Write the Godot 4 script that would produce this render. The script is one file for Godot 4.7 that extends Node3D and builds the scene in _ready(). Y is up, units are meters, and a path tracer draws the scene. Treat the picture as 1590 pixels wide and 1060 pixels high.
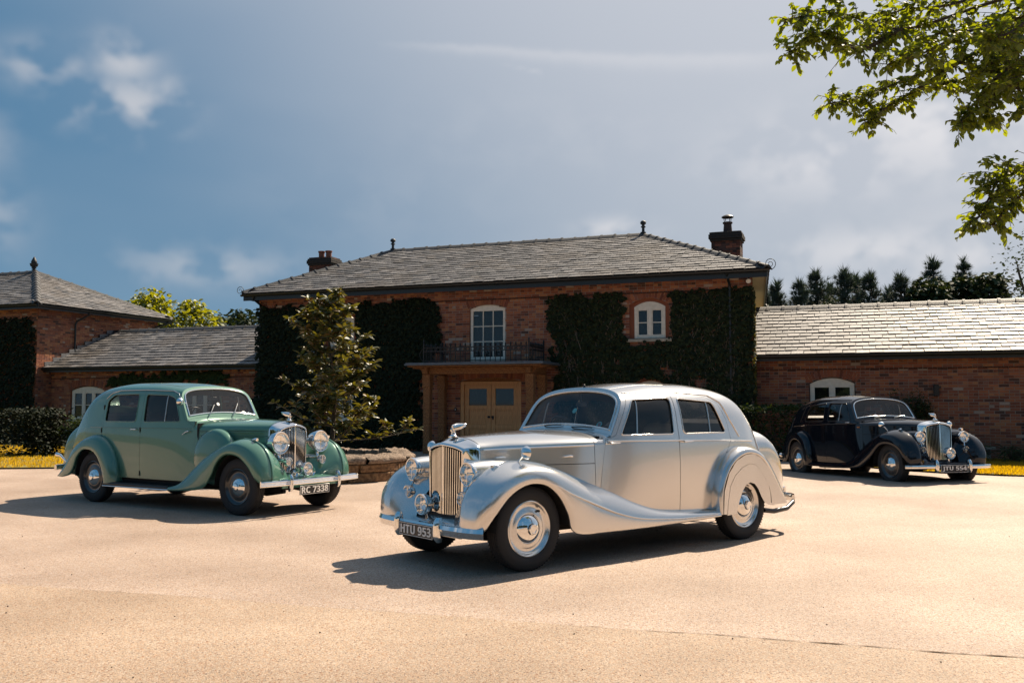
extends Node3D
# A forecourt with three vintage saloons in front of a brick range with slate roofs.

const HOUSE_AT := Vector3(6.5445, 0.0, -25.0107)
const HOUSE_TURN := -0.35779
var M := {}
var taken := {}
var rng := RandomNumberGenerator.new()


# ---------------------------------------------------------------- mesh collecting
class MB:
	var v := PackedVector3Array()
	var n := PackedVector3Array()
	var uv := PackedVector2Array()
	var c := PackedColorArray()
	var i := PackedInt32Array()
	var tint := Color.WHITE

	func add(p: Vector3, q: Vector3, t := Vector2.ZERO) -> int:
		v.append(p); n.append(q); uv.append(t); c.append(tint)
		return v.size() - 1

	func tri(a: int, b: int, d: int) -> void:
		i.append(a); i.append(b); i.append(d)

	func quad(a: Vector3, b: Vector3, d: Vector3, e: Vector3) -> void:
		var q := (b - a).cross(e - a)
		if q.length_squared() < 1e-14:
			q = (d - b).cross(e - b)
		q = q.normalized()
		var k := add(a, q, Vector2(0, 0)); add(b, q, Vector2(1, 0)); add(d, q, Vector2(1, 1)); add(e, q, Vector2(0, 1))
		tri(k, k + 1, k + 2); tri(k, k + 2, k + 3)

	func face(a: Vector3, b: Vector3, d: Vector3) -> void:
		var q := (b - a).cross(d - a).normalized()
		var k := add(a, q); add(b, q); add(d, q)
		tri(k, k + 1, k + 2)

	func merge(o: MB, x := Transform3D.IDENTITY) -> MB:
		var k := v.size()
		var plain := x == Transform3D.IDENTITY
		if plain:
			v.append_array(o.v); n.append_array(o.n)
		else:
			v.append_array(x * o.v)
			var b := x.basis.inverse().transposed()
			for q in o.n:
				n.append((b * q).normalized())
		uv.append_array(o.uv); c.append_array(o.c)
		for t in o.i:
			i.append(t + k)
		return self

	func mirrored() -> MB:
		var o := MB.new()
		o.uv = uv.duplicate(); o.c = c.duplicate(); o.i = i.duplicate()
		for p in v:
			o.v.append(Vector3(p.x, p.y, -p.z))
		for q in n:
			o.n.append(Vector3(q.x, q.y, -q.z))
		return o

	# a box; back = false leaves the -z face out
	func box(size: Vector3, x := Transform3D.IDENTITY, back := true) -> void:
		var h := size * 0.5
		var p := []
		for k in 8:
			p.append(x * Vector3(h.x if k & 1 else -h.x, h.y if k & 2 else -h.y, h.z if k & 4 else -h.z))
		var m := x * Vector3.ZERO
		for f in [[4, 5, 7, 6], [1, 5, 7, 3], [0, 4, 6, 2], [2, 3, 7, 6], [0, 1, 5, 4], [0, 1, 3, 2]]:
			if f == [0, 1, 3, 2] and not back:
				continue
			out_quad(p[f[0]], p[f[1]], p[f[2]], p[f[3]], m)

	func out_quad(a: Vector3, b: Vector3, d: Vector3, e: Vector3, m: Vector3) -> void:
		var q := (b - a).cross(d - a)
		if q.dot((a + b + d + e) * 0.25 - m) < 0.0:
			quad(a, e, d, b)
		else:
			quad(a, b, d, e)

	# a box with chamfered edges
	func cbox(size: Vector3, ch: float, x := Transform3D.IDENTITY) -> void:
		var h := size * 0.5
		var m := x * Vector3.ZERO
		var P := func(sx: int, sy: int, sz: int, ax: int) -> Vector3:
			var q := Vector3(sx * (h.x - ch), sy * (h.y - ch), sz * (h.z - ch))
			q[ax] += ch * [sx, sy, sz][ax]
			return x * q
		for s in [-1, 1]:
			out_quad(P.call(s, -1, -1, 0), P.call(s, 1, -1, 0), P.call(s, 1, 1, 0), P.call(s, -1, 1, 0), m)
			out_quad(P.call(-1, s, -1, 1), P.call(1, s, -1, 1), P.call(1, s, 1, 1), P.call(-1, s, 1, 1), m)
			out_quad(P.call(-1, -1, s, 2), P.call(1, -1, s, 2), P.call(1, 1, s, 2), P.call(-1, 1, s, 2), m)
			for t in [-1, 1]:
				out_quad(P.call(s, t, -1, 0), P.call(s, t, 1, 0), P.call(s, t, 1, 1), P.call(s, t, -1, 1), m)
				out_quad(P.call(s, -1, t, 0), P.call(s, 1, t, 0), P.call(s, 1, t, 2), P.call(s, -1, t, 2), m)
				out_quad(P.call(-1, s, t, 1), P.call(1, s, t, 1), P.call(1, s, t, 2), P.call(-1, s, t, 2), m)
				for u in [-1, 1]:
					var a: Vector3 = P.call(s, t, u, 0)
					var b: Vector3 = P.call(s, t, u, 1)
					var d: Vector3 = P.call(s, t, u, 2)
					if (b - a).cross(d - a).dot(a - m) < 0.0:
						face(a, d, b)
					else:
						face(a, b, d)

	func mesh(m: Material) -> ArrayMesh:
		var k := 0
		while k < i.size():
			var a := i[k]
			var b := i[k + 1]
			var d := i[k + 2]
			if (v[d] - v[a]).cross(v[b] - v[a]).dot(n[a] + n[b] + n[d]) < 0.0:
				i[k + 1] = d; i[k + 2] = b
			k += 3
		var s := []
		s.resize(Mesh.ARRAY_MAX)
		s[Mesh.ARRAY_VERTEX] = v; s[Mesh.ARRAY_NORMAL] = n; s[Mesh.ARRAY_TEX_UV] = uv; s[Mesh.ARRAY_COLOR] = c; s[Mesh.ARRAY_INDEX] = i
		var r := ArrayMesh.new()
		r.add_surface_from_arrays(Mesh.PRIMITIVE_TRIANGLES, s)
		r.surface_set_material(0, m)
		return r


# ---------------------------------------------------------------- nodes
func numbered(called: String) -> String:
	var k: int = taken.get(called, -1) + 1
	taken[called] = k
	return called if k == 0 else "%s_%03d" % [called, k]


func tag(o: Node3D, label: String, category: String, group := "") -> Node3D:
	o.set_meta("label", label); o.set_meta("category", category)
	if group:
		o.set_meta("group", group)
	return o


func thing(called: String, label: String, category: String, at := Vector3.ZERO, turn := 0.0, group := "") -> Node3D:
	var o := Node3D.new()
	o.name = numbered(called)
	add_child(o)
	o.position = at; o.rotation.y = turn
	return tag(o, label, category, group)


func put(parent: Node3D, called: String, mb: MB, m: Material, label := "", kind := "") -> MeshInstance3D:
	var o := MeshInstance3D.new()
	o.name = numbered(called) if parent == self else called
	o.mesh = mb.mesh(m)
	parent.add_child(o, true)
	if label:
		o.set_meta("label", label)
	if kind:
		o.set_meta("kind", kind)
	return o


func put_mesh(parent: Node3D, called: String, mesh: Mesh, x: Transform3D) -> MeshInstance3D:
	var o := MeshInstance3D.new()
	o.name = called
	o.mesh = mesh
	o.transform = x
	parent.add_child(o, true)
	return o


func put_many(parent: Node3D, called: String, mesh: Mesh, where: Array, tints: Array, kind := "stuff") -> MultiMeshInstance3D:
	var mm := MultiMesh.new()
	mm.transform_format = MultiMesh.TRANSFORM_3D
	mm.use_colors = not tints.is_empty()
	mm.mesh = mesh
	mm.instance_count = where.size()
	for k in where.size():
		mm.set_instance_transform(k, where[k])
		if tints:
			mm.set_instance_color(k, tints[k])
	var o := MultiMeshInstance3D.new()
	o.name = numbered(called) if parent == self else called
	o.multimesh = mm
	parent.add_child(o, true)
	if kind:
		o.set_meta("kind", kind)
	return o


# leaves shared out over the tones of a kind
func put_leaves(parent: Node3D, called: String, shape: Callable, kind: String, where: Array) -> void:
	var n: int = M[kind]
	var lots := []
	for k in n:
		lots.append([])
	for k in where.size():
		lots[(k * 7 + k / 5) % n].append(where[k])
	for k in n:
		if lots[k]:
			put_many(parent, called, shape.call(M["%s%d" % [kind, k]]), lots[k], [])


# ---------------------------------------------------------------- materials
func lin(r: float, g: float, b: float, a := 1.0) -> Color:
	var k := Color(r, g, b).linear_to_srgb()
	k.a = a
	return k


func noise_tex(freq: float, lo: Color, hi: Color, seed_ := 1, size := 512, oct := 4, kind := FastNoiseLite.TYPE_SIMPLEX_SMOOTH, mid := -1.0) -> NoiseTexture2D:
	var f := FastNoiseLite.new()
	f.seed = seed_; f.frequency = freq; f.fractal_octaves = oct; f.noise_type = kind
	var t := NoiseTexture2D.new()
	t.width = size; t.height = size; t.seamless = true; t.noise = f
	var g := Gradient.new()
	g.set_color(0, lo); g.set_color(1, hi)
	if mid > 0.0:
		g.set_offset(0, mid - 0.12); g.set_offset(1, mid + 0.12)
	t.color_ramp = g
	return t


func mat(called: String, color: Color, rough := 0.8, metal := 0.0) -> StandardMaterial3D:
	var m := StandardMaterial3D.new()
	m.resource_name = called
	m.albedo_color = color; m.roughness = rough; m.metallic = metal
	M[called] = m
	return m


func tri_tex(m: StandardMaterial3D, albedo: Texture2D, scale: float, bump: Texture2D = null, depth := 0.0, world := true) -> StandardMaterial3D:
	m.uv1_triplanar = true
	m.uv1_world_triplanar = world
	m.uv1_scale = Vector3.ONE * scale
	m.albedo_texture = albedo
	if bump:
		m.heightmap_enabled = true
		m.heightmap_texture = bump
		m.heightmap_scale = depth
	return m


func paint(called: String, color: Color, rough: float, metal: float) -> StandardMaterial3D:
	var m := mat(called, color, rough, metal)
	m.clearcoat_enabled = true
	m.clearcoat = 1.0
	m.clearcoat_roughness = 0.04
	return m


func glass(called: String, color: Color, alpha: float) -> StandardMaterial3D:
	var m := mat(called, Color(color.r, color.g, color.b, alpha), 0.02)
	m.transparency = BaseMaterial3D.TRANSPARENCY_ALPHA
	return m


# ---------------------------------------------------------------- shape helpers
func lathe(profile: Array, seg := 40, x := Transform3D.IDENTITY, sharp := 0.7) -> MB:
	# profile of Vector2(along the z axis, radius)
	var mb := MB.new()
	var count := profile.size()
	var sn := []
	for k in count - 1:
		var d: Vector2 = profile[k + 1] - profile[k]
		sn.append(Vector2(-d.y, d.x).normalized() if d.length() > 1e-9 else Vector2(0, 1))
	for k in count - 1:
		var n0: Vector2 = sn[k]
		var n1: Vector2 = sn[k]
		if k > 0 and sn[k].dot(sn[k - 1]) > sharp:
			n0 = (sn[k] + sn[k - 1]).normalized()
		if k < count - 2 and sn[k].dot(sn[k + 1]) > sharp:
			n1 = (sn[k] + sn[k + 1]).normalized()
		var first := mb.v.size()
		for j in seg + 1:
			var a := TAU * j / seg
			var ca := cos(a)
			var sa := sin(a)
			mb.add(Vector3(ca * profile[k].y, sa * profile[k].y, profile[k].x), Vector3(ca * n0.y, sa * n0.y, n0.x))
			mb.add(Vector3(ca * profile[k + 1].y, sa * profile[k + 1].y, profile[k + 1].x), Vector3(ca * n1.y, sa * n1.y, n1.x))
		for j in seg:
			var q := first + j * 2
			mb.tri(q, q + 1, q + 3); mb.tri(q, q + 3, q + 2)
	if x != Transform3D.IDENTITY:
		return MB.new().merge(mb, x)
	return mb


# the lathe's axis laid along a direction
func axis(at: Vector3, along: Vector3) -> Transform3D:
	var z := along.normalized()
	var up := Vector3.UP if absf(z.y) < 0.95 else Vector3.RIGHT
	var x := up.cross(z).normalized()
	return Transform3D(Basis(x, z.cross(x), z), at)


func tube(path: Array, r0: float, r1 := -1.0, seg := 8, mb: MB = null, flat := 1.0) -> MB:
	if mb == null:
		mb = MB.new()
	if r1 < 0.0:
		r1 = r0
	var count := path.size()
	var up := Vector3.UP
	var rows := []
	for k in count:
		var d: Vector3 = (path[mini(k + 1, count - 1)] - path[maxi(k - 1, 0)]).normalized()
		if k == 0 and absf(d.dot(up)) > 0.95:
			up = Vector3.RIGHT
		var side := d.cross(up).normalized()
		up = side.cross(d).normalized()
		var r := lerpf(r0, r1, float(k) / (count - 1))
		var first := mb.v.size()
		for j in seg + 1:
			var a := TAU * j / seg
			var o := side * cos(a) + up * sin(a) * flat
			mb.add(path[k] + o * r, o.normalized(), Vector2(float(j) / seg, k * 0.2))
		rows.append(first)
	for k in count - 1:
		for j in seg:
			var a: int = rows[k] + j
			var b: int = rows[k + 1] + j
			mb.tri(a, b, b + 1); mb.tri(a, b + 1, a + 1)
	for e in [0, count - 1]:
		var d: Vector3 = (path[0] - path[1] if e == 0 else path[e] - path[e - 1]).normalized()
		var m := mb.add(path[e], d)
		var first := mb.v.size()
		for j in seg + 1:
			mb.add(mb.v[rows[e] + j], d)
		for j in seg:
			mb.tri(m, first + j, first + j + 1)
	return mb


# a closed profile in (z, y) swept along x through a list of transforms
func sweep(profile: Array, frames: Array, sharp := 0.8, caps := true) -> MB:
	var mb := MB.new()
	var count := profile.size()
	for k in count:
		var a: Vector2 = profile[k]
		var b: Vector2 = profile[(k + 1) % count]
		var z: Vector2 = profile[(k + count - 1) % count]
		var d: Vector2 = profile[(k + 2) % count]
		var e := Vector2(-(b - a).y, (b - a).x).normalized()
		var e0 := Vector2(-(a - z).y, (a - z).x).normalized()
		var e1 := Vector2(-(d - b).y, (d - b).x).normalized()
		var n0 := (e + e0).normalized() if e.dot(e0) > sharp else e
		var n1 := (e + e1).normalized() if e.dot(e1) > sharp else e
		var first := mb.v.size()
		for f in frames.size():
			var t: Transform3D = frames[f]
			mb.add(t * Vector3(0, a.y, a.x), (t.basis * Vector3(0, n0.y, n0.x)).normalized(), Vector2(f, 0))
			mb.add(t * Vector3(0, b.y, b.x), (t.basis * Vector3(0, n1.y, n1.x)).normalized(), Vector2(f, 1))
		for f in frames.size() - 1:
			var q := first + f * 2
			mb.tri(q, q + 1, q + 3); mb.tri(q, q + 3, q + 2)
	# turn outward
	var mid := Vector2.ZERO
	for p in profile:
		mid += p / count
	var p0: Vector2 = (profile[0] + profile[1]) * 0.5
	var flip := Vector2(-(profile[1] - profile[0]).y, (profile[1] - profile[0]).x).dot(p0 - mid) < 0.0
	if flip:
		for k in mb.n.size():
			mb.n[k] = -mb.n[k]
	if caps:
		for f in [0, frames.size() - 1]:
			var t: Transform3D = frames[f]
			var d: Vector3 = (frames[0].origin - frames[1].origin if f == 0 else frames[f].origin - frames[f - 1].origin).normalized()
			var idx := Geometry2D.triangulate_polygon(PackedVector2Array(profile))
			var first := mb.v.size()
			for p in profile:
				mb.add(t * Vector3(0, p.y, p.x), d)
			for k in idx.size() / 3:
				mb.tri(first + idx[k * 3], first + idx[k * 3 + 1], first + idx[k * 3 + 2])
	return mb


func cr(a, b, c, d, t: float):
	return 0.5 * (2.0 * b + (c - a) * t + (2.0 * a - 5.0 * b + 4.0 * c - d) * t * t + (3.0 * b - a - 3.0 * c + d) * t * t * t)


# a smooth surface through a net of points: rows of equally many Vector3; hint = a point inside the body
func net(rows: Array, ru: int, rv: int, hint: Vector3) -> MB:
	var R := rows.size()
	var C: int = rows[0].size()
	var nu := (R - 1) * ru + 1
	var nv := (C - 1) * rv + 1
	var mid := []
	for r in R:
		var line := PackedVector3Array()
		var w: Array = rows[r]
		for j in nv:
			var s := mini(j / rv, C - 2)
			var t := float(j - s * rv) / rv
			line.append(cr(w[maxi(s - 1, 0)], w[s], w[s + 1], w[mini(s + 2, C - 1)], t))
		mid.append(line)
	var g := PackedVector3Array()
	for k in nu:
		var s := mini(k / ru, R - 2)
		var t := float(k - s * ru) / ru
		for j in nv:
			g.append(cr(mid[maxi(s - 1, 0)][j], mid[s][j], mid[s + 1][j], mid[mini(s + 2, R - 1)][j], t))
	var mb := MB.new()
	for k in nu:
		for j in nv:
			var du := g[mini(k + 1, nu - 1) * nv + j] - g[maxi(k - 1, 0) * nv + j]
			var dv := g[k * nv + mini(j + 1, nv - 1)] - g[k * nv + maxi(j - 1, 0)]
			var q := du.cross(dv)
			if q.length_squared() < 1e-16:
				q = g[k * nv + j] - hint
			mb.add(g[k * nv + j], q.normalized(), Vector2(float(k) / nu, float(j) / nv))
	# one sign for the whole surface: away from the hint
	var votes := 0.0
	for k in g.size():
		votes += signf(mb.n[k].dot(g[k] - hint))
	if votes < 0.0:
		for k in g.size():
			mb.n[k] = -mb.n[k]
	for k in nu - 1:
		for j in nv - 1:
			var a := k * nv + j
			mb.tri(a, a + 1, a + nv + 1); mb.tri(a, a + nv + 1, a + nv)
	return mb


func dense(poly: Array, step: float) -> PackedVector2Array:
	var o := PackedVector2Array()
	for k in poly.size():
		var a: Vector2 = poly[k]
		var b: Vector2 = poly[(k + 1) % poly.size()]
		var m := maxi(1, ceili(a.distance_to(b) / step))
		for j in m:
			o.append(a.lerp(b, float(j) / m))
	return o


func rounded(poly: Array, r: float, seg := 5) -> Array:
	var o := []
	var count := poly.size()
	for k in count:
		var p: Vector2 = poly[k]
		var a: Vector2 = poly[(k + count - 1) % count]
		var b: Vector2 = poly[(k + 1) % count]
		var d := minf(r, minf(p.distance_to(a), p.distance_to(b)) * 0.45)
		var s := p + (a - p).normalized() * d
		var e := p + (b - p).normalized() * d
		for j in seg + 1:
			var t := float(j) / seg
			o.append(s.lerp(p, t).lerp(p.lerp(e, t), t))
	return o


func grown(poly: PackedVector2Array, by: float) -> PackedVector2Array:
	var q := Geometry2D.offset_polygon(poly, by, Geometry2D.JOIN_MITER)
	return q[0] if q.size() else poly


# the part of a parametric surface that lies inside a polygon and outside its holes. ev(u, v) -> [position, normal]
func patch(outer: PackedVector2Array, holes: Array, ev: Callable, du: float, dv: float, off := 0.0, mb: MB = null) -> MB:
	if mb == null:
		mb = MB.new()
	var lo := outer[0]
	var hi := outer[0]
	for p in outer:
		lo = lo.min(p); hi = hi.max(p)
	var nx := maxi(1, ceili((hi.x - lo.x) / du))
	var ny := maxi(1, ceili((hi.y - lo.y) / dv))
	du = (hi.x - lo.x) / nx
	dv = (hi.y - lo.y) / ny
	var edge := {}
	for ring in [outer] + holes:
		for k in ring.size():
			var a: Vector2 = ring[k]
			var b: Vector2 = ring[(k + 1) % ring.size()]
			var m := maxi(1, ceili(maxf(absf(b.x - a.x) / du, absf(b.y - a.y) / dv) * 3.0))
			for j in m + 1:
				var p := a.lerp(b, float(j) / m)
				var cx := (p.x - lo.x) / du
				var cy := (p.y - lo.y) / dv
				for ox in [-0.34, 0.34]:
					for oy in [-0.34, 0.34]:
						edge[Vector2i(floori(cx + ox), floori(cy + oy))] = true
	var at := {}
	for x in nx:
		for y in ny:
			var p := lo + Vector2(x * du, y * dv)
			if edge.has(Vector2i(x, y)):
				var cell := PackedVector2Array([p, p + Vector2(du, 0), p + Vector2(du, dv), p + Vector2(0, dv)])
				var parts: Array = Geometry2D.intersect_polygons(outer, cell)
				for h in holes:
					var rest := []
					for q in parts:
						for w in Geometry2D.clip_polygons(q, h):
							if not Geometry2D.is_polygon_clockwise(w):
								rest.append(w)
					parts = rest
				for q in parts:
					var idx := Geometry2D.triangulate_polygon(q)
					var first := mb.v.size()
					if idx.is_empty():
						continue
					for w in q:
						var e: Array = ev.call(w.x, w.y)
						mb.add(e[0] + e[1] * off, e[1], w)
					for k in idx.size() / 3:
						mb.tri(first + idx[k * 3], first + idx[k * 3 + 1], first + idx[k * 3 + 2])
			else:
				var m := p + Vector2(du, dv) * 0.5
				if not Geometry2D.is_point_in_polygon(m, outer):
					continue
				var inside := true
				for h in holes:
					if Geometry2D.is_point_in_polygon(m, h):
						inside = false
						break
				if not inside:
					continue
				var ids := []
				for d in [[0, 0], [1, 0], [1, 1], [0, 1]]:
					var key := Vector2i(x + d[0], y + d[1])
					if not at.has(key):
						var w := lo + Vector2(key.x * du, key.y * dv)
						var e: Array = ev.call(w.x, w.y)
						at[key] = mb.add(e[0] + e[1] * off, e[1], w)
					ids.append(at[key])
				mb.tri(ids[0], ids[1], ids[2]); mb.tri(ids[0], ids[2], ids[3])
	return mb


# a flat polygon given thickness: front at z = depth, back at z = 0 (of the transform)
func prism(poly: PackedVector2Array, depth: float, x := Transform3D.IDENTITY, mb: MB = null, back := true) -> MB:
	if mb == null:
		mb = MB.new()
	var idx := Geometry2D.triangulate_polygon(poly)
	for side in ([0, 1] if back else [1]):
		var q := x.basis * Vector3(0, 0, 1 if side else -1)
		var first := mb.v.size()
		for p in poly:
			mb.add(x * Vector3(p.x, p.y, depth if side else 0.0), q.normalized(), p)
		for k in idx.size() / 3:
			mb.tri(first + idx[k * 3], first + idx[k * 3 + 1], first + idx[k * 3 + 2])
	var cw := 1.0 if Geometry2D.is_polygon_clockwise(poly) else -1.0
	for k in poly.size():
		var a := poly[k]
		var b := poly[(k + 1) % poly.size()]
		var q := (x.basis * (Vector3(-(b - a).y, (b - a).x, 0) * cw)).normalized()
		var first := mb.v.size()
		mb.add(x * Vector3(a.x, a.y, 0), q, a); mb.add(x * Vector3(b.x, b.y, 0), q, b)
		mb.add(x * Vector3(b.x, b.y, depth), q, b); mb.add(x * Vector3(a.x, a.y, depth), q, a)
		mb.tri(first, first + 1, first + 2); mb.tri(first, first + 2, first + 3)
	return mb


func T(x: float, y: float, z: float) -> Transform3D:
	return Transform3D(Basis.IDENTITY, Vector3(x, y, z))


func v2(flat: Array) -> Array:
	var o := []
	for k in flat.size() / 2:
		o.append(Vector2(flat[k * 2], flat[k * 2 + 1]))
	return o


func _ready() -> void:
	rng.seed = 7
	# ---- camera
	var cam := Camera3D.new()
	cam.name = "camera"
	cam.fov = 40.49
	cam.position = Vector3(0, 1.456, 0)
	cam.rotation_degrees = Vector3(3.845, 0, 0)
	cam.near = 0.1
	cam.far = 900.0
	add_child(cam)
	cam.make_current()
	# ---- sky, sun, exposure
	var we := WorldEnvironment.new()
	we.name = "world_environment"
	var env := Environment.new()
	env.background_mode = Environment.BG_SKY
	var sky := Sky.new()
	var pano := PanoramaSkyMaterial.new()
	pano.panorama = sky_picture()
	sky.sky_material = pano
	env.sky = sky
	env.background_energy_multiplier = 1.0
	env.tonemap_mode = Environment.TONE_MAPPER_LINEAR
	env.tonemap_exposure = 1.95
	env.sdfgi_enabled = true
	env.ssao_enabled = true
	env.ssil_enabled = true
	we.environment = env
	add_child(we)
	var sun := DirectionalLight3D.new()
	sun.name = "sun"
	sun.light_energy = 1.6
	sun.light_color = Color(1.0, 0.93, 0.83)
	sun.light_angular_distance = 0.5
	sun.shadow_enabled = true
	add_child(sun)
	sun.look_at_from_position(SUN * 50.0, Vector3.ZERO)
	# ---- the place, then the things in it
	make_materials()
	make_ground()
	make_main_house()
	make_right_wing()
	make_left_wing()
	make_pavilion()
	make_porch()
	make_wall_things()
	make_planter()
	make_cars()
	make_ivy()
	make_plants()
	make_trees()


const SUN := Vector3(0.439, 0.714, -0.545)


func sky_picture() -> ImageTexture:
	var W := 2048
	var H := 1024
	var data := PackedFloat32Array()
	data.resize(W * H * 3)
	var f := FastNoiseLite.new()
	f.seed = 3; f.noise_type = FastNoiseLite.TYPE_SIMPLEX_SMOOTH; f.frequency = 1.0; f.fractal_octaves = 5; f.fractal_gain = 0.55
	var g := FastNoiseLite.new()
	g.seed = 11; g.noise_type = FastNoiseLite.TYPE_SIMPLEX_SMOOTH; g.frequency = 1.0; g.fractal_octaves = 3
	# clouds in view: azimuth, elevation, their radii in degrees, strength
	var blobs := [[-27.4, 18.3, 2.2, 1.2, 0.55], [-23.2, 19.2, 1.7, 1.3, 0.70], [-22.8, 16.9, 2.7, 1.5, 0.70], [-20.6, 17.6, 1.1, 1.1, 0.5], [-25.6, 16.4, 1.4, 1.1, 0.45],
		[20.0, 14.6, 6.5, 2.4, 0.60], [26.0, 15.8, 6.0, 3.0, 0.80], [33.0, 16.5, 8.0, 4.0, 0.9], [21.5, 8.8, 7.0, 1.3, 0.6], [30.0, 8.0, 8.0, 2.6, 0.65], [6.6, 10.6, 2.2, 0.7, 0.75], [-18.2, 8.0, 4.6, 1.1, 0.42], [-30.0, 10.0, 2.0, 2.0, 0.35],
		[-31.0, 14.0, 2.0, 1.5, 0.4], [12.0, 7.0, 8.0, 1.2, 0.35], [2.0, 16.0, 9.0, 2.6, 0.08], [-8.0, 12.0, 8.0, 2.5, 0.06]]
	for k in 40:
		blobs.append([rng.randf_range(38.0, 322.0), rng.randf_range(5.0, 40.0), rng.randf_range(3.0, 11.0), rng.randf_range(1.4, 4.0), rng.randf_range(0.4, 0.8)])
	var trail := [[-8.5, 21.5, -2.0, 21.45], [-2.0, 21.45, 4.0, 20.95], [4.0, 20.95, 10.0, 20.55], [10.0, 20.55, 18.5, 20.05]]
	for y in H:
		var el := 90.0 - 180.0 * (y + 0.5) / H
		var er := deg_to_rad(el)
		var hz := exp(-maxf(el, 0.0) / 11.0)
		for x in W:
			var az := 360.0 * (x + 0.5) / W
			var o := (y * W + x) * 3
			# away from the view every second pixel of every second row is enough
			if az > 38.0 and az < 322.0 and (x % 2 == 1 or y % 2 == 1):
				var from := ((y - y % 2) * W + x - x % 2) * 3
				data[o] = data[from]; data[o + 1] = data[from + 1]; data[o + 2] = data[from + 2]
				continue
			if el < -3.0:
				data[o] = 0.16; data[o + 1] = 0.15; data[o + 2] = 0.13
				continue
			var ar := deg_to_rad(az)
			var d := Vector3(sin(ar) * cos(er), sin(er), -cos(ar) * cos(er))
			var ang := rad_to_deg(acos(clampf(d.dot(SUN), -1.0, 1.0)))
			var glow := exp(-pow(ang / 51.5, 6.0))
			var halo := exp(-ang / 7.5)
			var r := lerpf(0.030, 0.28, glow)
			var gr := lerpf(0.098, 0.297, glow)
			var b := lerpf(0.182, 0.335, glow)
			var k := hz * 0.85
			r = lerpf(r, lerpf(0.135, 0.315, glow), k); gr = lerpf(gr, lerpf(0.21, 0.327, glow), k); b = lerpf(b, lerpf(0.275, 0.345, glow), k)
			r += halo * 1.1; gr += halo * 1.04; b += halo * 0.95
			if el > -1.0 and el < 52.0:
				var s := 180.0 if az > 180.0 else 0.0
				var az2 := az - 360.0 if az > 180.0 else az
				var cover := 0.0
				var n0 := -9.0
				for q in blobs:
					var bx: float = q[0]
					var ddx := absf(az2 - bx)
					if ddx > 180.0:
						ddx = 360.0 - ddx
					var dx: float = ddx / q[2]
					if dx > 2.4:
						continue
					var dy: float = (el - q[1]) / q[3]
					if absf(dy) > 2.4:
						continue
					if n0 < -5.0:
						n0 = f.get_noise_3d(d.x * 13.0, d.y * 19.0, d.z * 13.0)
					var e: float = exp(-dx * dx - dy * dy) * q[4]
					cover = maxf(cover, e * clampf(0.52 + n0 * 2.7, 0.0, 1.25))
				cover += clampf(g.get_noise_3d(d.x * 2.2, d.y * 7.0, d.z * 2.2) * 0.10, 0.0, 0.06)
				if az < 22.0 or az > 348.0:
					for q in trail:
						if az2 >= q[0] and az2 < q[2]:
							var t: float = (az2 - q[0]) / (q[2] - q[0])
							var wv := 0.10 * g.get_noise_2d(az2 * 0.6, 4.0)
							var off: float = el - lerpf(q[1], q[3], t) - wv
							var wd: float = lerpf(0.16, 0.42, clampf((az2 + 8.0) / 18.0, 0, 1)) * (0.6 if off > 0.0 else 1.5)
							cover += 0.34 * exp(-off * off / (wd * wd)) * clampf((az2 + 9.0) / 6.0, 0.0, 1.0) * clampf((20.0 - az2) / 6.0, 0.0, 1.0)
					if az2 > -1.2 and az2 < 2.0:
						var t2 := (az2 + 1.2) / 3.2
						var of := el - lerpf(20.65, 20.0, t2)
						cover += 0.34 * exp(-of * of / 0.006) * t2
				cover = clampf(cover, 0.0, 0.92)
				var lit := 0.36 + 0.07 * glow + 0.4 * halo
				r = lerpf(r, lit * 1.02, cover * 0.75); gr = lerpf(gr, lit, cover * 0.75); b = lerpf(b, lit * 1.02, cover * 0.75)
			data[o] = r * SKY; data[o + 1] = gr * SKY; data[o + 2] = b * SKY
	var im := Image.create_from_data(W, H, false, Image.FORMAT_RGBF, data.to_byte_array())
	return ImageTexture.create_from_image(im)


const SKY := 0.97


func foliage(called: String, tones: Array, rough: float, through: Color) -> void:
	for k in tones.size():
		var m := mat("%s%d" % [called, k], lin(tones[k].x, tones[k].y, tones[k].z), rough)
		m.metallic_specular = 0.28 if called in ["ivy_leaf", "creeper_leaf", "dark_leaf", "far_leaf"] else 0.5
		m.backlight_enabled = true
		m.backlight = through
		m.cull_mode = BaseMaterial3D.CULL_DISABLED
	M[called] = tones.size()


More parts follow.
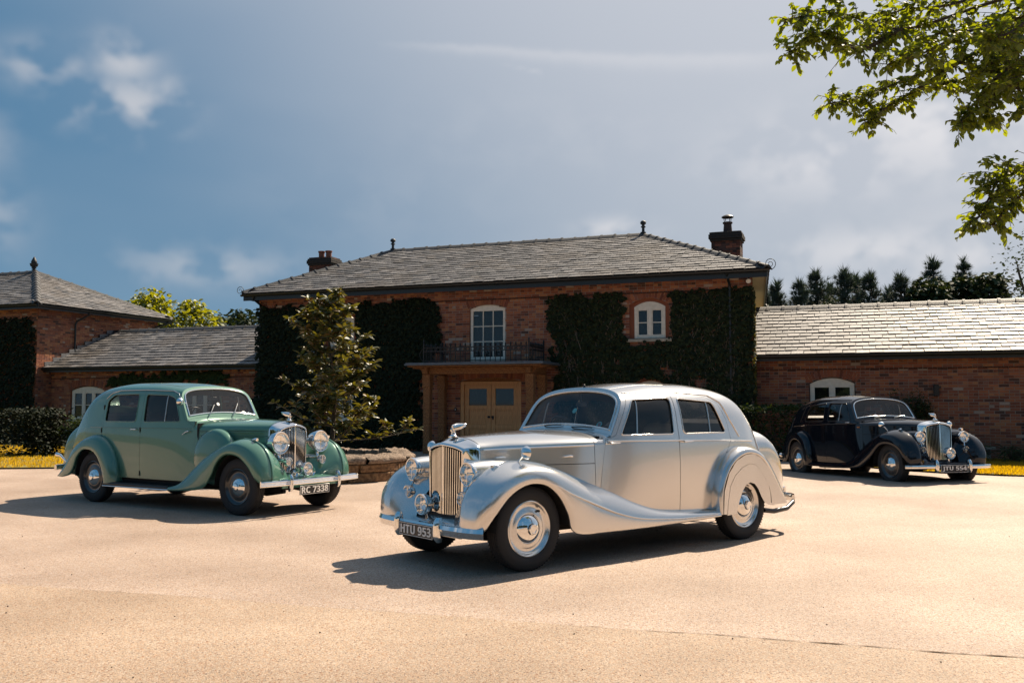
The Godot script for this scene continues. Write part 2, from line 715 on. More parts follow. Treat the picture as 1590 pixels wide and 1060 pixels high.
func make_materials() -> void:
	var fine := noise_tex(0.06, Color(0.62, 0.62, 0.62), Color(1, 1, 1), 5)
	var coarse := noise_tex(0.012, Color(0.72, 0.70, 0.68), Color(1, 1, 1), 9, 512, 5)
	var bump := noise_tex(0.09, Color.BLACK, Color.WHITE, 21)
	var blotch := noise_tex(0.02, Color(0.5, 0.5, 0.5), Color(1, 1, 1), 31, 512, 5)
	M["fine"] = fine; M["coarse"] = coarse; M["bump"] = bump; M["blotch"] = blotch
	# bricks: eight tones, and one that takes its tone from the vertices
	var tones := [Vector3(0.56, 0.205, 0.10), Vector3(0.45, 0.155, 0.085), Vector3(0.32, 0.11, 0.068), Vector3(0.62, 0.27, 0.13), Vector3(0.15, 0.075, 0.058), Vector3(0.50, 0.20, 0.115), Vector3(0.38, 0.165, 0.115), Vector3(0.62, 0.47, 0.38)]
	M["tones"] = tones
	for k in 8:
		tri_tex(mat("brick%d" % k, lin(tones[k].x, tones[k].y, tones[k].z), 0.92), fine, 3.0, bump, 0.5)
	var bv := tri_tex(mat("brick_many", Color.WHITE, 0.92), fine, 3.0, bump, 0.5)
	bv.vertex_color_use_as_albedo = true
	tri_tex(mat("mortar", lin(0.43, 0.37, 0.32), 0.95), fine, 2.0, bump, 0.4)
	var slate_tones := [Vector3(0.19, 0.183, 0.185), Vector3(0.25, 0.238, 0.235), Vector3(0.11, 0.109, 0.115), Vector3(0.31, 0.29, 0.28), Vector3(0.20, 0.178, 0.162)]
	M["slate_tones"] = slate_tones
	for k in 5:
		var s := tri_tex(mat("slate%d" % k, lin(slate_tones[k].x, slate_tones[k].y, slate_tones[k].z), 0.58), blotch, 1.3, bump, 0.35)
	var sv := tri_tex(mat("slate_many", Color.WHITE, 0.58), blotch, 1.3, bump, 0.35)
	sv.vertex_color_use_as_albedo = true
	mat("roof_base", lin(0.03, 0.03, 0.032), 0.9)
	tri_tex(mat("ridge", lin(0.040, 0.042, 0.046), 0.6), fine, 2.0, bump, 0.4)
	mat("fascia", lin(0.012, 0.016, 0.019), 0.35)
	mat("iron", lin(0.010, 0.010, 0.011), 0.45)
	tri_tex(mat("cream", lin(0.82, 0.76, 0.66), 0.45), noise_tex(0.02, Color(0.9, 0.9, 0.88), Color.WHITE, 41), 0.8)
	tri_tex(mat("stone_sill", lin(0.50, 0.46, 0.38), 0.85), coarse, 1.0, bump, 0.4)
	tri_tex(mat("lead", lin(0.20, 0.21, 0.23), 0.5, 0.3), coarse, 1.0, bump, 0.3)
	var grain := noise_tex(0.016, Color(0.74, 0.70, 0.64), Color(1, 1, 1), 51, 512, 3)
	M["grain"] = grain
	var oak := mat("oak", lin(0.74, 0.40, 0.175), 0.5)
	tri_tex(oak, grain, 1.0, grain, 0.05, false); oak.uv1_scale = Vector3(7.0, 0.4, 7.0)
	var oak2 := mat("oak_rough", lin(0.70, 0.33, 0.12), 0.75)
	tri_tex(oak2, noise_tex(0.035, Color(0.26, 0.20, 0.15), Color(1, 1, 1), 61, 512, 4), 1.0, bump, 0.8, false); oak2.uv1_scale = Vector3(4.0, 0.7, 4.0)
	mat("room_dark", lin(0.02, 0.02, 0.02), 0.9)
	glass("pane", Color(0.10, 0.14, 0.14), 0.40)
	mat("terracotta", lin(0.20, 0.075, 0.045), 0.85)
	mat("pot_dark", lin(0.045, 0.026, 0.022), 0.85)
	mat("soffit", lin(0.50, 0.45, 0.24), 0.7)
	tri_tex(mat("planter_stone", lin(0.42, 0.24, 0.11), 0.9), noise_tex(0.02, Color(0.35, 0.30, 0.26), Color.WHITE, 71, 512, 5), 1.2, bump, 1.2)
	tri_tex(mat("coping_stone", lin(0.48, 0.38, 0.29), 0.9), noise_tex(0.03, Color(0.40, 0.34, 0.30), Color.WHITE, 72, 512, 5), 1.4, bump, 2.0)
	tri_tex(mat("soil", lin(0.05, 0.035, 0.022), 1.0), fine, 2.0, bump, 2.0)
	tri_tex(mat("bark", lin(0.13, 0.10, 0.075), 0.95), coarse, 4.0, bump, 1.0)
	tri_tex(mat("bark_pale", lin(0.22, 0.18, 0.14), 0.95), coarse, 4.0, bump, 0.6)
	# leaves: a few tones of each kind, with the light that passes through them
	foliage("ivy_leaf", [Vector3(0.007, 0.012, 0.005), Vector3(0.010, 0.016, 0.006), Vector3(0.014, 0.021, 0.008)], 0.7, Color(0.025, 0.03, 0.005))
	foliage("creeper_leaf", [Vector3(0.012, 0.017, 0.007), Vector3(0.020, 0.028, 0.010), Vector3(0.030, 0.036, 0.012)], 0.7, Color(0.05, 0.055, 0.008))
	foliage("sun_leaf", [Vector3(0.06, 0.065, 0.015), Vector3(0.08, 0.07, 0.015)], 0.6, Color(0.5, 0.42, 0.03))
	foliage("dark_leaf", [Vector3(0.020, 0.034, 0.012), Vector3(0.028, 0.046, 0.015), Vector3(0.038, 0.056, 0.018)], 0.85, Color(0.14, 0.17, 0.02))
	foliage("far_leaf", [Vector3(0.026, 0.042, 0.022), Vector3(0.036, 0.056, 0.028)], 0.7, Color(0.12, 0.14, 0.03))
	foliage("lime_leaf", [Vector3(0.075, 0.095, 0.020), Vector3(0.095, 0.110, 0.020), Vector3(0.055, 0.080, 0.020)], 0.55, Color(0.58, 0.57, 0.04))
	foliage("magnolia_leaf", [Vector3(0.036, 0.052, 0.020), Vector3(0.135, 0.078, 0.024), Vector3(0.060, 0.072, 0.024), Vector3(0.085, 0.082, 0.026)], 0.42, Color(0.36, 0.33, 0.03))
	foliage("needle", [Vector3(0.034, 0.050, 0.043), Vector3(0.048, 0.066, 0.056)], 0.8, Color(0.14, 0.17, 0.08))
	foliage("beech_leaf", [Vector3(0.045, 0.070, 0.016), Vector3(0.060, 0.088, 0.018), Vector3(0.036, 0.058, 0.016)], 0.62, Color(0.60, 0.63, 0.03))
	foliage("grass", [Vector3(0.16, 0.125, 0.012), Vector3(0.19, 0.14, 0.012)], 0.7, Color(0.90, 0.72, 0.03))
	# car materials
	var silver := paint("silver_paint", lin(0.73, 0.715, 0.69), 0.21, 0.84)
	paint("sage_paint", lin(0.078, 0.200, 0.148), 0.26, 0.22)
	var bp := paint("black_paint", lin(0.005, 0.007, 0.012), 0.5, 0.0)
	bp.metallic_specular = 0.05
	mat("chrome", lin(0.86, 0.86, 0.85), 0.045, 1.0)
	mat("satin_metal", lin(0.60, 0.60, 0.58), 0.28, 1.0)
	mat("reflector", lin(0.93, 0.92, 0.88), 0.10, 1.0)
	mat("rubber", lin(0.018, 0.018, 0.019), 0.78)
	mat("tread", lin(0.014, 0.014, 0.015), 0.9)
	mat("black_trim", lin(0.010, 0.010, 0.011), 0.4)
	mat("underside", lin(0.006, 0.006, 0.006), 0.95)
	tri_tex(mat("leather", lin(0.10, 0.045, 0.025), 0.5), fine, 6.0)
	tri_tex(mat("leather_grey", lin(0.16, 0.145, 0.125), 0.5), fine, 6.0)
	mat("headlining", lin(0.13, 0.115, 0.095), 0.9)
	mat("walnut", lin(0.12, 0.05, 0.02), 0.25)
	glass("car_glass", Color(0.06, 0.08, 0.08), 0.30)
	glass("lens_glass", Color(0.95, 0.95, 0.92), 0.06)
	mat("plate_black", lin(0.012, 0.012, 0.013), 0.35)
	mat("plate_letters", lin(0.86, 0.83, 0.77), 0.5)
	mat("amber", lin(0.5, 0.16, 0.02), 0.2)
	mat("white_sticker", lin(0.75, 0.75, 0.73), 0.6)
	mat("red_sticker", lin(0.5, 0.06, 0.10), 0.6)
	mat("teal_sticker", lin(0.08, 0.30, 0.34), 0.6)



# ---------------------------------------------------------------- the buildings, in the house's own axes: x right along the front, y up, z out of the front
func hp(a: float, y: float, n: float) -> Vector3:
	return HOUSE_AT + Basis(Vector3.UP, HOUSE_TURN) * Vector3(a, y, n)


func building(called: String, label: String, category: String, group := "") -> Node3D:
	return thing(called, label, category, HOUSE_AT, HOUSE_TURN, group)


# moves a thing's own origin to its base, leaving its parts where they are
func rebase(o: Node3D, a: float, n: float) -> void:
	o.position = hp(a, 0, n)
	for k in o.get_children():
		k.position -= Vector3(a, 0, n)


func arch_poly(a0: float, a1: float, y0: float, spring: float, rise: float) -> PackedVector2Array:
	var o := PackedVector2Array([Vector2(a0, y0), Vector2(a1, y0)])
	for k in 13:
		var t := float(k) / 12
		o.append(Vector2(lerpf(a1, a0, t), spring + rise * (1.0 - pow(2.0 * t - 1.0, 2))))
	return o


func spans(outer: PackedVector2Array, holes: Array, y: float) -> Array:
	var xs := []
	for ring in [outer] + holes:
		for k in ring.size():
			var a: Vector2 = ring[k]
			var b: Vector2 = ring[(k + 1) % ring.size()]
			if (a.y <= y) != (b.y <= y):
				xs.append(a.x + (y - a.y) / (b.y - a.y) * (b.x - a.x))
	xs.sort()
	var o := []
	for k in xs.size() / 2:
		o.append([xs[k * 2], xs[k * 2 + 1]])
	return o


var brick_mesh := []
var brick_dim := 1.0


func brick_tone() -> int:
	var r := rng.randf()
	for q in [[0.2, 0], [0.42, 1], [0.60, 2], [0.72, 3], [0.80, 4], [0.90, 5], [0.97, 6]]:
		if r < q[0]:
			return q[1]
	return 7


# a wall of bricks laid on a mortar sheet; bricks inside the focus become parts of their own, up to cap
func brick_wall(wall: Node3D, outer: PackedVector2Array, holes: Array, x: Transform3D, cap: int, focus: Rect2, many: MB, mortar: MB) -> int:
	if brick_mesh.is_empty():
		for k in 8:
			var q := MB.new()
			q.box(Vector3(0.214, 0.064, 0.022), T(0, 0, -0.006), false)
			brick_mesh.append(q.mesh(M["brick%d" % k]))
	var flat := func(u: float, v: float) -> Array: return [x * Vector3(u, v, -0.004), x.basis.z]
	patch(outer, holes, flat, 0.8, 0.8, 0.0, mortar)
	var lo := outer[0].y
	var hi := outer[0].y
	for p in outer:
		lo = minf(lo, p.y); hi = maxf(hi, p.y)
	var used := 0
	var row := 0
	var y := lo + 0.0375
	while y < hi:
		for s in spans(outer, holes, y):
			var header := row % 4 == 2
			var unit := 0.1175 if header else 0.235
			var k := floori(s[0] / unit) - 1
			while true:
				var x0 := k * unit + (0.1175 if row % 2 else 0.0)
				k += 1
				if x0 > s[1]:
					break
				var a := maxf(x0, s[0])
				var b := minf(x0 + unit - 0.0105, s[1])
				if b - a < 0.025:
					continue
				var full := b - a > 0.22
				var m := Vector2((a + b) * 0.5, y)
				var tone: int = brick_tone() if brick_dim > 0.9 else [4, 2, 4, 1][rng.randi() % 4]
				var out := rng.randf_range(-0.002, 0.003)
				if full and used < cap and focus.has_point(m):
					used += 1
					put_mesh(wall, "brick", brick_mesh[tone], x * T(m.x, m.y, out))
				else:
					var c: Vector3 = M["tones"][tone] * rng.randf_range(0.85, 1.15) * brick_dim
					many.tint = Color(c.x, c.y, c.z)
					many.box(Vector3(b - a, 0.064, 0.022), x * T(m.x, m.y, -0.006 + out), false)
		row += 1
		y += 0.075
	return used


# a flat or curved arch of bricks on edge over an opening
func arch_bricks(many: MB, a0: float, a1: float, spring: float, rise: float, x := Transform3D.IDENTITY) -> void:
	var count := roundi((a1 - a0) / 0.075)
	for k in count:
		var t := (k + 0.5) / count
		var s := 2.0 * t - 1.0
		var p := Vector3(lerpf(a0, a1, t), spring + rise * (1.0 - s * s), 0.001)
		var slope := -2.0 * rise * s * 2.0 / (a1 - a0)
		var ang := atan(slope)
		var c: Vector3 = M["tones"][[0, 1, 2, 1, 5, 6][rng.randi() % 6]] * rng.randf_range(0.8, 1.1)
		many.tint = Color(c.x, c.y, c.z)
		many.box(Vector3(0.066, 0.225, 0.03), x * Transform3D(Basis(Vector3.BACK, ang), p + Vector3(-sin(ang), cos(ang), 0) * 0.112), false)


func reveal(mb: MB, poly: PackedVector2Array, depth: float, x := Transform3D.IDENTITY) -> void:
	for k in poly.size():
		var a := poly[k]
		var b := poly[(k + 1) % poly.size()]
		mb.quad(x * Vector3(a.x, a.y, -0.003), x * Vector3(b.x, b.y, -0.003), x * Vector3(b.x, b.y, -depth), x * Vector3(a.x, a.y, -depth))


# a timber window: arched head board, frame bars, and panes that are sub-parts
func window(parent: Node3D, a0: float, a1: float, y0: float, spring: float, rise: float, casements: int, rows: int, cols: int, z: float, bottom := 0.075, label := "") -> void:
	var f := MB.new()
	var side := 0.085
	var head := spring - 0.07
	# head board with an arched top
	var h := PackedVector2Array([Vector2(a0, head), Vector2(a1, head)])
	for k in 13:
		var t := float(k) / 12
		h.append(Vector2(lerpf(a1, a0, t), spring + rise * (1.0 - pow(2.0 * t - 1.0, 2)) - 0.004))
	prism(h, 0.07, T(0, 0, z - 0.07), f)
	for s in [[a0, a0 + side], [a1 - side, a1]]:
		f.cbox(Vector3(s[1] - s[0], head - y0, 0.07), 0.006, T((s[0] + s[1]) / 2, (y0 + head) / 2, z - 0.035))
	f.cbox(Vector3(a1 - a0 - side * 2, bottom, 0.066), 0.006, T((a0 + a1) / 2, y0 + bottom / 2, z - 0.035))
	var panes := []
	var w := (a1 - a0 - side * 2) / casements
	for k in casements:
		var l := a0 + side + k * w
		if k > 0:
			f.cbox(Vector3(0.09, head - y0 - bottom, 0.07), 0.006, T(l, (y0 + bottom + head) / 2, z - 0.034))
		var pl := l + (0.045 if k > 0 else 0.0)
		var pr := l + w - (0.045 if k < casements - 1 else 0.0)
		# the casement's own inner frame
		var b := 0.035 if casements > 1 else 0.0
		var x0 := pl + b
		var x1 := pr - b
		var yb := y0 + bottom + b
		var yt := head - b
		if b > 0.0:
			for q in [[(pl + x0) / 2, (y0 + bottom + head) / 2, b, head - y0 - bottom], [(pr + x1) / 2, (y0 + bottom + head) / 2, b, head - y0 - bottom], [(x0 + x1) / 2, y0 + bottom + b / 2, x1 - x0, b], [(x0 + x1) / 2, head - b / 2, x1 - x0, b]]:
				f.cbox(Vector3(q[2], q[3], 0.045), 0.004, T(q[0], q[1], z - 0.030))
		for c in cols:
			for r in rows:
				var bar := 0.014
				var px0 := lerpf(x0, x1, float(c) / cols) + (bar if c > 0 else 0.0)
				var px1 := lerpf(x0, x1, float(c + 1) / cols) - (bar if c < cols - 1 else 0.0)
				var py0 := lerpf(yb, yt, float(r) / rows) + (bar if r > 0 else 0.0)
				var py1 := lerpf(yb, yt, float(r + 1) / rows) - (bar if r < rows - 1 else 0.0)
				panes.append([px0, px1, py0, py1])
		for c in range(1, cols):
			f.cbox(Vector3(0.028, yt - yb, 0.04), 0.004, T(lerpf(x0, x1, float(c) / cols), (yb + yt) / 2, z - 0.032))
		for r in range(1, rows):
			f.cbox(Vector3(x1 - x0, 0.028, 0.038), 0.004, T((x0 + x1) / 2, lerpf(yb, yt, float(r) / rows), z - 0.0325))
	var o := put(parent, "window", f, M.cream, label)
	for p in panes:
		var g := MB.new()
		g.box(Vector3(p[1] - p[0], p[3] - p[2], 0.006), T((p[0] + p[1]) / 2, (p[2] + p[3]) / 2, z - 0.045))
		put(o, "pane", g, M.pane)
	# blinds and a dim wall some way inside
	var d := MB.new()
	d.box(Vector3(a1 - a0 + 0.1, spring - y0 + 0.2, 0.02), T((a0 + a1) / 2, (y0 + spring) / 2, z - 0.75))
	put(o, "inner_wall", d, M.room_dark)


var slate_mesh := []


# slates laid on a slope: corners[0] to corners[1] is the eave
func slates(roof: Node3D, corners: Array, cap: int, focus: Rect2, many: MB, base: MB, width := 0.33, rowh := 0.27) -> void:
	if slate_mesh.is_empty():
		for k in 5:
			var q := MB.new()
			q.box(Vector3(0.316, 0.36, 0.016), T(0, 0.18, 0))
			slate_mesh.append(q.mesh(M["slate%d" % k]))
	var O: Vector3 = corners[0]
	var U: Vector3 = (corners[1] - O).normalized()
	var N: Vector3 = Vector3.ZERO
	for k in range(2, corners.size()):
		N = U.cross(corners[k] - O)
		if N.length() > 0.1:
			break
	N = N.normalized()
	if N.y < 0:
		N = -N
	var V := N.cross(U)
	if V.y < 0:
		V = -V
	var poly := PackedVector2Array()
	for p in corners:
		poly.append(Vector2((p - O).dot(U), (p - O).dot(V)))
	if Geometry2D.is_polygon_clockwise(poly):
		poly.reverse()
	for t in Geometry2D.triangulate_polygon(poly):
		var p := O + U * poly[t].x + V * poly[t].y
		base.i.append(base.add(p, N))
	var lo := poly[0]
	var hi := poly[0]
	for p in poly:
		lo = lo.min(p); hi = hi.max(p)
	var nz := FastNoiseLite.new()
	nz.seed = rng.randi() % 1000; nz.frequency = 0.35; nz.fractal_octaves = 3
	var used := 0
	var row := 0
	var v := -0.04
	while v < hi.y:
		var k := floori(lo.x / width) - 1
		var drift := rng.randf_range(-0.02, 0.02)
		while true:
			var u := k * width + (width * 0.5 if row % 2 else 0.0) + drift
			k += 1
			if u > hi.x:
				break
			var w := width - rng.randf_range(0.008, 0.020)
			var jut := rng.randf_range(-0.005, 0.006)
			var vv := v + rng.randf_range(-0.008, 0.008)
			var rect := PackedVector2Array([Vector2(u, vv), Vector2(u + w, vv), Vector2(u + w, vv + 0.36), Vector2(u, vv + 0.36)])
			var whole := row == 0
			var mid := Vector2(u + w / 2, vv + rowh / 2)
			var bits: Array = [rect] if whole else Array(Geometry2D.intersect_polygons(poly, rect))
			if whole and (u < lo.x - 0.02 or u + w > hi.x + 0.02):
				continue
			if bits.is_empty():
				continue
			var tn := clampi(floori((nz.get_noise_2d(u, vv * 1.6) * 1.3 + 0.5 + rng.randf_range(-0.42, 0.42)) * 5.0), 0, 4)
			var tilt := 0.085 + rng.randf_range(-0.014, 0.014)
			var b := Basis(U, (V * cos(tilt) - N * sin(tilt)).normalized(), (N * cos(tilt) + V * sin(tilt)).normalized())
			var full: bool = bits.size() == 1 and absf(area(bits[0]) - w * 0.36) < 0.0004
			if full and used < cap and focus.has_point(mid):
				used += 1
				put_mesh(roof, "slate", slate_mesh[tn], Transform3D(b, O + U * (u + w / 2) + V * vv + N * (0.032 + jut)))
			else:
				var c: Vector3 = M.slate_tones[tn] * rng.randf_range(0.72, 1.2)
				many.tint = Color(c.x, c.y, c.z)
				for q in bits:
					var up := PackedVector3Array()
					for p in q:
						up.append(O + U * p.x + V * p.y + N * (0.040 + jut - (p.y - vv) * tan(tilt)))
					var idx := Geometry2D.triangulate_polygon(q)
					var first := many.v.size()
					for p in up:
						many.add(p, b.z)
					for t in idx.size() / 3:
						many.tri(first + idx[t * 3], first + idx[t * 3 + 1], first + idx[t * 3 + 2])
					for t in up.size():
						var a := up[t]
						var d := up[(t + 1) % up.size()]
						if ((a + d) * 0.5 - O).dot(V) - vv < 0.1 or absf((d - a).dot(V)) > 0.05:
							many.quad(a, d, d - N * 0.017, a - N * 0.017)
		row += 1
		v += rowh


func area(p: PackedVector2Array) -> float:
	var s := 0.0
	for k in p.size():
		s += p[k].cross(p[(k + 1) % p.size()])
	return absf(s) * 0.5


var ridge_mesh: ArrayMesh


func ridge_tiles(roof: Node3D, a: Vector3, b: Vector3, lift := 0.0) -> void:
	if ridge_mesh == null:
		var q := MB.new()
		for s in [[0.0, 0.40, 0.0], [0.40, 0.47, 0.022]]:
			var e: float = s[2]
			var prof := [Vector2(-0.17 - e, -0.085), Vector2(-0.06, 0.022 + e), Vector2(0.0, 0.05 + e), Vector2(0.06, 0.022 + e), Vector2(0.17 + e, -0.085), Vector2(0.14, -0.095), Vector2(0.0, 0.015), Vector2(-0.14, -0.095)]
			q.merge(sweep(prof, [T(s[0], 0, 0), T(s[1], 0, 0)], 0.6))
		ridge_mesh = q.mesh(M.ridge)
	var d := (b - a)
	var count := roundi(d.length() / 0.46)
	var x := d.normalized()
	var z := x.cross(Vector3.UP).normalized()
	var y := z.cross(x)
	for k in count:
		var o := put_mesh(roof, "ridge_tile", ridge_mesh, Transform3D(Basis(x * (d.length() / count / 0.46), y, z), a + d * (float(k) / count) + Vector3.UP * (0.05 + lift + rng.randf_range(-0.008, 0.008))))
		o.rotate_object_local(Vector3.RIGHT, rng.randf_range(-0.03, 0.03))


func finial(parent: Node3D, at: Vector3, tall: float) -> void:
	var p := []
	for q in [[0.0, 0.10], [0.08, 0.10], [0.10, 0.055], [0.42, 0.045], [0.45, 0.085], [0.52, 0.085], [0.56, 0.05], [0.66, 0.055], [0.72, 0.10], [0.84, 0.105], [0.94, 0.07], [1.0, 0.0]]:
		p.append(Vector2(q[0] * tall, q[1] * 0.95))
	put(parent, "finial", lathe(p, 16, axis(at, Vector3.UP)), M.ridge)


func scroll(parent: Node3D, at: Vector3) -> void:
	var p := []
	for k in 34:
		var t := k / 33.0
		var a := t * TAU * 1.7 - 1.2
		var r := lerpf(0.16, 0.03, t)
		p.append(at + Vector3(0.05 + cos(a) * r, 0.13 + sin(a) * r, 0))
	put(parent, "iron_scroll", tube(p, 0.010, 0.008, 6), M.iron)


func gutter(parent: Node3D, a: Vector3, b: Vector3) -> void:
	var d := (b - a).normalized()
	var z := d.cross(Vector3.UP)
	var x := Basis(d, Vector3.UP, z)
	var prof := []
	for k in 9:
		var t := PI + PI * k / 8.0
		prof.append(Vector2(cos(t) * 0.062, sin(t) * 0.062))
	for k in 9:
		var t := TAU - PI * k / 8.0
		prof.append(Vector2(cos(t) * 0.054, sin(t) * 0.054))
	put(parent, "gutter", sweep(prof, [Transform3D(x, a), Transform3D(x, b)], 0.5), M.fascia)


func downpipe(parent: Node3D, path: Array) -> void:
	var mb := tube(path, 0.038, 0.038, 10)
	put(parent, "downpipe", mb, M.fascia)


func chimney(parent: Node3D, at: Vector3, w: float, d: float, tall: float, corbel_at: float) -> Node3D:
	var base := MB.new()
	base.box(Vector3(w - 0.02, tall, d - 0.02), T(at.x, at.y + tall / 2, at.z))
	var o := put(parent, "chimney", base, M.mortar)
	var many := MB.new()
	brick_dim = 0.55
	for f in 4:
		var fw: float = w if f % 2 == 0 else d
		var x := Transform3D(Basis(Vector3.UP, f * PI / 2), at) * T(0, 0, (d if f % 2 == 0 else w) / 2 - 0.008)
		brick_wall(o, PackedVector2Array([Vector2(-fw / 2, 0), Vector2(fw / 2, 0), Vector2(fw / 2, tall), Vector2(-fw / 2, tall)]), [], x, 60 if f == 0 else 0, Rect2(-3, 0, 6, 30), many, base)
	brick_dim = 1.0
	o.mesh = base.mesh(M.pot_dark)
	for k in 4:
		var g: float = [0.04, 0.08, 0.08, 0.05][k]
		many.tint = Color(0.05, 0.040, 0.038)
		var h := 0.075
		many.cbox(Vector3(w + g * 2, h - 0.006, d + g * 2), 0.008, T(at.x, at.y + corbel_at + k * h + h / 2, at.z))
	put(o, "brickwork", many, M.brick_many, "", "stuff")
	return o


func make_main_house() -> void:
	var h := building("main_house", "two storey brick house with hipped slate roof, balcony window and oak double doors", "house")
	var mortar := MB.new()
	var many := MB.new()
	var rev := MB.new()
	var wall := put(h, "wall", prism(PackedVector2Array([Vector2(-15.93, 0), Vector2(-15.90, 0), Vector2(-15.90, 0.1), Vector2(-15.93, 0.1)]), 0.01), M.mortar)
	var holes := [arch_poly(-8.66, -6.69, -0.1, 2.13, 0.11), arch_poly(-8.36, -7.20, 2.735, 4.32, 0.12), arch_poly(-3.42, -2.29, 3.27, 4.26, 0.18), arch_poly(-13.42, -12.29, 3.27, 4.26, 0.18), arch_poly(-3.42, -2.29, 0.85, 1.97, 0.16), arch_poly(-13.42, -12.29, 0.85, 1.97, 0.16)]
	var I := Transform3D.IDENTITY
	var front := PackedVector2Array([Vector2(-15.93, 0), Vector2(0, 0), Vector2(0, 4.6), Vector2(-15.93, 4.6)])
	var used := brick_wall(wall, front, holes, I, 190, Rect2(-9.25, 2.75, 3.4, 1.8), many, mortar)
	used += brick_wall(wall, PackedVector2Array([Vector2(-15.93, 4.6), Vector2(0, 4.6), Vector2(0, 5.0), Vector2(-15.93, 5.0)]), [], T(0, 0, 0.035), 100, Rect2(-9.0, 4.6, 8.0, 0.4), many, mortar)
	# the ledge under the projecting courses
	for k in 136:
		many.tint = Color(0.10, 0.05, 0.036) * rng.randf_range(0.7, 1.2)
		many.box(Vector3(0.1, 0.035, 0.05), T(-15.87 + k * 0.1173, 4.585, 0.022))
	for k in 6:
		reveal(rev, holes[k], 0.14)
		if k > 1:
			var hq: PackedVector2Array = holes[k]
			var infill := func(u: float, v: float) -> Array: return [Vector3(u, v, -0.125), Vector3.BACK]
			patch(hq, [arch_poly(hq[0].x + 0.13, hq[1].x - 0.13, hq[0].y + 0.04, hq[2].y - 0.07, hq[8].y - hq[2].y - 0.03)], infill, 0.5, 0.5, 0.0, rev)
		if k != 0:
			var hh: PackedVector2Array = holes[k]
			arch_bricks(many, hh[0].x - 0.05, hh[1].x + 0.05, hh[2].y + 0.005, hh[8].y - hh[2].y)
	arch_bricks(many, -8.75, -6.6, 2.14, 0.10)
	# the other sides
	var sx := Transform3D(Basis(Vector3(-0.108, 0, -0.994), Vector3.UP, Vector3(0.994, 0, -0.108)), Vector3.ZERO)
	brick_wall(wall, PackedVector2Array([Vector2(0, 0), Vector2(8.8, 0), Vector2(8.8, 5.0), Vector2(0, 5.0)]), [], sx, 0, Rect2(), many, mortar)
	for q in [[Vector3(-15.93, 0, -8.75), Vector3(-15.93, 0, 0)], [Vector3(-0.95, 0, -8.75), Vector3(-15.93, 0, -8.75)]]:
		mortar.quad(q[0], q[1], q[1] + Vector3.UP * 5.0, q[0] + Vector3.UP * 5.0)
	mortar.quad(Vector3(-15.9, 2.55, -0.3), Vector3(-0.1, 2.55, -0.3), Vector3(-1.0, 2.55, -8.6), Vector3(-15.9, 2.55, -8.6))
	wall.mesh = mortar.mesh(M.mortar)
	put(wall, "brickwork", many, M.brick_many, "", "stuff")
	put(wall, "reveal", rev, M.brick1, "", "stuff")
	# roof
	var fl := Vector3(-16.28, 5.06, 0.47)
	var fr := Vector3(0.46, 5.06, 0.47)
	var br := Vector3(-0.52, 5.06, -9.2)
	var bl := Vector3(-16.28, 5.06, -9.2)
	var rl := Vector3(-13.3, 7.03, -4.36)
	var rr := Vector3(-3.95, 7.03, -4.36)
	var base := MB.new()
	var sl := MB.new()
	var roof := put(h, "roof", prism(PackedVector2Array([Vector2(0, 0), Vector2(0.1, 0), Vector2(0, 0.1)]), 0.01), M.roof_base)
	slates(roof, [fl, fr, rr, rl], 300, Rect2(8.2, 0.2, 8.0, 4.0), sl, base)
	slates(roof, [fr, br, rr], 0, Rect2(), sl, base)
	slates(roof, [bl, fl, rl], 0, Rect2(), sl, base)
	slates(roof, [br, bl, rl, rr], 0, Rect2(), sl, base)
	roof.mesh = base.mesh(M.roof_base)
	put(roof, "slating", sl, M.slate_many, "", "stuff")
	ridge_tiles(roof, rl, rr)
	ridge_tiles(roof, fr, rr)
	ridge_tiles(roof, fl, rl)
	ridge_tiles(roof, br, rr)
	ridge_tiles(roof, bl, rl)
	finial(roof, rl + Vector3(0, 0.08, 0), 0.42)
	finial(roof, rr + Vector3(0, 0.08, 0), 0.44)
	scroll(roof, fr + Vector3(0.0, -0.02, 0))
	scroll(roof, fl + Vector3(-0.16, -0.02, 0))
	# eaves: soffit boards, fascia, gutters
	var sf := MB.new()
	sf.box(Vector3(16.6, 0.03, 0.46), T(-7.92, 4.965, 0.235))
	sf.box(Vector3(16.7, 0.22, 0.03), T(-7.91, 4.935, 0.44))
	sf.box(Vector3(0.03, 0.17, 9.6), Transform3D(Basis(Vector3.UP, 0.1015), Vector3(-0.06, 4.955, -4.37)))
	sf.box(Vector3(0.03, 0.17, 9.6), T(-16.25, 4.955, -4.37))
	put(h, "fascia", sf, M.fascia)
	var s2 := MB.new()
	s2.box(Vector3(0.46, 0.03, 9.0), Transform3D(Basis(Vector3.UP, 0.1015), Vector3(-0.29, 4.965, -4.5)))
	put(h, "soffit", s2, M.soffit, "cream boarded soffit under the gable-side eave")
	gutter(h, Vector3(-16.3, 5.02, 0.52), Vector3(0.5, 5.02, 0.52))
	downpipe(h, [Vector3(-15.85, 4.98, 0.5), Vector3(-15.85, 4.86, 0.45), Vector3(-15.85, 4.72, 0.1), Vector3(-15.85, 4.6, 0.07), Vector3(-15.85, 0.1, 0.07)])
	downpipe(h, [Vector3(-0.62, 4.98, 0.5), Vector3(-0.62, 4.88, 0.42), Vector3(-0.60, 4.72, 0.12), Vector3(-0.60, 4.6, 0.08), Vector3(-0.60, 0.1, 0.08)])
	# chimneys
	var c := chimney(h, Vector3(-1.30, 5.6, -5.0), 0.92, 0.75, 1.45, 1.14)
	put(c, "chimney_pot", lathe(v2([0, 0.16, 0.03, 0.17, 0.05, 0.145, 0.30, 0.125, 0.32, 0.16, 0.36, 0.16, 0.37, 0.13, 0.37, 0.0]), 18, axis(Vector3(-1.27, 7.05, -5.0), Vector3.UP)), M.pot_dark)
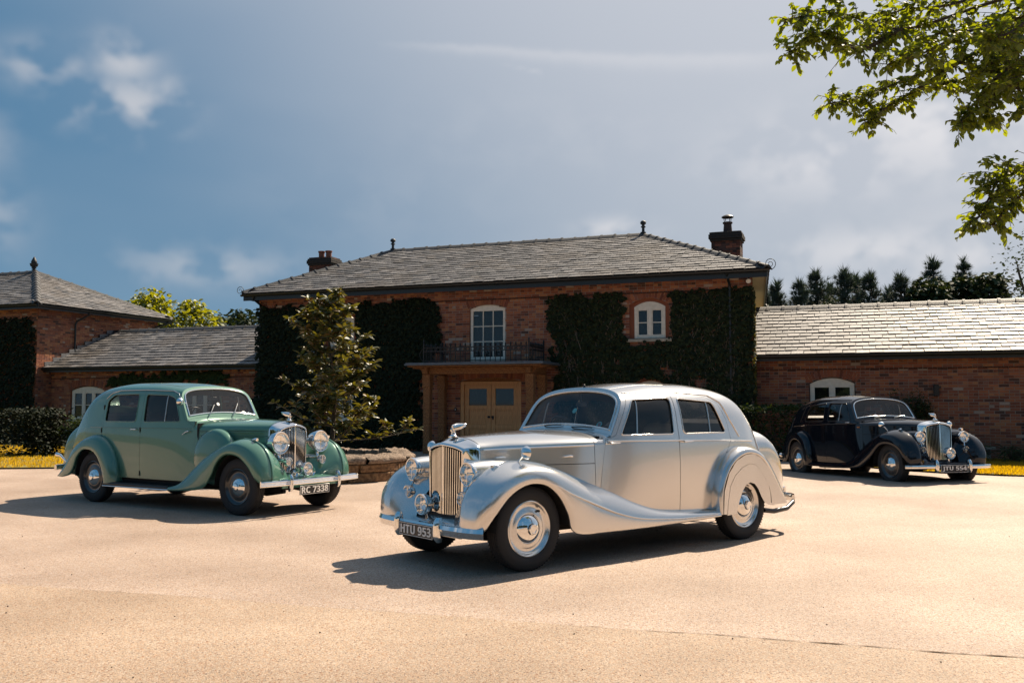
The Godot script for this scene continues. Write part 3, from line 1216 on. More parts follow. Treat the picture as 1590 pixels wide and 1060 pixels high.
	var cowl := lathe(v2([0, 0.19, 0.03, 0.20, 0.06, 0.16, 0.10, 0.06, 0.11, 0.0]), 18, axis(Vector3(-1.27, 7.56, -5.0), Vector3.UP))
	for k in 4:
		var a := k * PI / 2 + 0.4
		cowl.merge(tube([Vector3(-1.27 + cos(a) * 0.12, 7.43, -5.0 + sin(a) * 0.12), Vector3(-1.27 + cos(a) * 0.14, 7.58, -5.0 + sin(a) * 0.14)], 0.012))
	put(c, "cowl", cowl, M.iron)
	# windows
	window(h, -8.35, -7.21, 2.74, 4.315, 0.12, 1, 3, 3, -0.05, 0.12, "tall cream balcony window with nine panes and arched head")
	window(h, -3.30, -2.41, 3.30, 4.20, 0.15, 2, 2, 1, -0.10, 0.07, "small cream casement window with arched head between ivy")
	window(h, -13.30, -12.41, 3.30, 4.20, 0.15, 2, 2, 1, -0.10)
	window(h, -3.34, -2.37, 0.90, 1.95, 0.15, 2, 2, 1, -0.10)
	window(h, -13.34, -12.37, 0.90, 1.95, 0.15, 2, 2, 1, -0.10)
	for q in [[-2.85, 3.235], [-12.85, 3.235], [-2.85, 0.83], [-12.85, 0.83]]:
		var sb := MB.new()
		sb.cbox(Vector3(1.28, 0.085, 0.22), 0.01, T(q[0], q[1], 0.0))
		put(h, "window_sill", sb, M.stone_sill)
	# the oak doors
	var fr2 := MB.new()
	for s in [[-8.655, -8.535], [-6.815, -6.695]]:
		fr2.cbox(Vector3(0.12, 2.12, 0.12), 0.008, T((s[0] + s[1]) / 2, 1.06, -0.06))
	fr2.cbox(Vector3(1.72, 0.095, 0.118), 0.008, T(-7.675, 2.075, -0.06))
	var hd := arch_poly(-8.65, -6.70, 2.122, 2.13, 0.105)
	put(h, "door_head", prism(hd, 0.05, T(0, 0, -0.105)), M.oak_rough)
	put(h, "door_frame", fr2, M.oak)
	for k in 2:
		var x0 := -8.53 + k * 0.862
		var x1 := x0 + 0.85
		var mb := MB.new()
		var zc := -0.075
		var st := 0.135
		for q in [[x0 + st / 2, 1.015, st, 2.02], [x1 - st / 2, 1.015, st, 2.02]]:
			mb.cbox(Vector3(q[2], q[3], 0.05), 0.004, T(q[0], q[1], zc))
		for q in [[1.965, 0.125], [1.345, 0.12], [0.775, 0.12], [0.11, 0.20]]:
			mb.cbox(Vector3(0.85 - st * 2, q[1], 0.049), 0.004, T((x0 + x1) / 2, q[0], zc))
		var o := put(h, "door", mb, M.oak)
		var g := MB.new()
		g.box(Vector3(0.85 - st * 2 + 0.01, 0.50, 0.008), T((x0 + x1) / 2, 1.655, zc))
		put(o, "pane", g, M.pane)
		for q in [[0.835, 1.285], [0.21, 0.715]]:
			var pb := MB.new()
			pb.cbox(Vector3(0.85 - st * 2 - 0.004, q[1] - q[0] - 0.004, 0.016), 0.006, T((x0 + x1) / 2, (q[0] + q[1]) / 2, zc - 0.006))
			pb.cbox(Vector3(0.85 - st * 2 - 0.10, q[1] - q[0] - 0.10, 0.024), 0.010, T((x0 + x1) / 2, (q[0] + q[1]) / 2, zc - 0.001))
			put(o, "panel", pb, M.oak)
		var kx := x1 - 0.055 if k == 0 else x0 + 0.055
		put(o, "knob", lathe(v2([0, 0.035, 0.008, 0.035, 0.010, 0.012, 0.035, 0.012, 0.04, 0.03, 0.06, 0.032, 0.07, 0.02, 0.072, 0.0]), 16, axis(Vector3(kx, 1.06, zc + 0.025), Vector3.BACK)), M.iron)
		if k == 1:
			var e := MB.new()
			e.cbox(Vector3(0.045, 0.10, 0.012), 0.003, T(kx, 1.03, zc + 0.03))
			put(o, "lock_plate", e, M.iron)
	var dk := MB.new()
	dk.box(Vector3(2.0, 2.2, 0.02), T(-7.67, 1.1, -1.4))
	put(h, "hall_wall", dk, M.room_dark)
	rebase(h, -7.96, -4.36)


func wing(h: Node3D, a0: float, a1: float, holes: Array, focus: Rect2, sf: Rect2, gable_right: bool) -> void:
	var mortar := MB.new()
	var many := MB.new()
	var rev := MB.new()
	var wall := put(h, "wall", prism(PackedVector2Array([Vector2(0, 0), Vector2(0.1, 0), Vector2(0, 0.1)]), 0.01), M.mortar)
	var x := T(0, 0, -0.7)
	brick_wall(wall, PackedVector2Array([Vector2(a0, 0), Vector2(a1, 0), Vector2(a1, 2.40), Vector2(a0, 2.40)]), holes, x, 250, focus, many, mortar)
	brick_wall(wall, PackedVector2Array([Vector2(a0, 2.40), Vector2(a1, 2.40), Vector2(a1, 2.72), Vector2(a0, 2.72)]), [], T(0, 0, -0.668), 50, Rect2(a0, 2.4, a1 - a0, 0.3), many, mortar)
	var k := a0
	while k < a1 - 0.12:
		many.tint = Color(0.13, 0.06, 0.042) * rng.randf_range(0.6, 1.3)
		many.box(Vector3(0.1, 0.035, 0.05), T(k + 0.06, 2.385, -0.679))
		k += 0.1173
	for hole in holes:
		reveal(rev, hole, 0.14, x)
		arch_bricks(many, hole[0].x - 0.05, hole[1].x + 0.05, hole[2].y + 0.005, hole[8].y - hole[2].y, x)
	mortar.quad(Vector3(a0, 0, -6.7), Vector3(a1, 0, -6.7), Vector3(a1, 2.7, -6.7), Vector3(a0, 2.7, -6.7))
	if gable_right:
		mortar.quad(Vector3(a1, 0, -6.7), Vector3(a1, 0, -0.7), Vector3(a1, 2.7, -0.7), Vector3(a1, 2.7, -6.7))
		mortar.face(Vector3(a1, 2.7, -0.7), Vector3(a1, 4.2, -3.7), Vector3(a1, 2.7, -6.7))
	wall.mesh = mortar.mesh(M.mortar)
	put(wall, "brickwork", many, M.brick_many, "", "stuff")
	if holes:
		put(wall, "reveal", rev, M.brick1, "", "stuff")
	var base := MB.new()
	var sl := MB.new()
	var roof := put(h, "roof", prism(PackedVector2Array([Vector2(0, 0), Vector2(0.1, 0), Vector2(0, 0.1)]), 0.01), M.roof_base)
	slates(roof, [Vector3(a0, 2.78, -0.29), Vector3(a1, 2.78, -0.29), Vector3(a1, 4.34, -3.7), Vector3(a0, 4.34, -3.7)], 300, sf, sl, base)
	slates(roof, [Vector3(a1, 2.78, -7.1), Vector3(a0, 2.78, -7.1), Vector3(a0, 4.34, -3.7), Vector3(a1, 4.34, -3.7)], 0, Rect2(), sl, base)
	roof.mesh = base.mesh(M.roof_base)
	put(roof, "slating", sl, M.slate_many, "", "stuff")
	ridge_tiles(roof, Vector3(a0, 4.34, -3.7), Vector3(a1, 4.34, -3.7))
	var f := MB.new()
	f.box(Vector3(a1 - a0 - 0.02, 0.03, 0.38), T((a0 + a1) / 2, 2.70, -0.50))
	f.box(Vector3(a1 - a0 - 0.02, 0.16, 0.03), T((a0 + a1) / 2, 2.69, -0.315))
	put(h, "fascia", f, M.fascia)
	gutter(h, Vector3(a0 + 0.02, 2.745, -0.23), Vector3(a1 - 0.02, 2.745, -0.23))


func make_right_wing() -> void:
	var h := building("single_storey_wing", "low brick wing with sunlit slate roof behind the black saloon", "wing")
	wing(h, -0.35, 9.2, [arch_poly(1.38, 2.56, 0.85, 2.02, 0.15)], Rect2(2.6, 0.9, 6.0, 1.5), Rect2(0.3, 0.2, 8.0, 3.2), true)
	window(h, 1.40, 2.54, 0.88, 2.0, 0.15, 2, 2, 1, -0.76, 0.07)
	var sb := MB.new()
	sb.cbox(Vector3(1.36, 0.085, 0.22), 0.01, T(1.97, 0.83, -0.7))
	put(h, "window_sill", sb, M.stone_sill)
	rebase(h, 4.6, -3.7)


func make_left_wing() -> void:
	var h := building("single_storey_wing", "low brick link with weathered slate roof behind the green saloon", "wing")
	wing(h, -25.66, -15.97, [arch_poly(-24.72, -23.12, 0.85, 1.96, 0.16), arch_poly(-19.72, -18.12, 0.85, 1.96, 0.16)], Rect2(-23.1, 1.2, 7.0, 1.2), Rect2(0.4, 0.2, 9.0, 3.0), false)
	for a in [-24.70, -19.70]:
		window(h, a, a + 1.56, 0.88, 1.94, 0.15, 3, 2, 1, -0.76, 0.07)
		var sb := MB.new()
		sb.cbox(Vector3(1.75, 0.085, 0.22), 0.01, T(a + 0.78, 0.83, -0.7))
		put(h, "window_sill", sb, M.stone_sill)
	# the lead flashing where the slates meet the pavilion
	var fl := MB.new()
	for k in 9:
		var t := k / 9.0
		var p := Vector3(-25.60, 2.86, -0.33).lerp(Vector3(-25.60, 4.42, -3.7), t + 0.055)
		fl.box(Vector3(0.03, 0.15, 0.44), Transform3D(Basis(Vector3.RIGHT, 0.1), p))
	put(h, "flashing", fl, M.lead)
	rebase(h, -20.8, -3.7)


func make_pavilion() -> void:
	var h := building("corner_pavilion", "two storey brick pavilion with hipped slate roof and ivy covered front", "house")
	var mortar := MB.new()
	var many := MB.new()
	var wall := put(h, "wall", prism(PackedVector2Array([Vector2(0, 0), Vector2(0.1, 0), Vector2(0, 0.1)]), 0.01), M.mortar)
	var e := -25.68
	brick_wall(wall, PackedVector2Array([Vector2(-33, 0), Vector2(e, 0), Vector2(e, 5.02), Vector2(-33, 5.02)]), [], Transform3D.IDENTITY, 60, Rect2(-30, 4.5, 5, 0.6), many, mortar)
	var side := Transform3D(Basis(Vector3(0, 0, -1), Vector3.UP, Vector3(1, 0, 0)), Vector3(e, 0, 0))
	brick_wall(wall, PackedVector2Array([Vector2(0, 0), Vector2(6.2, 0), Vector2(6.2, 4.62), Vector2(0, 4.62)]), [], side, 200, Rect2(0, 2.9, 6.2, 1.7), many, mortar)
	brick_wall(wall, PackedVector2Array([Vector2(0, 4.62), Vector2(6.2, 4.62), Vector2(6.2, 5.02), Vector2(0, 5.02)]), [], side * T(0, 0, 0.035), 40, Rect2(0, 4.6, 6.2, 0.5), many, mortar)
	for q in [[Vector3(-33, 0, 0), Vector3(-33, 0, -6.2)], [Vector3(-33, 0, -6.2), Vector3(e, 0, -6.2)]]:
		mortar.quad(q[0], q[1], q[1] + Vector3.UP * 5.0, q[0] + Vector3.UP * 5.0)
	wall.mesh = mortar.mesh(M.mortar)
	put(wall, "brickwork", many, M.brick_many, "", "stuff")
	var fl := Vector3(-37.0, 5.10, 0.46)
	var fr := Vector3(e + 0.44, 5.10, 0.46)
	var br := Vector3(e + 0.44, 5.10, -6.65)
	var bl := Vector3(-37.0, 5.10, -6.65)
	var rr := Vector3(-29.3, 6.88, -3.1)
	var rl := Vector3(-37.0, 6.88, -3.1)
	var base := MB.new()
	var sl := MB.new()
	var roof := put(h, "roof", prism(PackedVector2Array([Vector2(0, 0), Vector2(0.1, 0), Vector2(0, 0.1)]), 0.01), M.roof_base)
	slates(roof, [fl, fr, rr, rl], 100, Rect2(7.0, 0.2, 5.0, 3.4), sl, base, 0.30, 0.22)
	slates(roof, [fr, br, rr], 200, Rect2(0.2, 0.2, 6.6, 3.4), sl, base, 0.30, 0.22)
	slates(roof, [br, bl, rl, rr], 0, Rect2(), sl, base, 0.30, 0.22)
	roof.mesh = base.mesh(M.roof_base)
	put(roof, "slating", sl, M.slate_many, "", "stuff")
	ridge_tiles(roof, fr, rr)
	ridge_tiles(roof, br, rr)
	ridge_tiles(roof, rl, rr)
	finial(roof, rr + Vector3(-0.1, 0.05, 0), 0.2)
	put(roof, "urn_finial", lathe(v2([0, 0.09, 0.03, 0.09, 0.06, 0.04, 0.10, 0.05, 0.16, 0.14, 0.24, 0.16, 0.27, 0.17, 0.28, 0.10, 0.32, 0.12, 0.40, 0.10, 0.50, 0.05, 0.58, 0.0]), 18, axis(rr + Vector3(-0.1, 0.12, 0), Vector3.UP)), M.ridge)
	var f := MB.new()
	f.box(Vector3(0.42, 0.03, 6.9), T(e + 0.22, 5.0, -3.1))
	f.box(Vector3(0.03, 0.16, 7.0), T(e + 0.42, 4.99, -3.1))
	f.box(Vector3(11.5, 0.03, 0.42), T(e - 5.3, 5.0, 0.225))
	f.box(Vector3(11.6, 0.16, 0.03), T(e - 5.3, 4.99, 0.43))
	put(h, "fascia", f, M.fascia)
	gutter(h, Vector3(e + 0.49, 5.05, 0.5), Vector3(e + 0.49, 5.05, -6.7))
	gutter(h, Vector3(-37, 5.05, 0.51), Vector3(e + 0.5, 5.05, 0.51))
	downpipe(h, [Vector3(e + 0.47, 5.0, -2.0), Vector3(e + 0.42, 4.88, -2.0), Vector3(e + 0.12, 4.62, -1.72), Vector3(e + 0.07, 4.5, -1.7), Vector3(e + 0.07, 3.45, -1.7)])
	downpipe(h, [Vector3(e + 0.47, 5.0, -6.4), Vector3(e + 0.42, 4.88, -6.3), Vector3(e + 0.12, 4.72, -6.0), Vector3(e + 0.07, 4.6, -5.9), Vector3(e + 0.07, 4.0, -5.9)])
	rebase(h, -30.0, -3.1)
	# the stack that shows over the main roof's left hip
	var st := thing("chimney_stack", "red brick chimney stack with two round pots behind the main roof's left hip", "chimney", HOUSE_AT, HOUSE_TURN)
	var cb := chimney(st, Vector3(STACK.x, 0.0, STACK.z), 1.08, 0.8, STACK.y, STACK.y - 0.34)
	for k in 2:
		put(cb, "chimney_pot", lathe(v2([0, 0.15, 0.05, 0.15, 0.07, 0.125, 0.26, 0.125, 0.28, 0.155, 0.33, 0.155, 0.34, 0.11, 0.34, 0.0]), 16, axis(Vector3(STACK.x - 0.16 + k * 0.36, STACK.y, STACK.z), Vector3.UP)), M.terracotta)
	rebase(st, STACK.x, STACK.z)


const STACK := Vector3(-19.1, 7.78, -9.0)


func make_porch() -> void:
	var p := building("timber_porch", "oak post porch with lead flat roof over the double doors", "porch")
	for q in [[-9.20, 1.14], [-6.00, 1.14], [-9.20, 0.11], [-6.00, 0.11]]:
		var mb := MB.new()
		mb.cbox(Vector3(0.215, 1.94, 0.215), 0.02, T(q[0], 0.97, q[1]))
		# shaped head of the post
		mb.merge(sweep(v2([-0.13, 2.30, 0.13, 2.30, 0.13, 2.20, 0.11, 2.12, 0.105, 2.03, 0.125, 1.96, 0.10, 1.92, -0.10, 1.92, -0.125, 1.96, -0.105, 2.03, -0.11, 2.12, -0.13, 2.20]), [T(q[0] - 0.122, 0, q[1]), T(q[0] + 0.122, 0, q[1])], 0.7))
		put(p, "post", mb, M.oak_rough)
	var b := MB.new()
	b.cbox(Vector3(3.05, 0.20, 0.17), 0.015, T(-7.60, 2.415, 1.14))
	for s in [-9.20, -6.00]:
		b.cbox(Vector3(0.17, 0.20, 1.45), 0.015, T(s, 2.418, 0.64))
		# brackets beside the posts
	put(p, "beam", b, M.oak_rough)
	for s in [-1, 1]:
		for q in [[-9.20, s], [-6.00, s]]:
			var k := MB.new()
			var poly := PackedVector2Array(v2([0, 0, 0.10 , 0, 0.16, 0.06, 0.20, 0.14, 0.46, 0.17, 0.46, 0.215, 0, 0.215]))
			var x := T(q[0], 2.315, 1.06) if s > 0 else Transform3D(Basis(Vector3(-1, 0, 0), Vector3.UP, Vector3(0, 0, -1)), Vector3(q[0], 2.315, 1.22))
			if (q[0] < -8 and s < 0) or (q[0] > -7 and s > 0):
				prism(poly, 0.16, x, k)
				put(p, "bracket", k, M.oak_rough)
	var c := MB.new()
	c.cbox(Vector3(4.12, 0.035, 1.62), 0.01, T(-7.58, 2.533, 0.80))
	put(p, "cornice_board", c, M.oak_rough)
	var l := MB.new()
	l.cbox(Vector3(4.26, 0.05, 1.70), 0.015, T(-7.58, 2.578, 0.84))
	l.cbox(Vector3(4.20, 0.03, 1.66), 0.01, T(-7.58, 2.62, 0.83))
	put(p, "lead_roof", l, M.lead)
	for k in 5:
		var s := MB.new()
		s.cbox(Vector3(3.0, 0.018, 0.19), 0.003, T(-7.60, 2.503, 0.25 + k * 0.2))
		put(p, "soffit_board", s, M.oak_rough)
	rebase(p, -7.6, 0.6)
	# railing
	var r := building("balcony_railing", "black wrought iron balcony railing with spear heads above the porch", "railing")
	var z := 1.34
	var y0 := 2.64
	var rails := MB.new()
	for y in [2.70, 3.08, 2.97]:
		rails.box(Vector3(3.26, 0.022, 0.034), T(-7.61, y, z))
		for a in [-9.24, -5.98]:
			rails.box(Vector3(0.034, 0.022, z - 0.02), T(a, y + 0.001, z / 2))
	put(r, "rail", rails, M.iron)
	var spots := []
	for k in 21:
		spots.append(Vector3(-9.16 + k * 0.155, 0, z))
	for k in 9:
		spots.append(Vector3(-9.24, 0, 0.10 + k * 0.135)); spots.append(Vector3(-5.98, 0, 0.10 + k * 0.135))
	var bar := MB.new()
	bar.merge(tube([Vector3(0, y0, 0), Vector3(0, 3.11, 0)], 0.0125, 0.0125, 6))
	bar.merge(lathe(v2([0, 0.012, 0.02, 0.026, 0.03, 0.013, 0.05, 0.028, 0.11, 0.0]), 8, axis(Vector3(0, 3.10, 0), Vector3.UP)))
	bar.box(Vector3(0.04, 0.012, 0.012), T(0, 3.135, 0))
	var bm := bar.mesh(M.iron)
	for q in spots:
		put_mesh(r, "baluster", bm, T(q.x, 0, q.z))
	var ring := MB.new()
	var pts := []
	for k in 15:
		pts.append(Vector3(cos(TAU * k / 14) * 0.05, 3.025 + sin(TAU * k / 14) * 0.05, 0))
	ring.merge(tube(pts, 0.010, 0.010, 5))
	var rm := ring.mesh(M.iron)
	for k in 20:
		put_mesh(r, "ring", rm, T(-9.0825 + k * 0.155, 0, z))
	for k in 8:
		for a in [-9.24, -5.98]:
			put_mesh(r, "ring", rm, Transform3D(Basis(Vector3.UP, PI / 2), Vector3(a, 0, 0.1675 + k * 0.135)))
	for a in [-9.24, -5.98]:
		for zz in [z, 0.04]:
			var st := MB.new()
			st.cbox(Vector3(0.035, 0.56, 0.035), 0.004, T(a, y0 + 0.28, zz))
			st.merge(lathe(v2([0, 0.02, 0.02, 0.03, 0.04, 0.015, 0.07, 0.03, 0.14, 0.0]), 10, axis(Vector3(a, 3.19, zz), Vector3.UP)))
			put(r, "standard", st, M.iron)
		# bowed stay at the outer corner
		var sd := -1.0 if a < -8 else 1.0
		var bow := []
		for k in 9:
			var t := k / 8.0
			bow.append(Vector3(a + sd * 0.13 * sin(PI * t), y0 + 0.02 + 0.42 * t, z))
		put(r, "stay", tube(bow, 0.010, 0.010, 6), M.iron)
	rebase(r, -7.6, 0.7)


func make_wall_things() -> void:
	# two floodlights under the porch, a bell push, a wall light, an eaves spotlight
	for q in [[-9.31, 2.21, "small brown floodlight on the brickwork left of the oak doors"], [-6.08, 2.22, "small brown floodlight on the brickwork right of the oak doors"]]:
		var f := building("floodlight", q[2], "floodlight", "floodlights under the porch")
		var b := MB.new()
		b.cbox(Vector3(0.17, 0.13, 0.10), 0.012, Transform3D(Basis(Vector3.RIGHT, 0.35), Vector3(q[0], q[1], 0.12)))
		put(f, "lamp_body", b, M.oak_rough)
		var g := MB.new()
		g.box(Vector3(0.14, 0.10, 0.006), Transform3D(Basis(Vector3.RIGHT, 0.35), Vector3(q[0], q[1], 0.12)) * T(0, 0, 0.052))
		put(f, "lens", g, M.pane)
		var k := MB.new()
		k.box(Vector3(0.04, 0.05, 0.08), T(q[0], q[1] - 0.02, 0.04))
		put(f, "bracket", k, M.iron)
		rebase(f, q[0], 0.0)
	var bell := building("bell_push", "round black bell push on the brick wall left of the oak doors", "doorbell")
	put(bell, "back_plate", lathe(v2([0, 0.055, 0.012, 0.055, 0.02, 0.045, 0.022, 0.025, 0.022, 0.0]), 20, axis(Vector3(-8.81, 1.28, 0.003), Vector3.BACK)), M.iron)
	put(bell, "button", lathe(v2([0, 0.018, 0.012, 0.017, 0.016, 0.0]), 14, axis(Vector3(-8.81, 1.28, 0.024), Vector3.BACK)), M.satin_metal)
	rebase(bell, -8.81, 0.0)
	var wl := building("wall_light", "black box wall light on the brick wing above the black saloon's bonnet", "wall light")
	var wb := MB.new()
	wb.cbox(Vector3(0.13, 0.30, 0.11), 0.012, T(4.53, 1.80, -0.64))
	wb.box(Vector3(0.05, 0.06, 0.06), T(4.62, 1.88, -0.66))
	put(wl, "lamp_body", wb, M.iron)
	rebase(wl, 4.53, -0.7)
	var sp := building("eaves_spotlight", "small round spotlight on a bracket under the main roof's right eave", "spotlight")
	put(sp, "lamp_body", lathe(v2([-0.13, 0.0, -0.12, 0.04, -0.02, 0.065, 0.0, 0.075, 0.012, 0.07]), 18, axis(Vector3(-0.08, 4.76, 0.22), Vector3(0.1, -0.5, 1))), M.iron)
	put(sp, "lens", lathe(v2([0.0, 0.068, 0.012, 0.06, 0.02, 0.0]), 18, axis(Vector3(-0.08, 4.76, 0.22), Vector3(0.1, -0.5, 1))), M.white_sticker)
	put(sp, "bracket", tube([Vector3(-0.08, 4.92, 0.03), Vector3(-0.08, 4.86, 0.12), Vector3(-0.08, 4.80, 0.16)], 0.02, 0.02, 8), M.iron)
	rebase(sp, -0.08, 0.0)


# ---------------------------------------------------------------- the cars: x forward from the front axle, y up, z to the car's right
class Shell:
	# a body surface from keys [x, sill y, belt y, top y, sill half width, belt half width, n, m, tumblehome]
	var x0 := 0.0
	var count := 0
	var t := []

	func _init(keys: Array) -> void:
		x0 = keys[0][0]
		count = roundi((keys[-1][0] - x0) / 0.01) + 1
		for k in count:
			var r := PackedFloat32Array()
			r.resize(8)
			t.append(r)
		var m := keys.size()
		for c in 8:
			var d := []
			for k in m - 1:
				d.append((keys[k + 1][c + 1] - keys[k][c + 1]) / (keys[k + 1][0] - keys[k][0]))
			var s := [d[0]]
			for k in range(1, m - 1):
				if d[k - 1] * d[k] <= 0.0:
					s.append(0.0)
				else:
					var h0: float = keys[k][0] - keys[k - 1][0]
					var h1: float = keys[k + 1][0] - keys[k][0]
					s.append((3.0 * (h0 + h1)) / ((2.0 * h1 + h0) / d[k - 1] + (h1 + 2.0 * h0) / d[k]))
			s.append(d[m - 2])
			var g := 0
			for k in count:
				var x := x0 + k * 0.01
				while g < m - 2 and x > keys[g + 1][0]:
					g += 1
				var h: float = keys[g + 1][0] - keys[g][0]
				var u := clampf((x - keys[g][0]) / h, 0.0, 1.0)
				var u2 := u * u
				var u3 := u2 * u
				t[k][c] = (2 * u3 - 3 * u2 + 1) * keys[g][c + 1] + (u3 - 2 * u2 + u) * h * s[g] + (-2 * u3 + 3 * u2) * keys[g + 1][c + 1] + (u3 - u2) * h * s[g + 1]

	func par(x: float) -> PackedFloat32Array:
		var f := clampf((x - x0) * 100.0, 0.0, count - 1.001)
		var k := int(f)
		var u := f - k
		var a: PackedFloat32Array = t[k]
		var b: PackedFloat32Array = t[k + 1]
		var o := PackedFloat32Array()
		o.resize(8)
		for c in 8:
			o[c] = a[c] + (b[c] - a[c]) * u
		return o

	func pos(x: float, s: float) -> Vector3:
		var sg := 1.0
		if s > 1.0:
			s = 2.0 - s
			sg = -1.0
		s = maxf(s, 0.0)
		var p := par(x)
		if s < 0.4:
			var q := s / 0.4
			return Vector3(x, lerpf(p[0], p[1], q), sg * (p[4] + (p[3] - p[4]) * (1.0 - q) * (1.0 - q) + 0.05 * q * (1.0 - q) * (p[1] - p[0])))
		var w := (s - 0.4) / 0.6
		var ph: float
		if w < 0.6:
			ph = asin(pow(w / 0.6 * 0.82, p[5] * 0.5))
		else:
			ph = lerpf(asin(pow(0.82, p[5] * 0.5)), PI / 2, (w - 0.6) / 0.4)
		var T_ := pow(sin(ph), 2.0 / p[5])
		return Vector3(x, p[1] + (p[2] - p[1]) * T_, sg * p[4] * (1.0 - p[7] * T_) * pow(maxf(cos(ph), 0.0), 2.0 / p[6]))

	func s_of(x: float, y: float) -> float:
		var p := par(x)
		if y <= p[1]:
			return 0.4 * (y - p[0]) / (p[1] - p[0])
		var T_ := minf((y - p[1]) / (p[2] - p[1]), 1.0)
		if T_ < 0.82:
			return 0.4 + 0.6 * 0.6 * T_ / 0.82
		var a := asin(pow(0.82, p[5] * 0.5))
		return 0.4 + 0.6 * (0.6 + 0.4 * (asin(pow(T_, p[5] * 0.5)) - a) / (PI / 2 - a))

	func ev(x: float, s: float) -> Array:
		var p := pos(x, s)
		var q := (pos(x + 0.014, s) - pos(x - 0.014, s)).cross(pos(x, s + 0.012) - pos(x, s - 0.012))
		if q.length_squared() < 1e-14:
			q = Vector3(0, 1, 0)
		q = q.normalized()
		if q.dot(p - Vector3(clampf(x, -2.9, -0.2), 0.75, 0)) < 0.0:
			q = -q
		return [p, q]

	func map(poly: Array, step := 0.03) -> PackedVector2Array:
		var o := PackedVector2Array()
		for k in poly.size():
			var a: Vector2 = poly[k]
			var b: Vector2 = poly[(k + 1) % poly.size()]
			var m := maxi(1, ceili(a.distance_to(b) / step))
			for j in m:
				var p := a.lerp(b, float(j) / m)
				o.append(Vector2(p.x, s_of(p.x, p.y)))
		if Geometry2D.is_polygon_clockwise(o):
			o.reverse()
		return o

	# a line of points lying on the surface, lifted a little
	func line(pts: Array, lift: float, step := 0.04) -> Array:
		var o := []
		for k in pts.size() - 1:
			var a: Vector2 = pts[k]
			var b: Vector2 = pts[k + 1]
			var m := maxi(1, ceili(a.distance_to(b) / step))
			for j in m + (1 if k == pts.size() - 2 else 0):
				var p := a.lerp(b, float(j) / m)
				var e := ev(p.x, s_of(p.x, p.y))
				o.append(e[0] + e[1] * lift)
		return o


func both(parent: Node3D, called: String, mb: MB, m: Material, label := "") -> Array:
	var r := mb.mirrored()
	return [put(parent, called, mb, m, label), put(parent, called, r, m, label)]


func one(mb: MB) -> MB:
	var r := mb.mirrored()
	return mb.merge(r)


func ccw(p: PackedVector2Array) -> PackedVector2Array:
	if Geometry2D.is_polygon_clockwise(p):
		p.reverse()
	return p


func wing_rows(st: Array) -> Array:
	var rows := []
	for q in st:
		var c := Vector3(q[0], q[1], q[2])
		var e := Vector3(q[3], q[4], q[5])
		var i := Vector3(q[6], q[7], q[8])
		var a := c.lerp(e, 0.26)
		a.z = c.z + (e.z - c.z) * 0.80
		var b := c.lerp(e, 0.62)
		b.z = e.z + 0.002
		rows.append([i + Vector3(-0.02, -0.10, -0.10), i, c.lerp(i, 0.45) + Vector3(0, (c.y - i.y) * 0.22, 0), c, a, b, e, e + Vector3(0, 0.006, -0.04)])
	return rows


func wheel(root: Node3D, at: Vector3, side: float, S: Dictionary) -> void:
	var x := Transform3D(Basis.IDENTITY if side > 0 else Basis(Vector3.UP, PI), at)
	var R: float = S.R
	var rr: float = S.rim_r
	var prof := []
	for q in [[0.066, rr], [0.078, rr + 0.012], [0.085, rr + 0.035], [0.087, (rr + R) * 0.5], [0.082, R - 0.045], [0.078, R - 0.030], [0.072, R - 0.018], [0.060, R - 0.004], [0.048, R], [0.046, R - 0.007], [0.040, R - 0.007], [0.038, R], [0.022, R], [0.020, R - 0.007], [0.014, R - 0.007], [0.012, R]]:
		prof.append(Vector2(q[0], q[1]))
	for k in range(prof.size() - 1, -1, -1):
		prof.append(Vector2(-prof[k].x, prof[k].y))
	var rim := []
	for q in [[0.064, rr + 0.004], [0.074, rr + 0.004], [0.078, rr - 0.004], [0.074, rr - 0.012], [0.062, rr - 0.020], [0.050, rr - 0.032], [0.046, rr - 0.045], [0.052, rr - 0.07], [0.060, rr - 0.088], [0.058, S.cap_r - 0.01], [0.0, S.cap_r - 0.02]]:
		rim.append(Vector2(q[0], q[1]))
	var o := put(root, "wheel", lathe(rim, 56, x), S.wheel_paint)
	put(o, "tyre", lathe(prof, 64, x, 0.6), M.rubber)
	# tread: short ribs across the shoulder
	var tb := MB.new()
	for k in 72:
		var a := TAU * k / 72
		for sd in [-1, 1]:
			tb.box(Vector3(0.012, 0.007, 0.026), x * Transform3D(Basis(Vector3.BACK, a - PI / 2), Vector3(cos(a) * (R - 0.0055), sin(a) * (R - 0.0055), sd * 0.056)))
	put(o, "tread", tb, M.tread, "", "stuff")
	var cr_: float = S.cap_r
	var cap := [[0.056, cr_ + 0.004], [0.062, cr_], [0.078, cr_ * 0.90], [0.092, cr_ * 0.72], [0.100, cr_ * 0.5], [0.103, cr_ * 0.42]]
	if S.hex:
		cap += [[0.104, 0.050], [0.112, 0.050]]
	else:
		cap += [[0.104, 0.052], [0.110, 0.050], [0.116, 0.046], [0.118, 0.040], [0.119, 0.0]]
	var hp_ := []
	for q in cap:
		hp_.append(Vector2(q[0], q[1]))
	var hub := lathe(hp_, 40, x)
	if S.hex:
		hub.merge(lathe(v2([0.104, 0.053, 0.128, 0.050, 0.132, 0.044, 0.132, 0.036, 0.128, 0.032, 0.128, 0.0]), 6, x, 0.99))
	put(o, "hubcap", hub, M.chrome)
	if S.hex:
		put(o, "valve", lathe(v2([0.04, 0.011, 0.075, 0.011, 0.078, 0.0]), 10, x * T(0.11, 0.145, 0)), M.black_trim)
	# brake drum behind
	put(o, "drum", lathe(v2([-0.06, 0.0, -0.06, 0.17, 0.03, 0.17, 0.03, 0.0]), 24, x), M.underside)


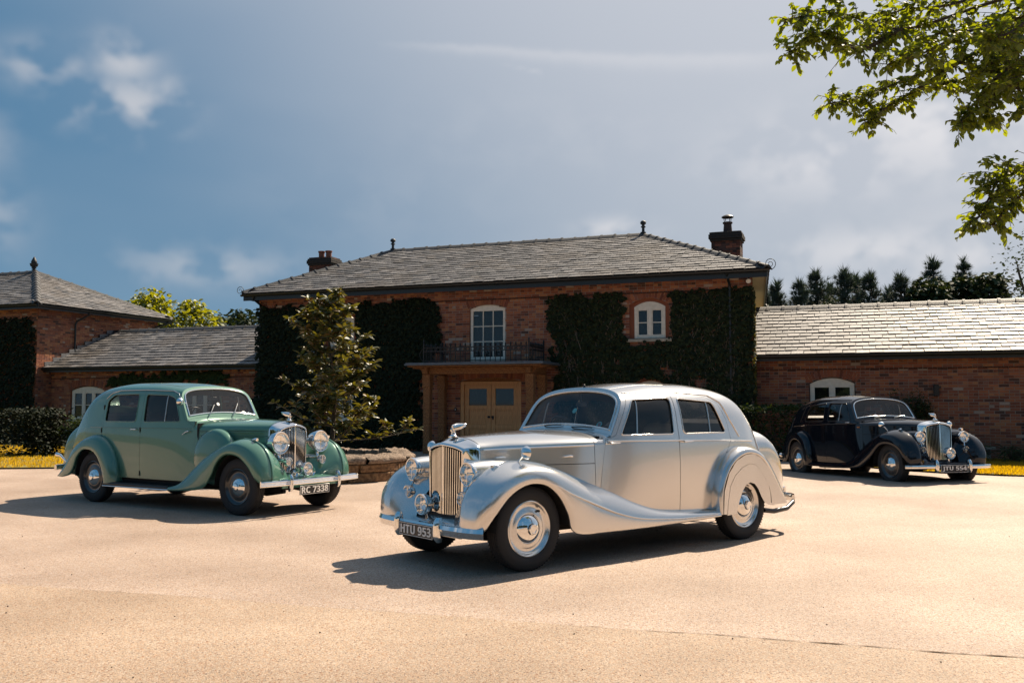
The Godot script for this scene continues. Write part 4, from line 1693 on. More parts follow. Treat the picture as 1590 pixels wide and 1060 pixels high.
func lamp(root: Node3D, called: String, at: Vector3, r: float, deep: float, shell: Material, nacelle: float) -> void:
	var x := axis(at, Vector3(1, 0, 0))
	var o: MeshInstance3D
	if nacelle > 0.0:
		var p := []
		for q in [[0.0, 1.0], [-0.12, 1.10], [-0.30, 1.14], [-0.55, 1.02], [-0.80, 0.70], [-1.0, 0.0]]:
			p.append(Vector2(q[0] * nacelle, q[1] * r))
		o = put(root, called, lathe(p, 32, x), shell)
	else:
		var p := []
		for q in [[0.0, 1.0], [-0.2, 0.98], [-0.45, 0.85], [-0.7, 0.6], [-0.9, 0.3], [-1.0, 0.0]]:
			p.append(Vector2(q[0] * deep, q[1] * r))
		o = put(root, called, lathe(p, 32, x), shell)
	put(o, "bezel", lathe([Vector2(-0.03, r * 1.02), Vector2(0.0, r * 1.05), Vector2(0.014, r * 1.045), Vector2(0.022, r * 1.0), Vector2(0.020, r * 0.93), Vector2(0.006, r * 0.90)], 40, x), M.chrome)
	put(o, "reflector", lathe([Vector2(0.004, r * 0.93), Vector2(-0.022, r * 0.86), Vector2(-0.045, r * 0.66), Vector2(-0.058, r * 0.36), Vector2(-0.06, r * 0.0)], 36, x), M.reflector)
	put(o, "lens", lathe([Vector2(0.010, r * 0.92), Vector2(0.018, r * 0.8), Vector2(0.027, r * 0.5), Vector2(0.031, 0.0)], 36, x), M.lens_glass)
	put(o, "bulb", lathe([Vector2(-0.058, r * 0.10), Vector2(-0.01, r * 0.12), Vector2(0.004, r * 0.18), Vector2(0.008, 0.0)], 16, x), M.chrome)
	# the bar across the glass
	var b := MB.new()
	b.box(Vector3(0.006, r * 1.8, 0.006), Transform3D(Basis.IDENTITY, at + Vector3(0.012, 0, 0)))
	put(o, "bar", b, M.chrome)


func mirror_arm(root: Node3D, foot: Vector3, head: Vector3, r: float) -> void:
	var o := put(root, "wing_mirror", tube([foot, foot.lerp(head, 0.5) + Vector3(0, 0.01, 0), head - Vector3(-0.02, 0.03, 0)], 0.008, 0.006, 8), M.chrome)
	put(o, "mirror_head", lathe([Vector2(-0.012, 0.0), Vector2(-0.012, r * 0.9), Vector2(-0.004, r), Vector2(0.006, r * 0.96), Vector2(0.03, r * 0.75), Vector2(0.045, r * 0.4), Vector2(0.050, 0.0)], 28, axis(head, Vector3(1, 0, 0))), M.chrome)


func mascot(root: Node3D, at: Vector3) -> void:
	var mb := lathe(v2([0, 0.050, 0.008, 0.050, 0.014, 0.030, 0.030, 0.020, 0.040, 0.024, 0.046, 0.012]), 20, axis(at, Vector3.UP))
	# a small letter shaped post leaning forward, between two swept wings
	mb.merge(tube([at + Vector3(-0.015, 0.03, 0), at + Vector3(0.0, 0.075, 0), at + Vector3(0.012, 0.105, 0)], 0.016, 0.010, 10))
	mb.merge(tube([at + Vector3(0.008, 0.045, 0), at + Vector3(0.026, 0.065, 0), at + Vector3(0.018, 0.085, 0)], 0.010, 0.008, 8))
	for s in [-1, 1]:
		var rows := []
		for k in 5:
			var t := k / 4.0
			var a: Vector3 = at + Vector3(0.012 - 0.135 * t, 0.085 + 0.030 * t, s * (0.008 + 0.030 * sin(t * 2.2)))
			var hh := lerpf(0.030, 0.012, t * t)
			rows.append([a + Vector3(0, -hh, 0), a + Vector3(0, 0, s * 0.006 * (1.2 - t)), a + Vector3(-0.008, hh, 0), a + Vector3(0, 0, -s * 0.005 * (1.2 - t)), a + Vector3(0, -hh, 0)])
		mb.merge(net(rows, 2, 2, at + Vector3(-0.05, 0.1, s * 0.02)))
	put(root, "mascot", mb, M.chrome)


func number_plate(root: Node3D, text: String, at: Vector3, w: float, h: float) -> void:
	var b := MB.new()
	b.cbox(Vector3(0.014, h, w), 0.004, T(at.x, at.y, at.z))
	var o := put(root, "number_plate", b, M.plate_black)
	var e := MB.new()
	for s in [-1, 1]:
		e.box(Vector3(0.004, 0.004, w - 0.012), T(at.x + 0.008, at.y + s * (h / 2 - 0.006), at.z))
		e.box(Vector3(0.004, h - 0.016, 0.004), T(at.x + 0.008, at.y, at.z + s * (w / 2 - 0.006)))
	put(o, "border", e, M.plate_letters)
	var t := TextMesh.new()
	var f := SystemFont.new()
	f.font_names = PackedStringArray(["Droid Sans"])
	f.font_weight = 700
	t.font = f
	t.text = text
	t.font_size = 64
	t.pixel_size = 0.01
	t.depth = 0.02
	t.curve_step = 3.0
	t.material = M.plate_letters
	var box := t.get_aabb()
	var k := (h * 0.68) / box.size.y
	var kx := (w * 0.90) / box.size.x
	var n := MeshInstance3D.new()
	n.name = "lettering"
	n.mesh = t
	var c := box.get_center()
	n.transform = Transform3D(Basis(Vector3(0, 0, -kx), Vector3(0, k, 0), Vector3(0.3, 0, 0)), Vector3(at.x + 0.0085, at.y - c.y * k, at.z + c.x * kx))
	o.add_child(n, true)


func bumper(root: Node3D, called: String, x: float, y: float, half: float, prof: Array, curve: float, back: float) -> void:
	var fr := []
	for k in 33:
		var u := (k - 16) / 16.0
		var px := x - curve * u * u - back * pow(absf(u), 10.0)
		var sl := (-2.0 * curve * u - back * 10.0 * pow(absf(u), 9.0) * signf(u)) / half
		var d := Vector3(sl, 0, 1).normalized()
		fr.append(Transform3D(Basis(d, Vector3.UP, d.cross(Vector3.UP)), Vector3(px, y, u * half)))
	put(root, called, sweep(prof, fr, 0.80), M.chrome)


func overrider(root: Node3D, at: Vector3, tall: float, w: float) -> void:
	var rows := []
	for k in 9:
		var t := k / 8.0
		var yy := lerpf(-tall / 2, tall / 2, t)
		var bulge := 0.035 * (1.0 - pow(2.0 * t - 1.0, 4))
		var ww := w * (0.55 + 0.45 * (1.0 - pow(2.0 * t - 1.0, 4)))
		rows.append([at + Vector3(-0.03, yy, -ww), at + Vector3(bulge * 0.6, yy, -ww), at + Vector3(bulge + 0.01, yy, 0), at + Vector3(bulge * 0.6, yy, ww), at + Vector3(-0.03, yy, ww)])
	put(root, "overrider", net(rows, 2, 3, at - Vector3(0.05, 0, 0)), M.chrome)


func rad_line(x: float, w: float, sh: float, pk: float, low: float, wl: float, vee: float) -> Array:
	var o := []
	for q in [[-wl, low, 1.0], [-lerpf(wl, w, 0.5), lerpf(low, sh, 0.5), 1.0], [-w, sh - 0.05, 1.0], [-w * 0.985, sh - 0.012, 1.0], [-w * 0.93, sh + 0.008, 0.93], [-w * 0.6, lerpf(sh + 0.012, pk, 0.52), 0.6], [-w * 0.25, lerpf(sh, pk, 0.88), 0.25], [0.0, pk, 0.0]]:
		o.append(Vector3(x + vee * (1.0 - q[2]), q[1], q[0]))
	for k in range(6, -1, -1):
		o.append(Vector3(o[k].x, o[k].y, -o[k].z))
	return o


# the bonnet's front outline, to which the radiator shell runs back
func bonnet_line(B: Shell, x: float, low: float, inset: float) -> Array:
	var o := []
	var e := B.pos(x, 0.0)
	o.append(Vector3(x, low, -(e.z - inset)))
	o.append(Vector3(x, lerpf(low, e.y, 0.9), -(e.z - inset)))
	for s in [0.25, 0.40, 0.55, 0.70, 0.86, 1.0]:
		var p := B.pos(x, s)
		o.append(Vector3(x, p.y - inset, -maxf(p.z - inset, 0.0)))
	for k in range(6, -1, -1):
		o.append(Vector3(o[k].x, o[k].y, -o[k].z))
	return o


func radiator(root: Node3D, S: Dictionary, B: Shell) -> void:
	var x: float = S.rx
	var w: float = S.rad_w
	var sh: float = S.rad_sh
	var pk: float = S.rad_pk
	var lo: float = S.rad_lo
	var wl: float = S.rad_wl
	var ve := 0.045
	var f := 0.032
	var rows := [rad_line(x - 0.05, w, sh, pk, lo, wl, ve), rad_line(x - 0.006, w, sh, pk, lo, wl, ve), rad_line(x + 0.004, w + 0.008, sh + 0.008, pk + 0.008, lo, wl + 0.008, ve),
		rad_line(x - 0.004, w + f * 0.7, sh + 0.022, pk + 0.026, lo, wl + f * 0.7, ve), rad_line(x - 0.03, w + f, sh + 0.034, pk + 0.042, lo, wl + f, ve * 0.7),
		bonnet_line(B, S.bonnet_x[1] + 0.045, lo, 0.004), bonnet_line(B, S.bonnet_x[1] + 0.008, lo, 0.0), bonnet_line(B, S.bonnet_x[1] - 0.02, lo, 0.012)]
	var o := put(root, "radiator", net(rows, 3, 4, Vector3(x - 0.3, 0.75, 0)), M.chrome)
	# slats
	for s in [-1, 1]:
		for k in 9:
			var u := (k + 0.5) / 9.0
			var z: float = s * u * (w - 0.006)
			var top := lerpf(pk, sh, pow(u, 1.3)) - 0.006
			var zl: float = s * u * (wl - 0.006)
			var mb := MB.new()
			var xs := x - 0.012 + ve * (1.0 - u)
			var h := 0.0060
			var prof := v2([-h, 0.000, 0, 0.004, h, 0.000, h, -0.004, -h, -0.004])
			var c := Vector3(0, lo - top, zl - z)
			var d := c.normalized()
			var zz := Vector3.RIGHT.cross(d).normalized()
			var b := Basis(d, zz.cross(d).normalized() * 1.0, zz)
			var fr := [Transform3D(Basis(d, Vector3.RIGHT, d.cross(Vector3.RIGHT)), Vector3(xs, top, z)), Transform3D(Basis(d, Vector3.RIGHT, d.cross(Vector3.RIGHT)), Vector3(xs, lo, zl))]
			put(o, "slat", sweep(prof, fr, 0.95), M.chrome)
	var v := MB.new()
	v.cbox(Vector3(0.014, pk - lo, 0.014), 0.003, T(x + ve - 0.012, (pk + lo) / 2, 0))
	put(o, "centre_bar", v, M.chrome)
	var core := MB.new()
	core.box(Vector3(0.01, sh - lo + 0.02, w * 2 - 0.01), T(x - 0.045, (sh + lo) / 2, 0))
	put(o, "core", core, M.underside)
	var foot := MB.new()
	foot.cbox(Vector3(0.12, 0.03, wl * 2 + 0.06), 0.008, T(x - 0.04, lo - 0.012, 0))
	put(o, "radiator_foot", foot, M.black_trim)


func seat(root: Node3D, called: String, x: float, z: float, w: float, y: float, m: Material) -> void:
	var mb := MB.new()
	mb.cbox(Vector3(0.50, 0.16, w), 0.05, T(x, y, z))
	var o := put(root, called, mb, m)
	var b := MB.new()
	b.cbox(Vector3(0.16, 0.58, w), 0.06, Transform3D(Basis(Vector3.BACK, 0.22), Vector3(x - 0.30, y + 0.32, z)))
	put(o, "backrest", b, m)


func car(S: Dictionary) -> void:
	var root := thing(S.called, S.label, "car", S.at, 0.0, "vintage saloons on the forecourt")
	root.basis = Basis(Vector3.UP, S.turn) * Basis(Vector3.BACK, S.get("nose", 0.0))
	var P: Material = S.paint
	var C := Shell.new(S.cabin)
	var ev := func(u: float, v: float) -> Array: return C.ev(u, v)
	var xw: float = S.screen[0]
	var yw: float = S.screen[1]
	var kw: float = S.screen[2]
	# ---- cabin shell, cut off by the plane of the windscreen
	var dom := PackedVector2Array()
	var xr: float = S.cabin[0][0] + 0.01
	var xf: float = S.front_x
	dom.append(Vector2(xr, 0.0)); dom.append(Vector2(xf, 0.0))
	dom.append(Vector2(xf, C.s_of(xf, yw - 0.03)))
	var curve := []          # where the shell meets the windscreen, from the side to the middle
	for k in 41:
		var s0 := C.s_of(xw, yw - 0.03)
		var s := lerpf(s0, 1.0, k / 40.0)
		var x := xw
		for j in 14:
			x = lerpf(x, xw - kw * (C.pos(x, s).y - yw), 0.7)
		dom.append(Vector2(x, s))
		curve.append(C.pos(x, s))
	dom.append(Vector2(xr, 1.0))
	dom = ccw(dom)
	var holes := []
	for d in [S.door_front, S.door_rear]:
		holes.append(C.map(grown(ccw(PackedVector2Array(d)), 0.0035)))
	var rw: Array = S.rear_window
	var rpoly := PackedVector2Array([Vector2(rw[0], rw[2]), Vector2(rw[1], rw[2]), Vector2(rw[1], 1.1), Vector2(rw[0], 1.1)])
	rpoly = PackedVector2Array(rounded([rpoly[0], rpoly[1], rpoly[2], rpoly[3]], 0.05))
	holes.append(ccw(dense(Array(rpoly), 0.03)))
	if S.has("sunroof"):
		var q: Array = S.sunroof
		holes.append(ccw(dense([Vector2(q[0], q[2]), Vector2(q[1], q[2]), Vector2(q[1], 1.1), Vector2(q[0], 1.1)], 0.04)))
		var sp := ccw(dense([Vector2(q[0] + 0.008, q[2] + 0.005), Vector2(q[1] - 0.008, q[2] + 0.005), Vector2(q[1] - 0.008, 1.0), Vector2(q[0] + 0.008, 1.0)], 0.04))
		put(root, "sunroof", one(patch(sp, [], ev, 0.06, 0.03, 0.001)), P)
	put(root, "body", one(patch(dom, holes, ev, 0.045, 0.02)), P)
	put(root, "rear_window", one(patch(ccw(dense(Array(rpoly), 0.03)), [], ev, 0.05, 0.02, -0.015)), M.car_glass)
	# ---- doors with their windows
	var wins := []
	for k in 2:
		var dp: Array = [S.door_front, S.door_rear][k]
		var wp: Array = rounded([S.win_front, S.win_rear][k], 0.045)
		var hole := C.map(wp)
		wins.append(hole)
		var ds := both(root, ["front_door", "rear_door"][k], patch(C.map(dp), [hole], ev, 0.045, 0.02), P)
		var gl := patch(hole, [], ev, 0.12, 0.06, -0.014)
		var fr := MB.new()
		var ring := []
		for q in hole:
			var e := C.ev(q.x, q.y)
			ring.append(e)
		for j in ring.size():
			var a: Array = ring[j]
			var b: Array = ring[(j + 1) % ring.size()]
			fr.quad(a[0], b[0], b[0] - b[1] * 0.03, a[0] - a[1] * 0.03)
		var pts := []
		for e in ring + [ring[0], ring[1]]:
			pts.append(e[0] + e[1] * 0.001)
		var bead := tube(pts, 0.007, 0.007, 6)
		# the quarter light's divider
		var q0: Vector2 = S.dividers[k][0]
		var q1: Vector2 = S.dividers[k][1]
		var bar := MB.new()
		if q0 != q1:
			bar = tube(C.line([q0, q1], -0.010), 0.008, 0.008, 6)
		for sd in 2:
			var g := gl if sd == 0 else gl.mirrored()
			put(ds[sd], "window", g, M.car_glass)
			put(ds[sd], "window_frame", (bead if sd == 0 else bead.mirrored()), S.frame)
			put(ds[sd], "window_seal", (fr if sd == 0 else fr.mirrored()), M.black_trim)
			if q0 != q1:
				put(ds[sd], "window_divider", (bar if sd == 0 else bar.mirrored()), M.satin_metal)
		# handle
		var h: Array = S.handles[k]
		var e := C.ev(h[0], C.s_of(h[0], h[1]))
		var p: Vector3 = e[0]
		var n: Vector3 = e[1]
		var f: float = h[2]
		var hm := tube([p + n * 0.002, p + n * 0.035], 0.011, 0.009, 8)
		hm.merge(tube([p + n * 0.035 + Vector3(-0.02 * f, 0, 0), p + n * 0.040 + Vector3(0.03 * f, h[3] * 0.2, 0), p + n * 0.036 + Vector3(0.115 * f, h[3], 0)], 0.010, 0.006, 8))
		for sd in 2:
			put(ds[sd], "handle", (hm if sd == 0 else hm.mirrored()), M.chrome)
		# dark rebate behind the gaps
	for k in 2:
		var dp := grown(ccw(PackedVector2Array([S.door_front, S.door_rear][k])), 0.02)
		put(root, "door_rebate", one(patch(C.map(Array(dp)), [C.map(Array(grown(ccw(PackedVector2Array([S.door_front, S.door_rear][k])), -0.03)))], ev, 0.06, 0.03, -0.012)), M.black_trim)
	# lining
	put(root, "lining", one(patch(dom, wins + [holes[2]], ev, 0.10, 0.04, -0.035)), M.headlining)
	# ---- windscreen
	var up := Vector3(-kw, 1, 0).normalized()
	var org := Vector3(xw, yw, 0)
	var nrm := Vector3(1, kw, 0).normalized()
	var outer := PackedVector2Array()
	for k in range(1, curve.size()):
		outer.append(Vector2(curve[k].z, (curve[k] - org).dot(up)))
	for k in range(curve.size() - 2, 0, -1):
		outer.append(Vector2(-outer[k - 1].x, outer[k - 1].y))
	var bw: float = outer[0].x
	var by: float = outer[0].y
	for k in range(1, 16):
		var u := 1.0 - k / 8.0
		outer.append(Vector2(-bw * u, by + ((float(S.screen[3]) - yw) / up.y - by) * (1.0 - u * u)))
	outer = ccw(outer)
	# the cowl panel that closes the space under the glass
	var cowl := PackedVector2Array()
	for k in 17:
		var u := 1.0 - k / 8.0
		cowl.append(Vector2(-bw * u, by + ((float(S.screen[3]) - yw) / up.y - by) * (1.0 - u * u) + 0.01))
	for k in 17:
		var u := k / 8.0 - 1.0
		cowl.append(Vector2(-bw * u, by + ((float(S.screen[3]) - yw) / up.y - by) * (1.0 - u * u) - 0.13))
	var inner := ccw(PackedVector2Array(rounded(Array(grown(outer, -0.048)), 0.01, 2)))
	if S.has("screen_r"):
		inner = ccw(grown(grown(inner, -float(S.screen_r)), 0.0))
	var flat := func(u: float, v: float) -> Array: return [org + up * v + Vector3(0, 0, u), nrm]
	put(root, "cowl_panel", patch(ccw(cowl), [], flat, 0.2, 0.2, 0.001), P)
	var wsf := put(root, "windscreen", patch(outer, [inner], flat, 0.2, 0.2, 0.004), P)
	var ring2 := []
	for q in inner:
		ring2.append(org + up * q.y + Vector3(0, 0, q.x) + nrm * 0.006)
	ring2.append(ring2[0]); ring2.append(ring2[1])
	put(wsf, "screen_frame", tube(ring2, 0.011, 0.011, 8), S.screen_frame)
	put(wsf, "pane", patch(inner, [], flat, 0.25, 0.2, -0.006), M.car_glass)
	for q in S.wipers:
		var a: Vector3 = org + up * q[1] + Vector3(0, 0, q[0]) + nrm * 0.02
		var b: Vector3 = org + up * q[3] + Vector3(0, 0, q[2]) + nrm * 0.022
		put(wsf, "wiper", tube([a - nrm * 0.03, a, a.lerp(b, 0.5) + nrm * 0.008, b], 0.007, 0.005, 6), S.wiper)
	for q in S.stickers:
		put(wsf, "sticker", lathe([Vector2(0, q[2]), Vector2(0.002, q[2]), Vector2(0.002, 0.0)], 20, axis(org + up * q[1] + Vector3(0, 0, q[0]) - nrm * 0.004, nrm)), q[3])
	# ---- bonnet and scuttle
	var B := Shell.new(S.bonnet)
	var evb := func(u: float, v: float) -> Array: return B.ev(u, v)
	var bx0: float = S.bonnet_x[0]
	var bx1: float = S.bonnet_x[1]
	var sm := 0.4
	var ym: float = S.bonnet_y
	var bt := ccw(dense([Vector2(bx0, sm + 0.004), Vector2(bx1, sm + 0.004), Vector2(bx1, 1.0), Vector2(bx0, 1.0)], 0.05))
	both(root, "bonnet", patch(bt, [], evb, 0.05, 0.03), P)
	var bs := PackedVector2Array()
	for k in 21:
		var x := lerpf(bx0, bx1, k / 20.0)
		bs.append(Vector2(x, B.s_of(x, ym + 0.003)))
	bs.append(Vector2(bx1, sm - 0.002)); bs.append(Vector2(bx0, sm - 0.002))
	both(root, "bonnet_side", patch(ccw(dense(Array(bs), 0.05)), [], evb, 0.05, 0.04), P)
	var bl := PackedVector2Array()
	for k in 21:
		var x := lerpf(bx0, bx1, k / 20.0)
		bl.append(Vector2(x, B.s_of(x, ym - 0.003)))
	bl.append(Vector2(bx1, 0.0)); bl.append(Vector2(bx0, 0.0))
	both(root, "lower_panel", patch(ccw(dense(Array(bl), 0.05)), [], evb, 0.05, 0.04), P)
	# the scuttle, from the bonnet's rear edge to the door's front edge and under the windscreen
	var sc := PackedVector2Array([Vector2(bx0 - 0.005, 0.0), Vector2(bx0 - 0.005, 1.0)])
	var xs: float = S.bonnet[0][0] + 0.01
	sc.append(Vector2(xs, 1.0))
	var de: Array = S.door_edge
	sc.append(Vector2(xs, B.s_of(xs, de[0].y + 0.03)))
	for k in range(0, de.size() - 1):
		for j in 8:
			var p: Vector2 = de[k].lerp(de[k + 1], j / 8.0)
			sc.append(Vector2(p.x + 0.004, B.s_of(p.x, p.y)))
	sc.append(Vector2(de[-1].x + 0.004, 0.0))
	put(root, "scuttle", one(patch(ccw(sc), [], evb, 0.04, 0.03)), P)
	var bk := ccw(dense([Vector2(bx0 - 0.05, 0.01), Vector2(bx1 - 0.02, 0.01), Vector2(bx1 - 0.02, 1.0), Vector2(bx0 - 0.05, 1.0)], 0.08))
	put(root, "bonnet_rebate", one(patch(bk, [], evb, 0.1, 0.05, -0.014)), M.black_trim)
	# ---- mouldings
	for q in S.mould:
		var sh: Shell = B if q[0] == "b" else C
		var tb := tube(sh.line(q[1], 0.002), q[2], q[2], 6)
		both(root, "moulding", tb, q[3])
	for h in S.catches:
		var e := B.ev(h[0], B.s_of(h[0], h[1]))
		var p: Vector3 = e[0]
		both(root, "bonnet_catch", tube([p + Vector3(-0.05, 0.0, 0.012), p + Vector3(-0.01, 0.004, 0.022), p + Vector3(0.05, -0.002, 0.010)], 0.012, 0.007, 8), M.chrome)
	# ---- wings
	var fw := net(wing_rows(S.front_wing), 4, 3, Vector3(-0.1, 0.3, 0.5))
	both(root, "front_wing", fw, P)
	var rwg := net(wing_rows(S.rear_wing), 4, 3, Vector3(-3.05, 0.3, 0.5))
	both(root, "rear_wing", rwg, P)
	for q in S.get("wing_beads", []):
		var pts := []
		for p in q[0]:
			pts.append(Vector3(p[0], p[1], p[2]))
		var sm2 := []
		for k in pts.size() - 1:
			for j in 5:
				sm2.append(cr(pts[maxi(k - 1, 0)], pts[k], pts[k + 1], pts[mini(k + 2, pts.size() - 1)], j / 5.0))
		sm2.append(pts[-1])
		both(root, "wing_bead", tube(sm2, q[1], q[1], 8), q[2])
	if S.has("spat"):
		var zf := func(u: float, v: float) -> Array: return [Vector3(u, v, S.spat_z - 0.12 * maxf(0.0, -3.15 - u) + 0.015 * (0.6 - absf(v - 0.55))), Vector3(0.06 if u < -3.15 else 0.0, 0, 1).normalized()]
		var pl := ccw(dense(S.wing_plate, 0.05))
		var spat := ccw(dense(S.spat, 0.04))
		var cut := ccw(dense(S.spat_cut, 0.03))
		both(root, "wing_plate", patch(pl, [grown(spat, 0.003)], zf, 0.06, 0.06, 0.0), P)
		both(root, "wheel_spat", patch(spat, [cut], zf, 0.05, 0.05, 0.002), P)
	if S.has("boot"):
		var K := Shell.new(S.boot)
		var evk := func(u: float, v: float) -> Array: return K.ev(u, v)
		var kd := ccw(PackedVector2Array([Vector2(S.boot[0][0] + 0.002, 0.0), Vector2(S.boot[-1][0] - 0.01, 0.0), Vector2(S.boot[-1][0] - 0.01, 1.0), Vector2(S.boot[0][0] + 0.002, 1.0)]))
		put(root, "boot_lid", one(patch(kd, [], evk, 0.025, 0.03)), P)
	# ---- under the body
	var ub := MB.new()
	ub.box(Vector3(S.length_under, 0.16, 1.06), T(0.15 - S.length_under / 2, 0.36, 0))
	ub.box(Vector3(1.7, 0.12, 1.36), T(-1.75, 0.37, 0))
	ub.box(Vector3(0.9, 0.6, 0.56), T(-0.35, 0.62, 0))
	put(root, "chassis", ub, M.underside)
	for xx in [0.0, -float(S.wb)]:
		put(root, "axle", tube([Vector3(xx, S.R - 0.05, -0.62), Vector3(xx, S.R - 0.05, 0.62)], 0.045, 0.045, 10), M.underside)
	for sd in [-1, 1]:
		put(root, "leaf_spring", tube([Vector3(0.42, 0.30, sd * 0.36), Vector3(0.1, 0.25, sd * 0.36), Vector3(-0.5, 0.30, sd * 0.36)], 0.03, 0.03, 6), M.underside)
	for xx in [0.0, -float(S.wb)]:
		var ar := MB.new()
		var n := 14
		for k in n:
			var a0 := PI * k / n
			var a1 := PI * (k + 1) / n
			var r: float = S.arch_r
			var p0 := Vector3(xx + cos(a0) * r, S.R + sin(a0) * r, 0)
			var p1 := Vector3(xx + cos(a1) * r, S.R + sin(a1) * r, 0)
			ar.quad(p0 + Vector3(0, 0, 0.44), p1 + Vector3(0, 0, 0.44), p1 + Vector3(0, 0, S.arch_z), p0 + Vector3(0, 0, S.arch_z))
			ar.face(Vector3(xx, S.R, 0.45), p0 + Vector3(0, 0, 0.45), p1 + Vector3(0, 0, 0.45))
		ar.quad(Vector3(xx - S.arch_r, S.R, 0.45), Vector3(xx + S.arch_r, S.R, 0.45), Vector3(xx + S.arch_r, 0.28, 0.45), Vector3(xx - S.arch_r, 0.28, 0.45))
		put(root, "wheel_arch", one(ar), M.underside)
	# ---- wheels
	for xx in [0.0, -float(S.wb)]:
		for sd in [-1, 1]:
			wheel(root, Vector3(xx, S.R, sd * S.track / 2), sd, S)
	# ---- front
	radiator(root, S, B)
	mascot(root, Vector3(S.rx - 0.085, S.bpk + 0.002, 0))
	var ap := []
	for z in [-0.50, -0.3, 0.0, 0.3, 0.50]:
		var ay: float = S.apron
		ap.append([Vector3(0.24, ay + 0.04, z), Vector3(0.36, ay + 0.02, z), Vector3(0.46, ay, z), Vector3(0.515, ay - 0.04, z), Vector3(0.52, ay - 0.12, z)])
	put(root, "apron", net(ap, 2, 3, Vector3(0.2, 0.2, 0)), P)
	for sd in [-1, 1]:
		var q: Array = S.headlamp
		lamp(root, "headlamp", Vector3(q[0], q[1], sd * q[2]), q[3], q[4], S.lamp_shell, q[5])
		q = S.side_lamp
		lamp(root, "side_lamp", Vector3(q[0], q[1], sd * q[2]), q[3], 0.07, M.chrome, 0.0)
		for st in q[4]:
			put(root, "lamp_bracket", tube([Vector3(st[0], st[1], sd * st[2]), Vector3(st[3], st[4], sd * st[5])], st[6], st[6], 8), M.chrome)
		q = S.pilot
		put(root, "wing_lamp", tube([Vector3(q[0] - 0.07, q[1] - 0.006, sd * q[2]), Vector3(q[0] - 0.02, q[1] + 0.006, sd * q[2]), Vector3(q[0] + 0.012, q[1] - 0.004, sd * q[2])], 0.016, 0.024, 10), M.chrome)
	var q2: Array = S.fog
	lamp(root, "fog_lamp", Vector3(q2[0], q2[1], q2[2]), q2[3], 0.13, S.fog_shell, 0.0)
	put(root, "lamp_bracket", tube([Vector3(q2[0] - 0.05, q2[1] - q2[3], q2[2]), Vector3(q2[0] - 0.06, S.apron - 0.02, q2[2])], 0.013, 0.02, 8), M.chrome)
	var bp: Array = S.bumper
	bumper(root, "front_bumper", bp[0], bp[1], bp[2], S.bumper_prof, bp[3], bp[4])
	for sd in [-1, 1]:
		overrider(root, Vector3(bp[0] + 0.02, S.over[1], sd * S.over[0]), S.over[2], S.over[3])
		put(root, "bumper_iron", tube([Vector3(bp[0] - 0.04, bp[1], sd * 0.36), Vector3(0.30, bp[1] - 0.03, sd * 0.36)], 0.02, 0.02, 6), M.underside)
	var np: Array = S.plate
	number_plate(root, np[0], Vector3(np[1], np[2], np[3]), np[4], np[5])
	for q in S.mirrors:
		mirror_arm(root, Vector3(q[0], q[1], q[2]), Vector3(q[3], q[4], q[5]), q[6])
	bp = S.rear_bumper
	bumper(root, "rear_bumper", bp[0], bp[1], bp[2], v2([-0.012, -0.04, -0.02, 0, -0.012, 0.04, 0.012, 0.045, 0.02, 0, 0.012, -0.045]), -bp[3], -bp[4])
	for sd in [-1, 1]:
		put(root, "bumper_iron", tube([Vector3(bp[0] + 0.04, bp[1], sd * 0.4), Vector3(bp[0] + 0.55, bp[1] + 0.02, sd * 0.4)], 0.02, 0.02, 6), M.underside)
	# ---- inside
	var fl := MB.new()
	fl.box(Vector3(2.3, 0.03, 1.34), T(-2.1, S.floor_y, 0))
	fl.box(Vector3(0.03, 0.75, 1.30), T(-0.98, S.floor_y + 0.37, 0))
	put(root, "floor", fl, M.underside)
	for sd in [-1, 1]:
		seat(root, "front_seat", -1.95, sd * 0.31, 0.54, S.floor_y + 0.24, S.trim)
	seat(root, "rear_seat", -2.98, 0.0, 1.12, S.floor_y + 0.27, S.trim)
	var da := MB.new()
	da.cbox(Vector3(0.22, 0.20, 1.22), 0.04, T(xw - 0.10, yw - 0.12, 0))
	put(root, "dashboard", da, M.walnut)
	var wh := MB.new()
	var c := Vector3(xw - 0.36, yw - 0.01, 0.33)
	var wx := axis(c, Vector3(-0.75, 0.55, 0))
	var rim := []
	for k in 33:
		var a := TAU * k / 32
		rim.append(wx * Vector3(cos(a) * 0.205, sin(a) * 0.205, 0))
	wh.merge(tube(rim, 0.013, 0.013, 8))
	for k in 3:
		var a := TAU * k / 3 + PI / 2
		wh.merge(tube([c, wx * Vector3(cos(a) * 0.2, sin(a) * 0.2, 0)], 0.010, 0.007, 6))
	wh.merge(tube([c, c + Vector3(0.4, -0.32, 0)], 0.022, 0.022, 8))
	put(root, "steering_wheel", wh, M.black_trim)
	var im := MB.new()
	im.cbox(Vector3(0.02, 0.055, 0.17), 0.008, T(xw - 0.27, yw + 0.28, 0))
	im.box(Vector3(0.01, 0.10, 0.012), T(xw - 0.265, yw + 0.34, 0))
	put(root, "inner_mirror", im, M.black_trim)
	if S.has("extra"):
		S.extra.call(root, S, C, B)


func keyed(flat: Array) -> Array:
	var o := []
	for q in flat:
		o.append(q)
	return o


# stations [xs, ys, zs, xe, ye, ze, xi, yi, zi] written as nine numbers in a row
func stations(f: Array) -> Array:
	var o := []
	for k in f.size() / 9:
		o.append(f.slice(k * 9, k * 9 + 9))
	return o


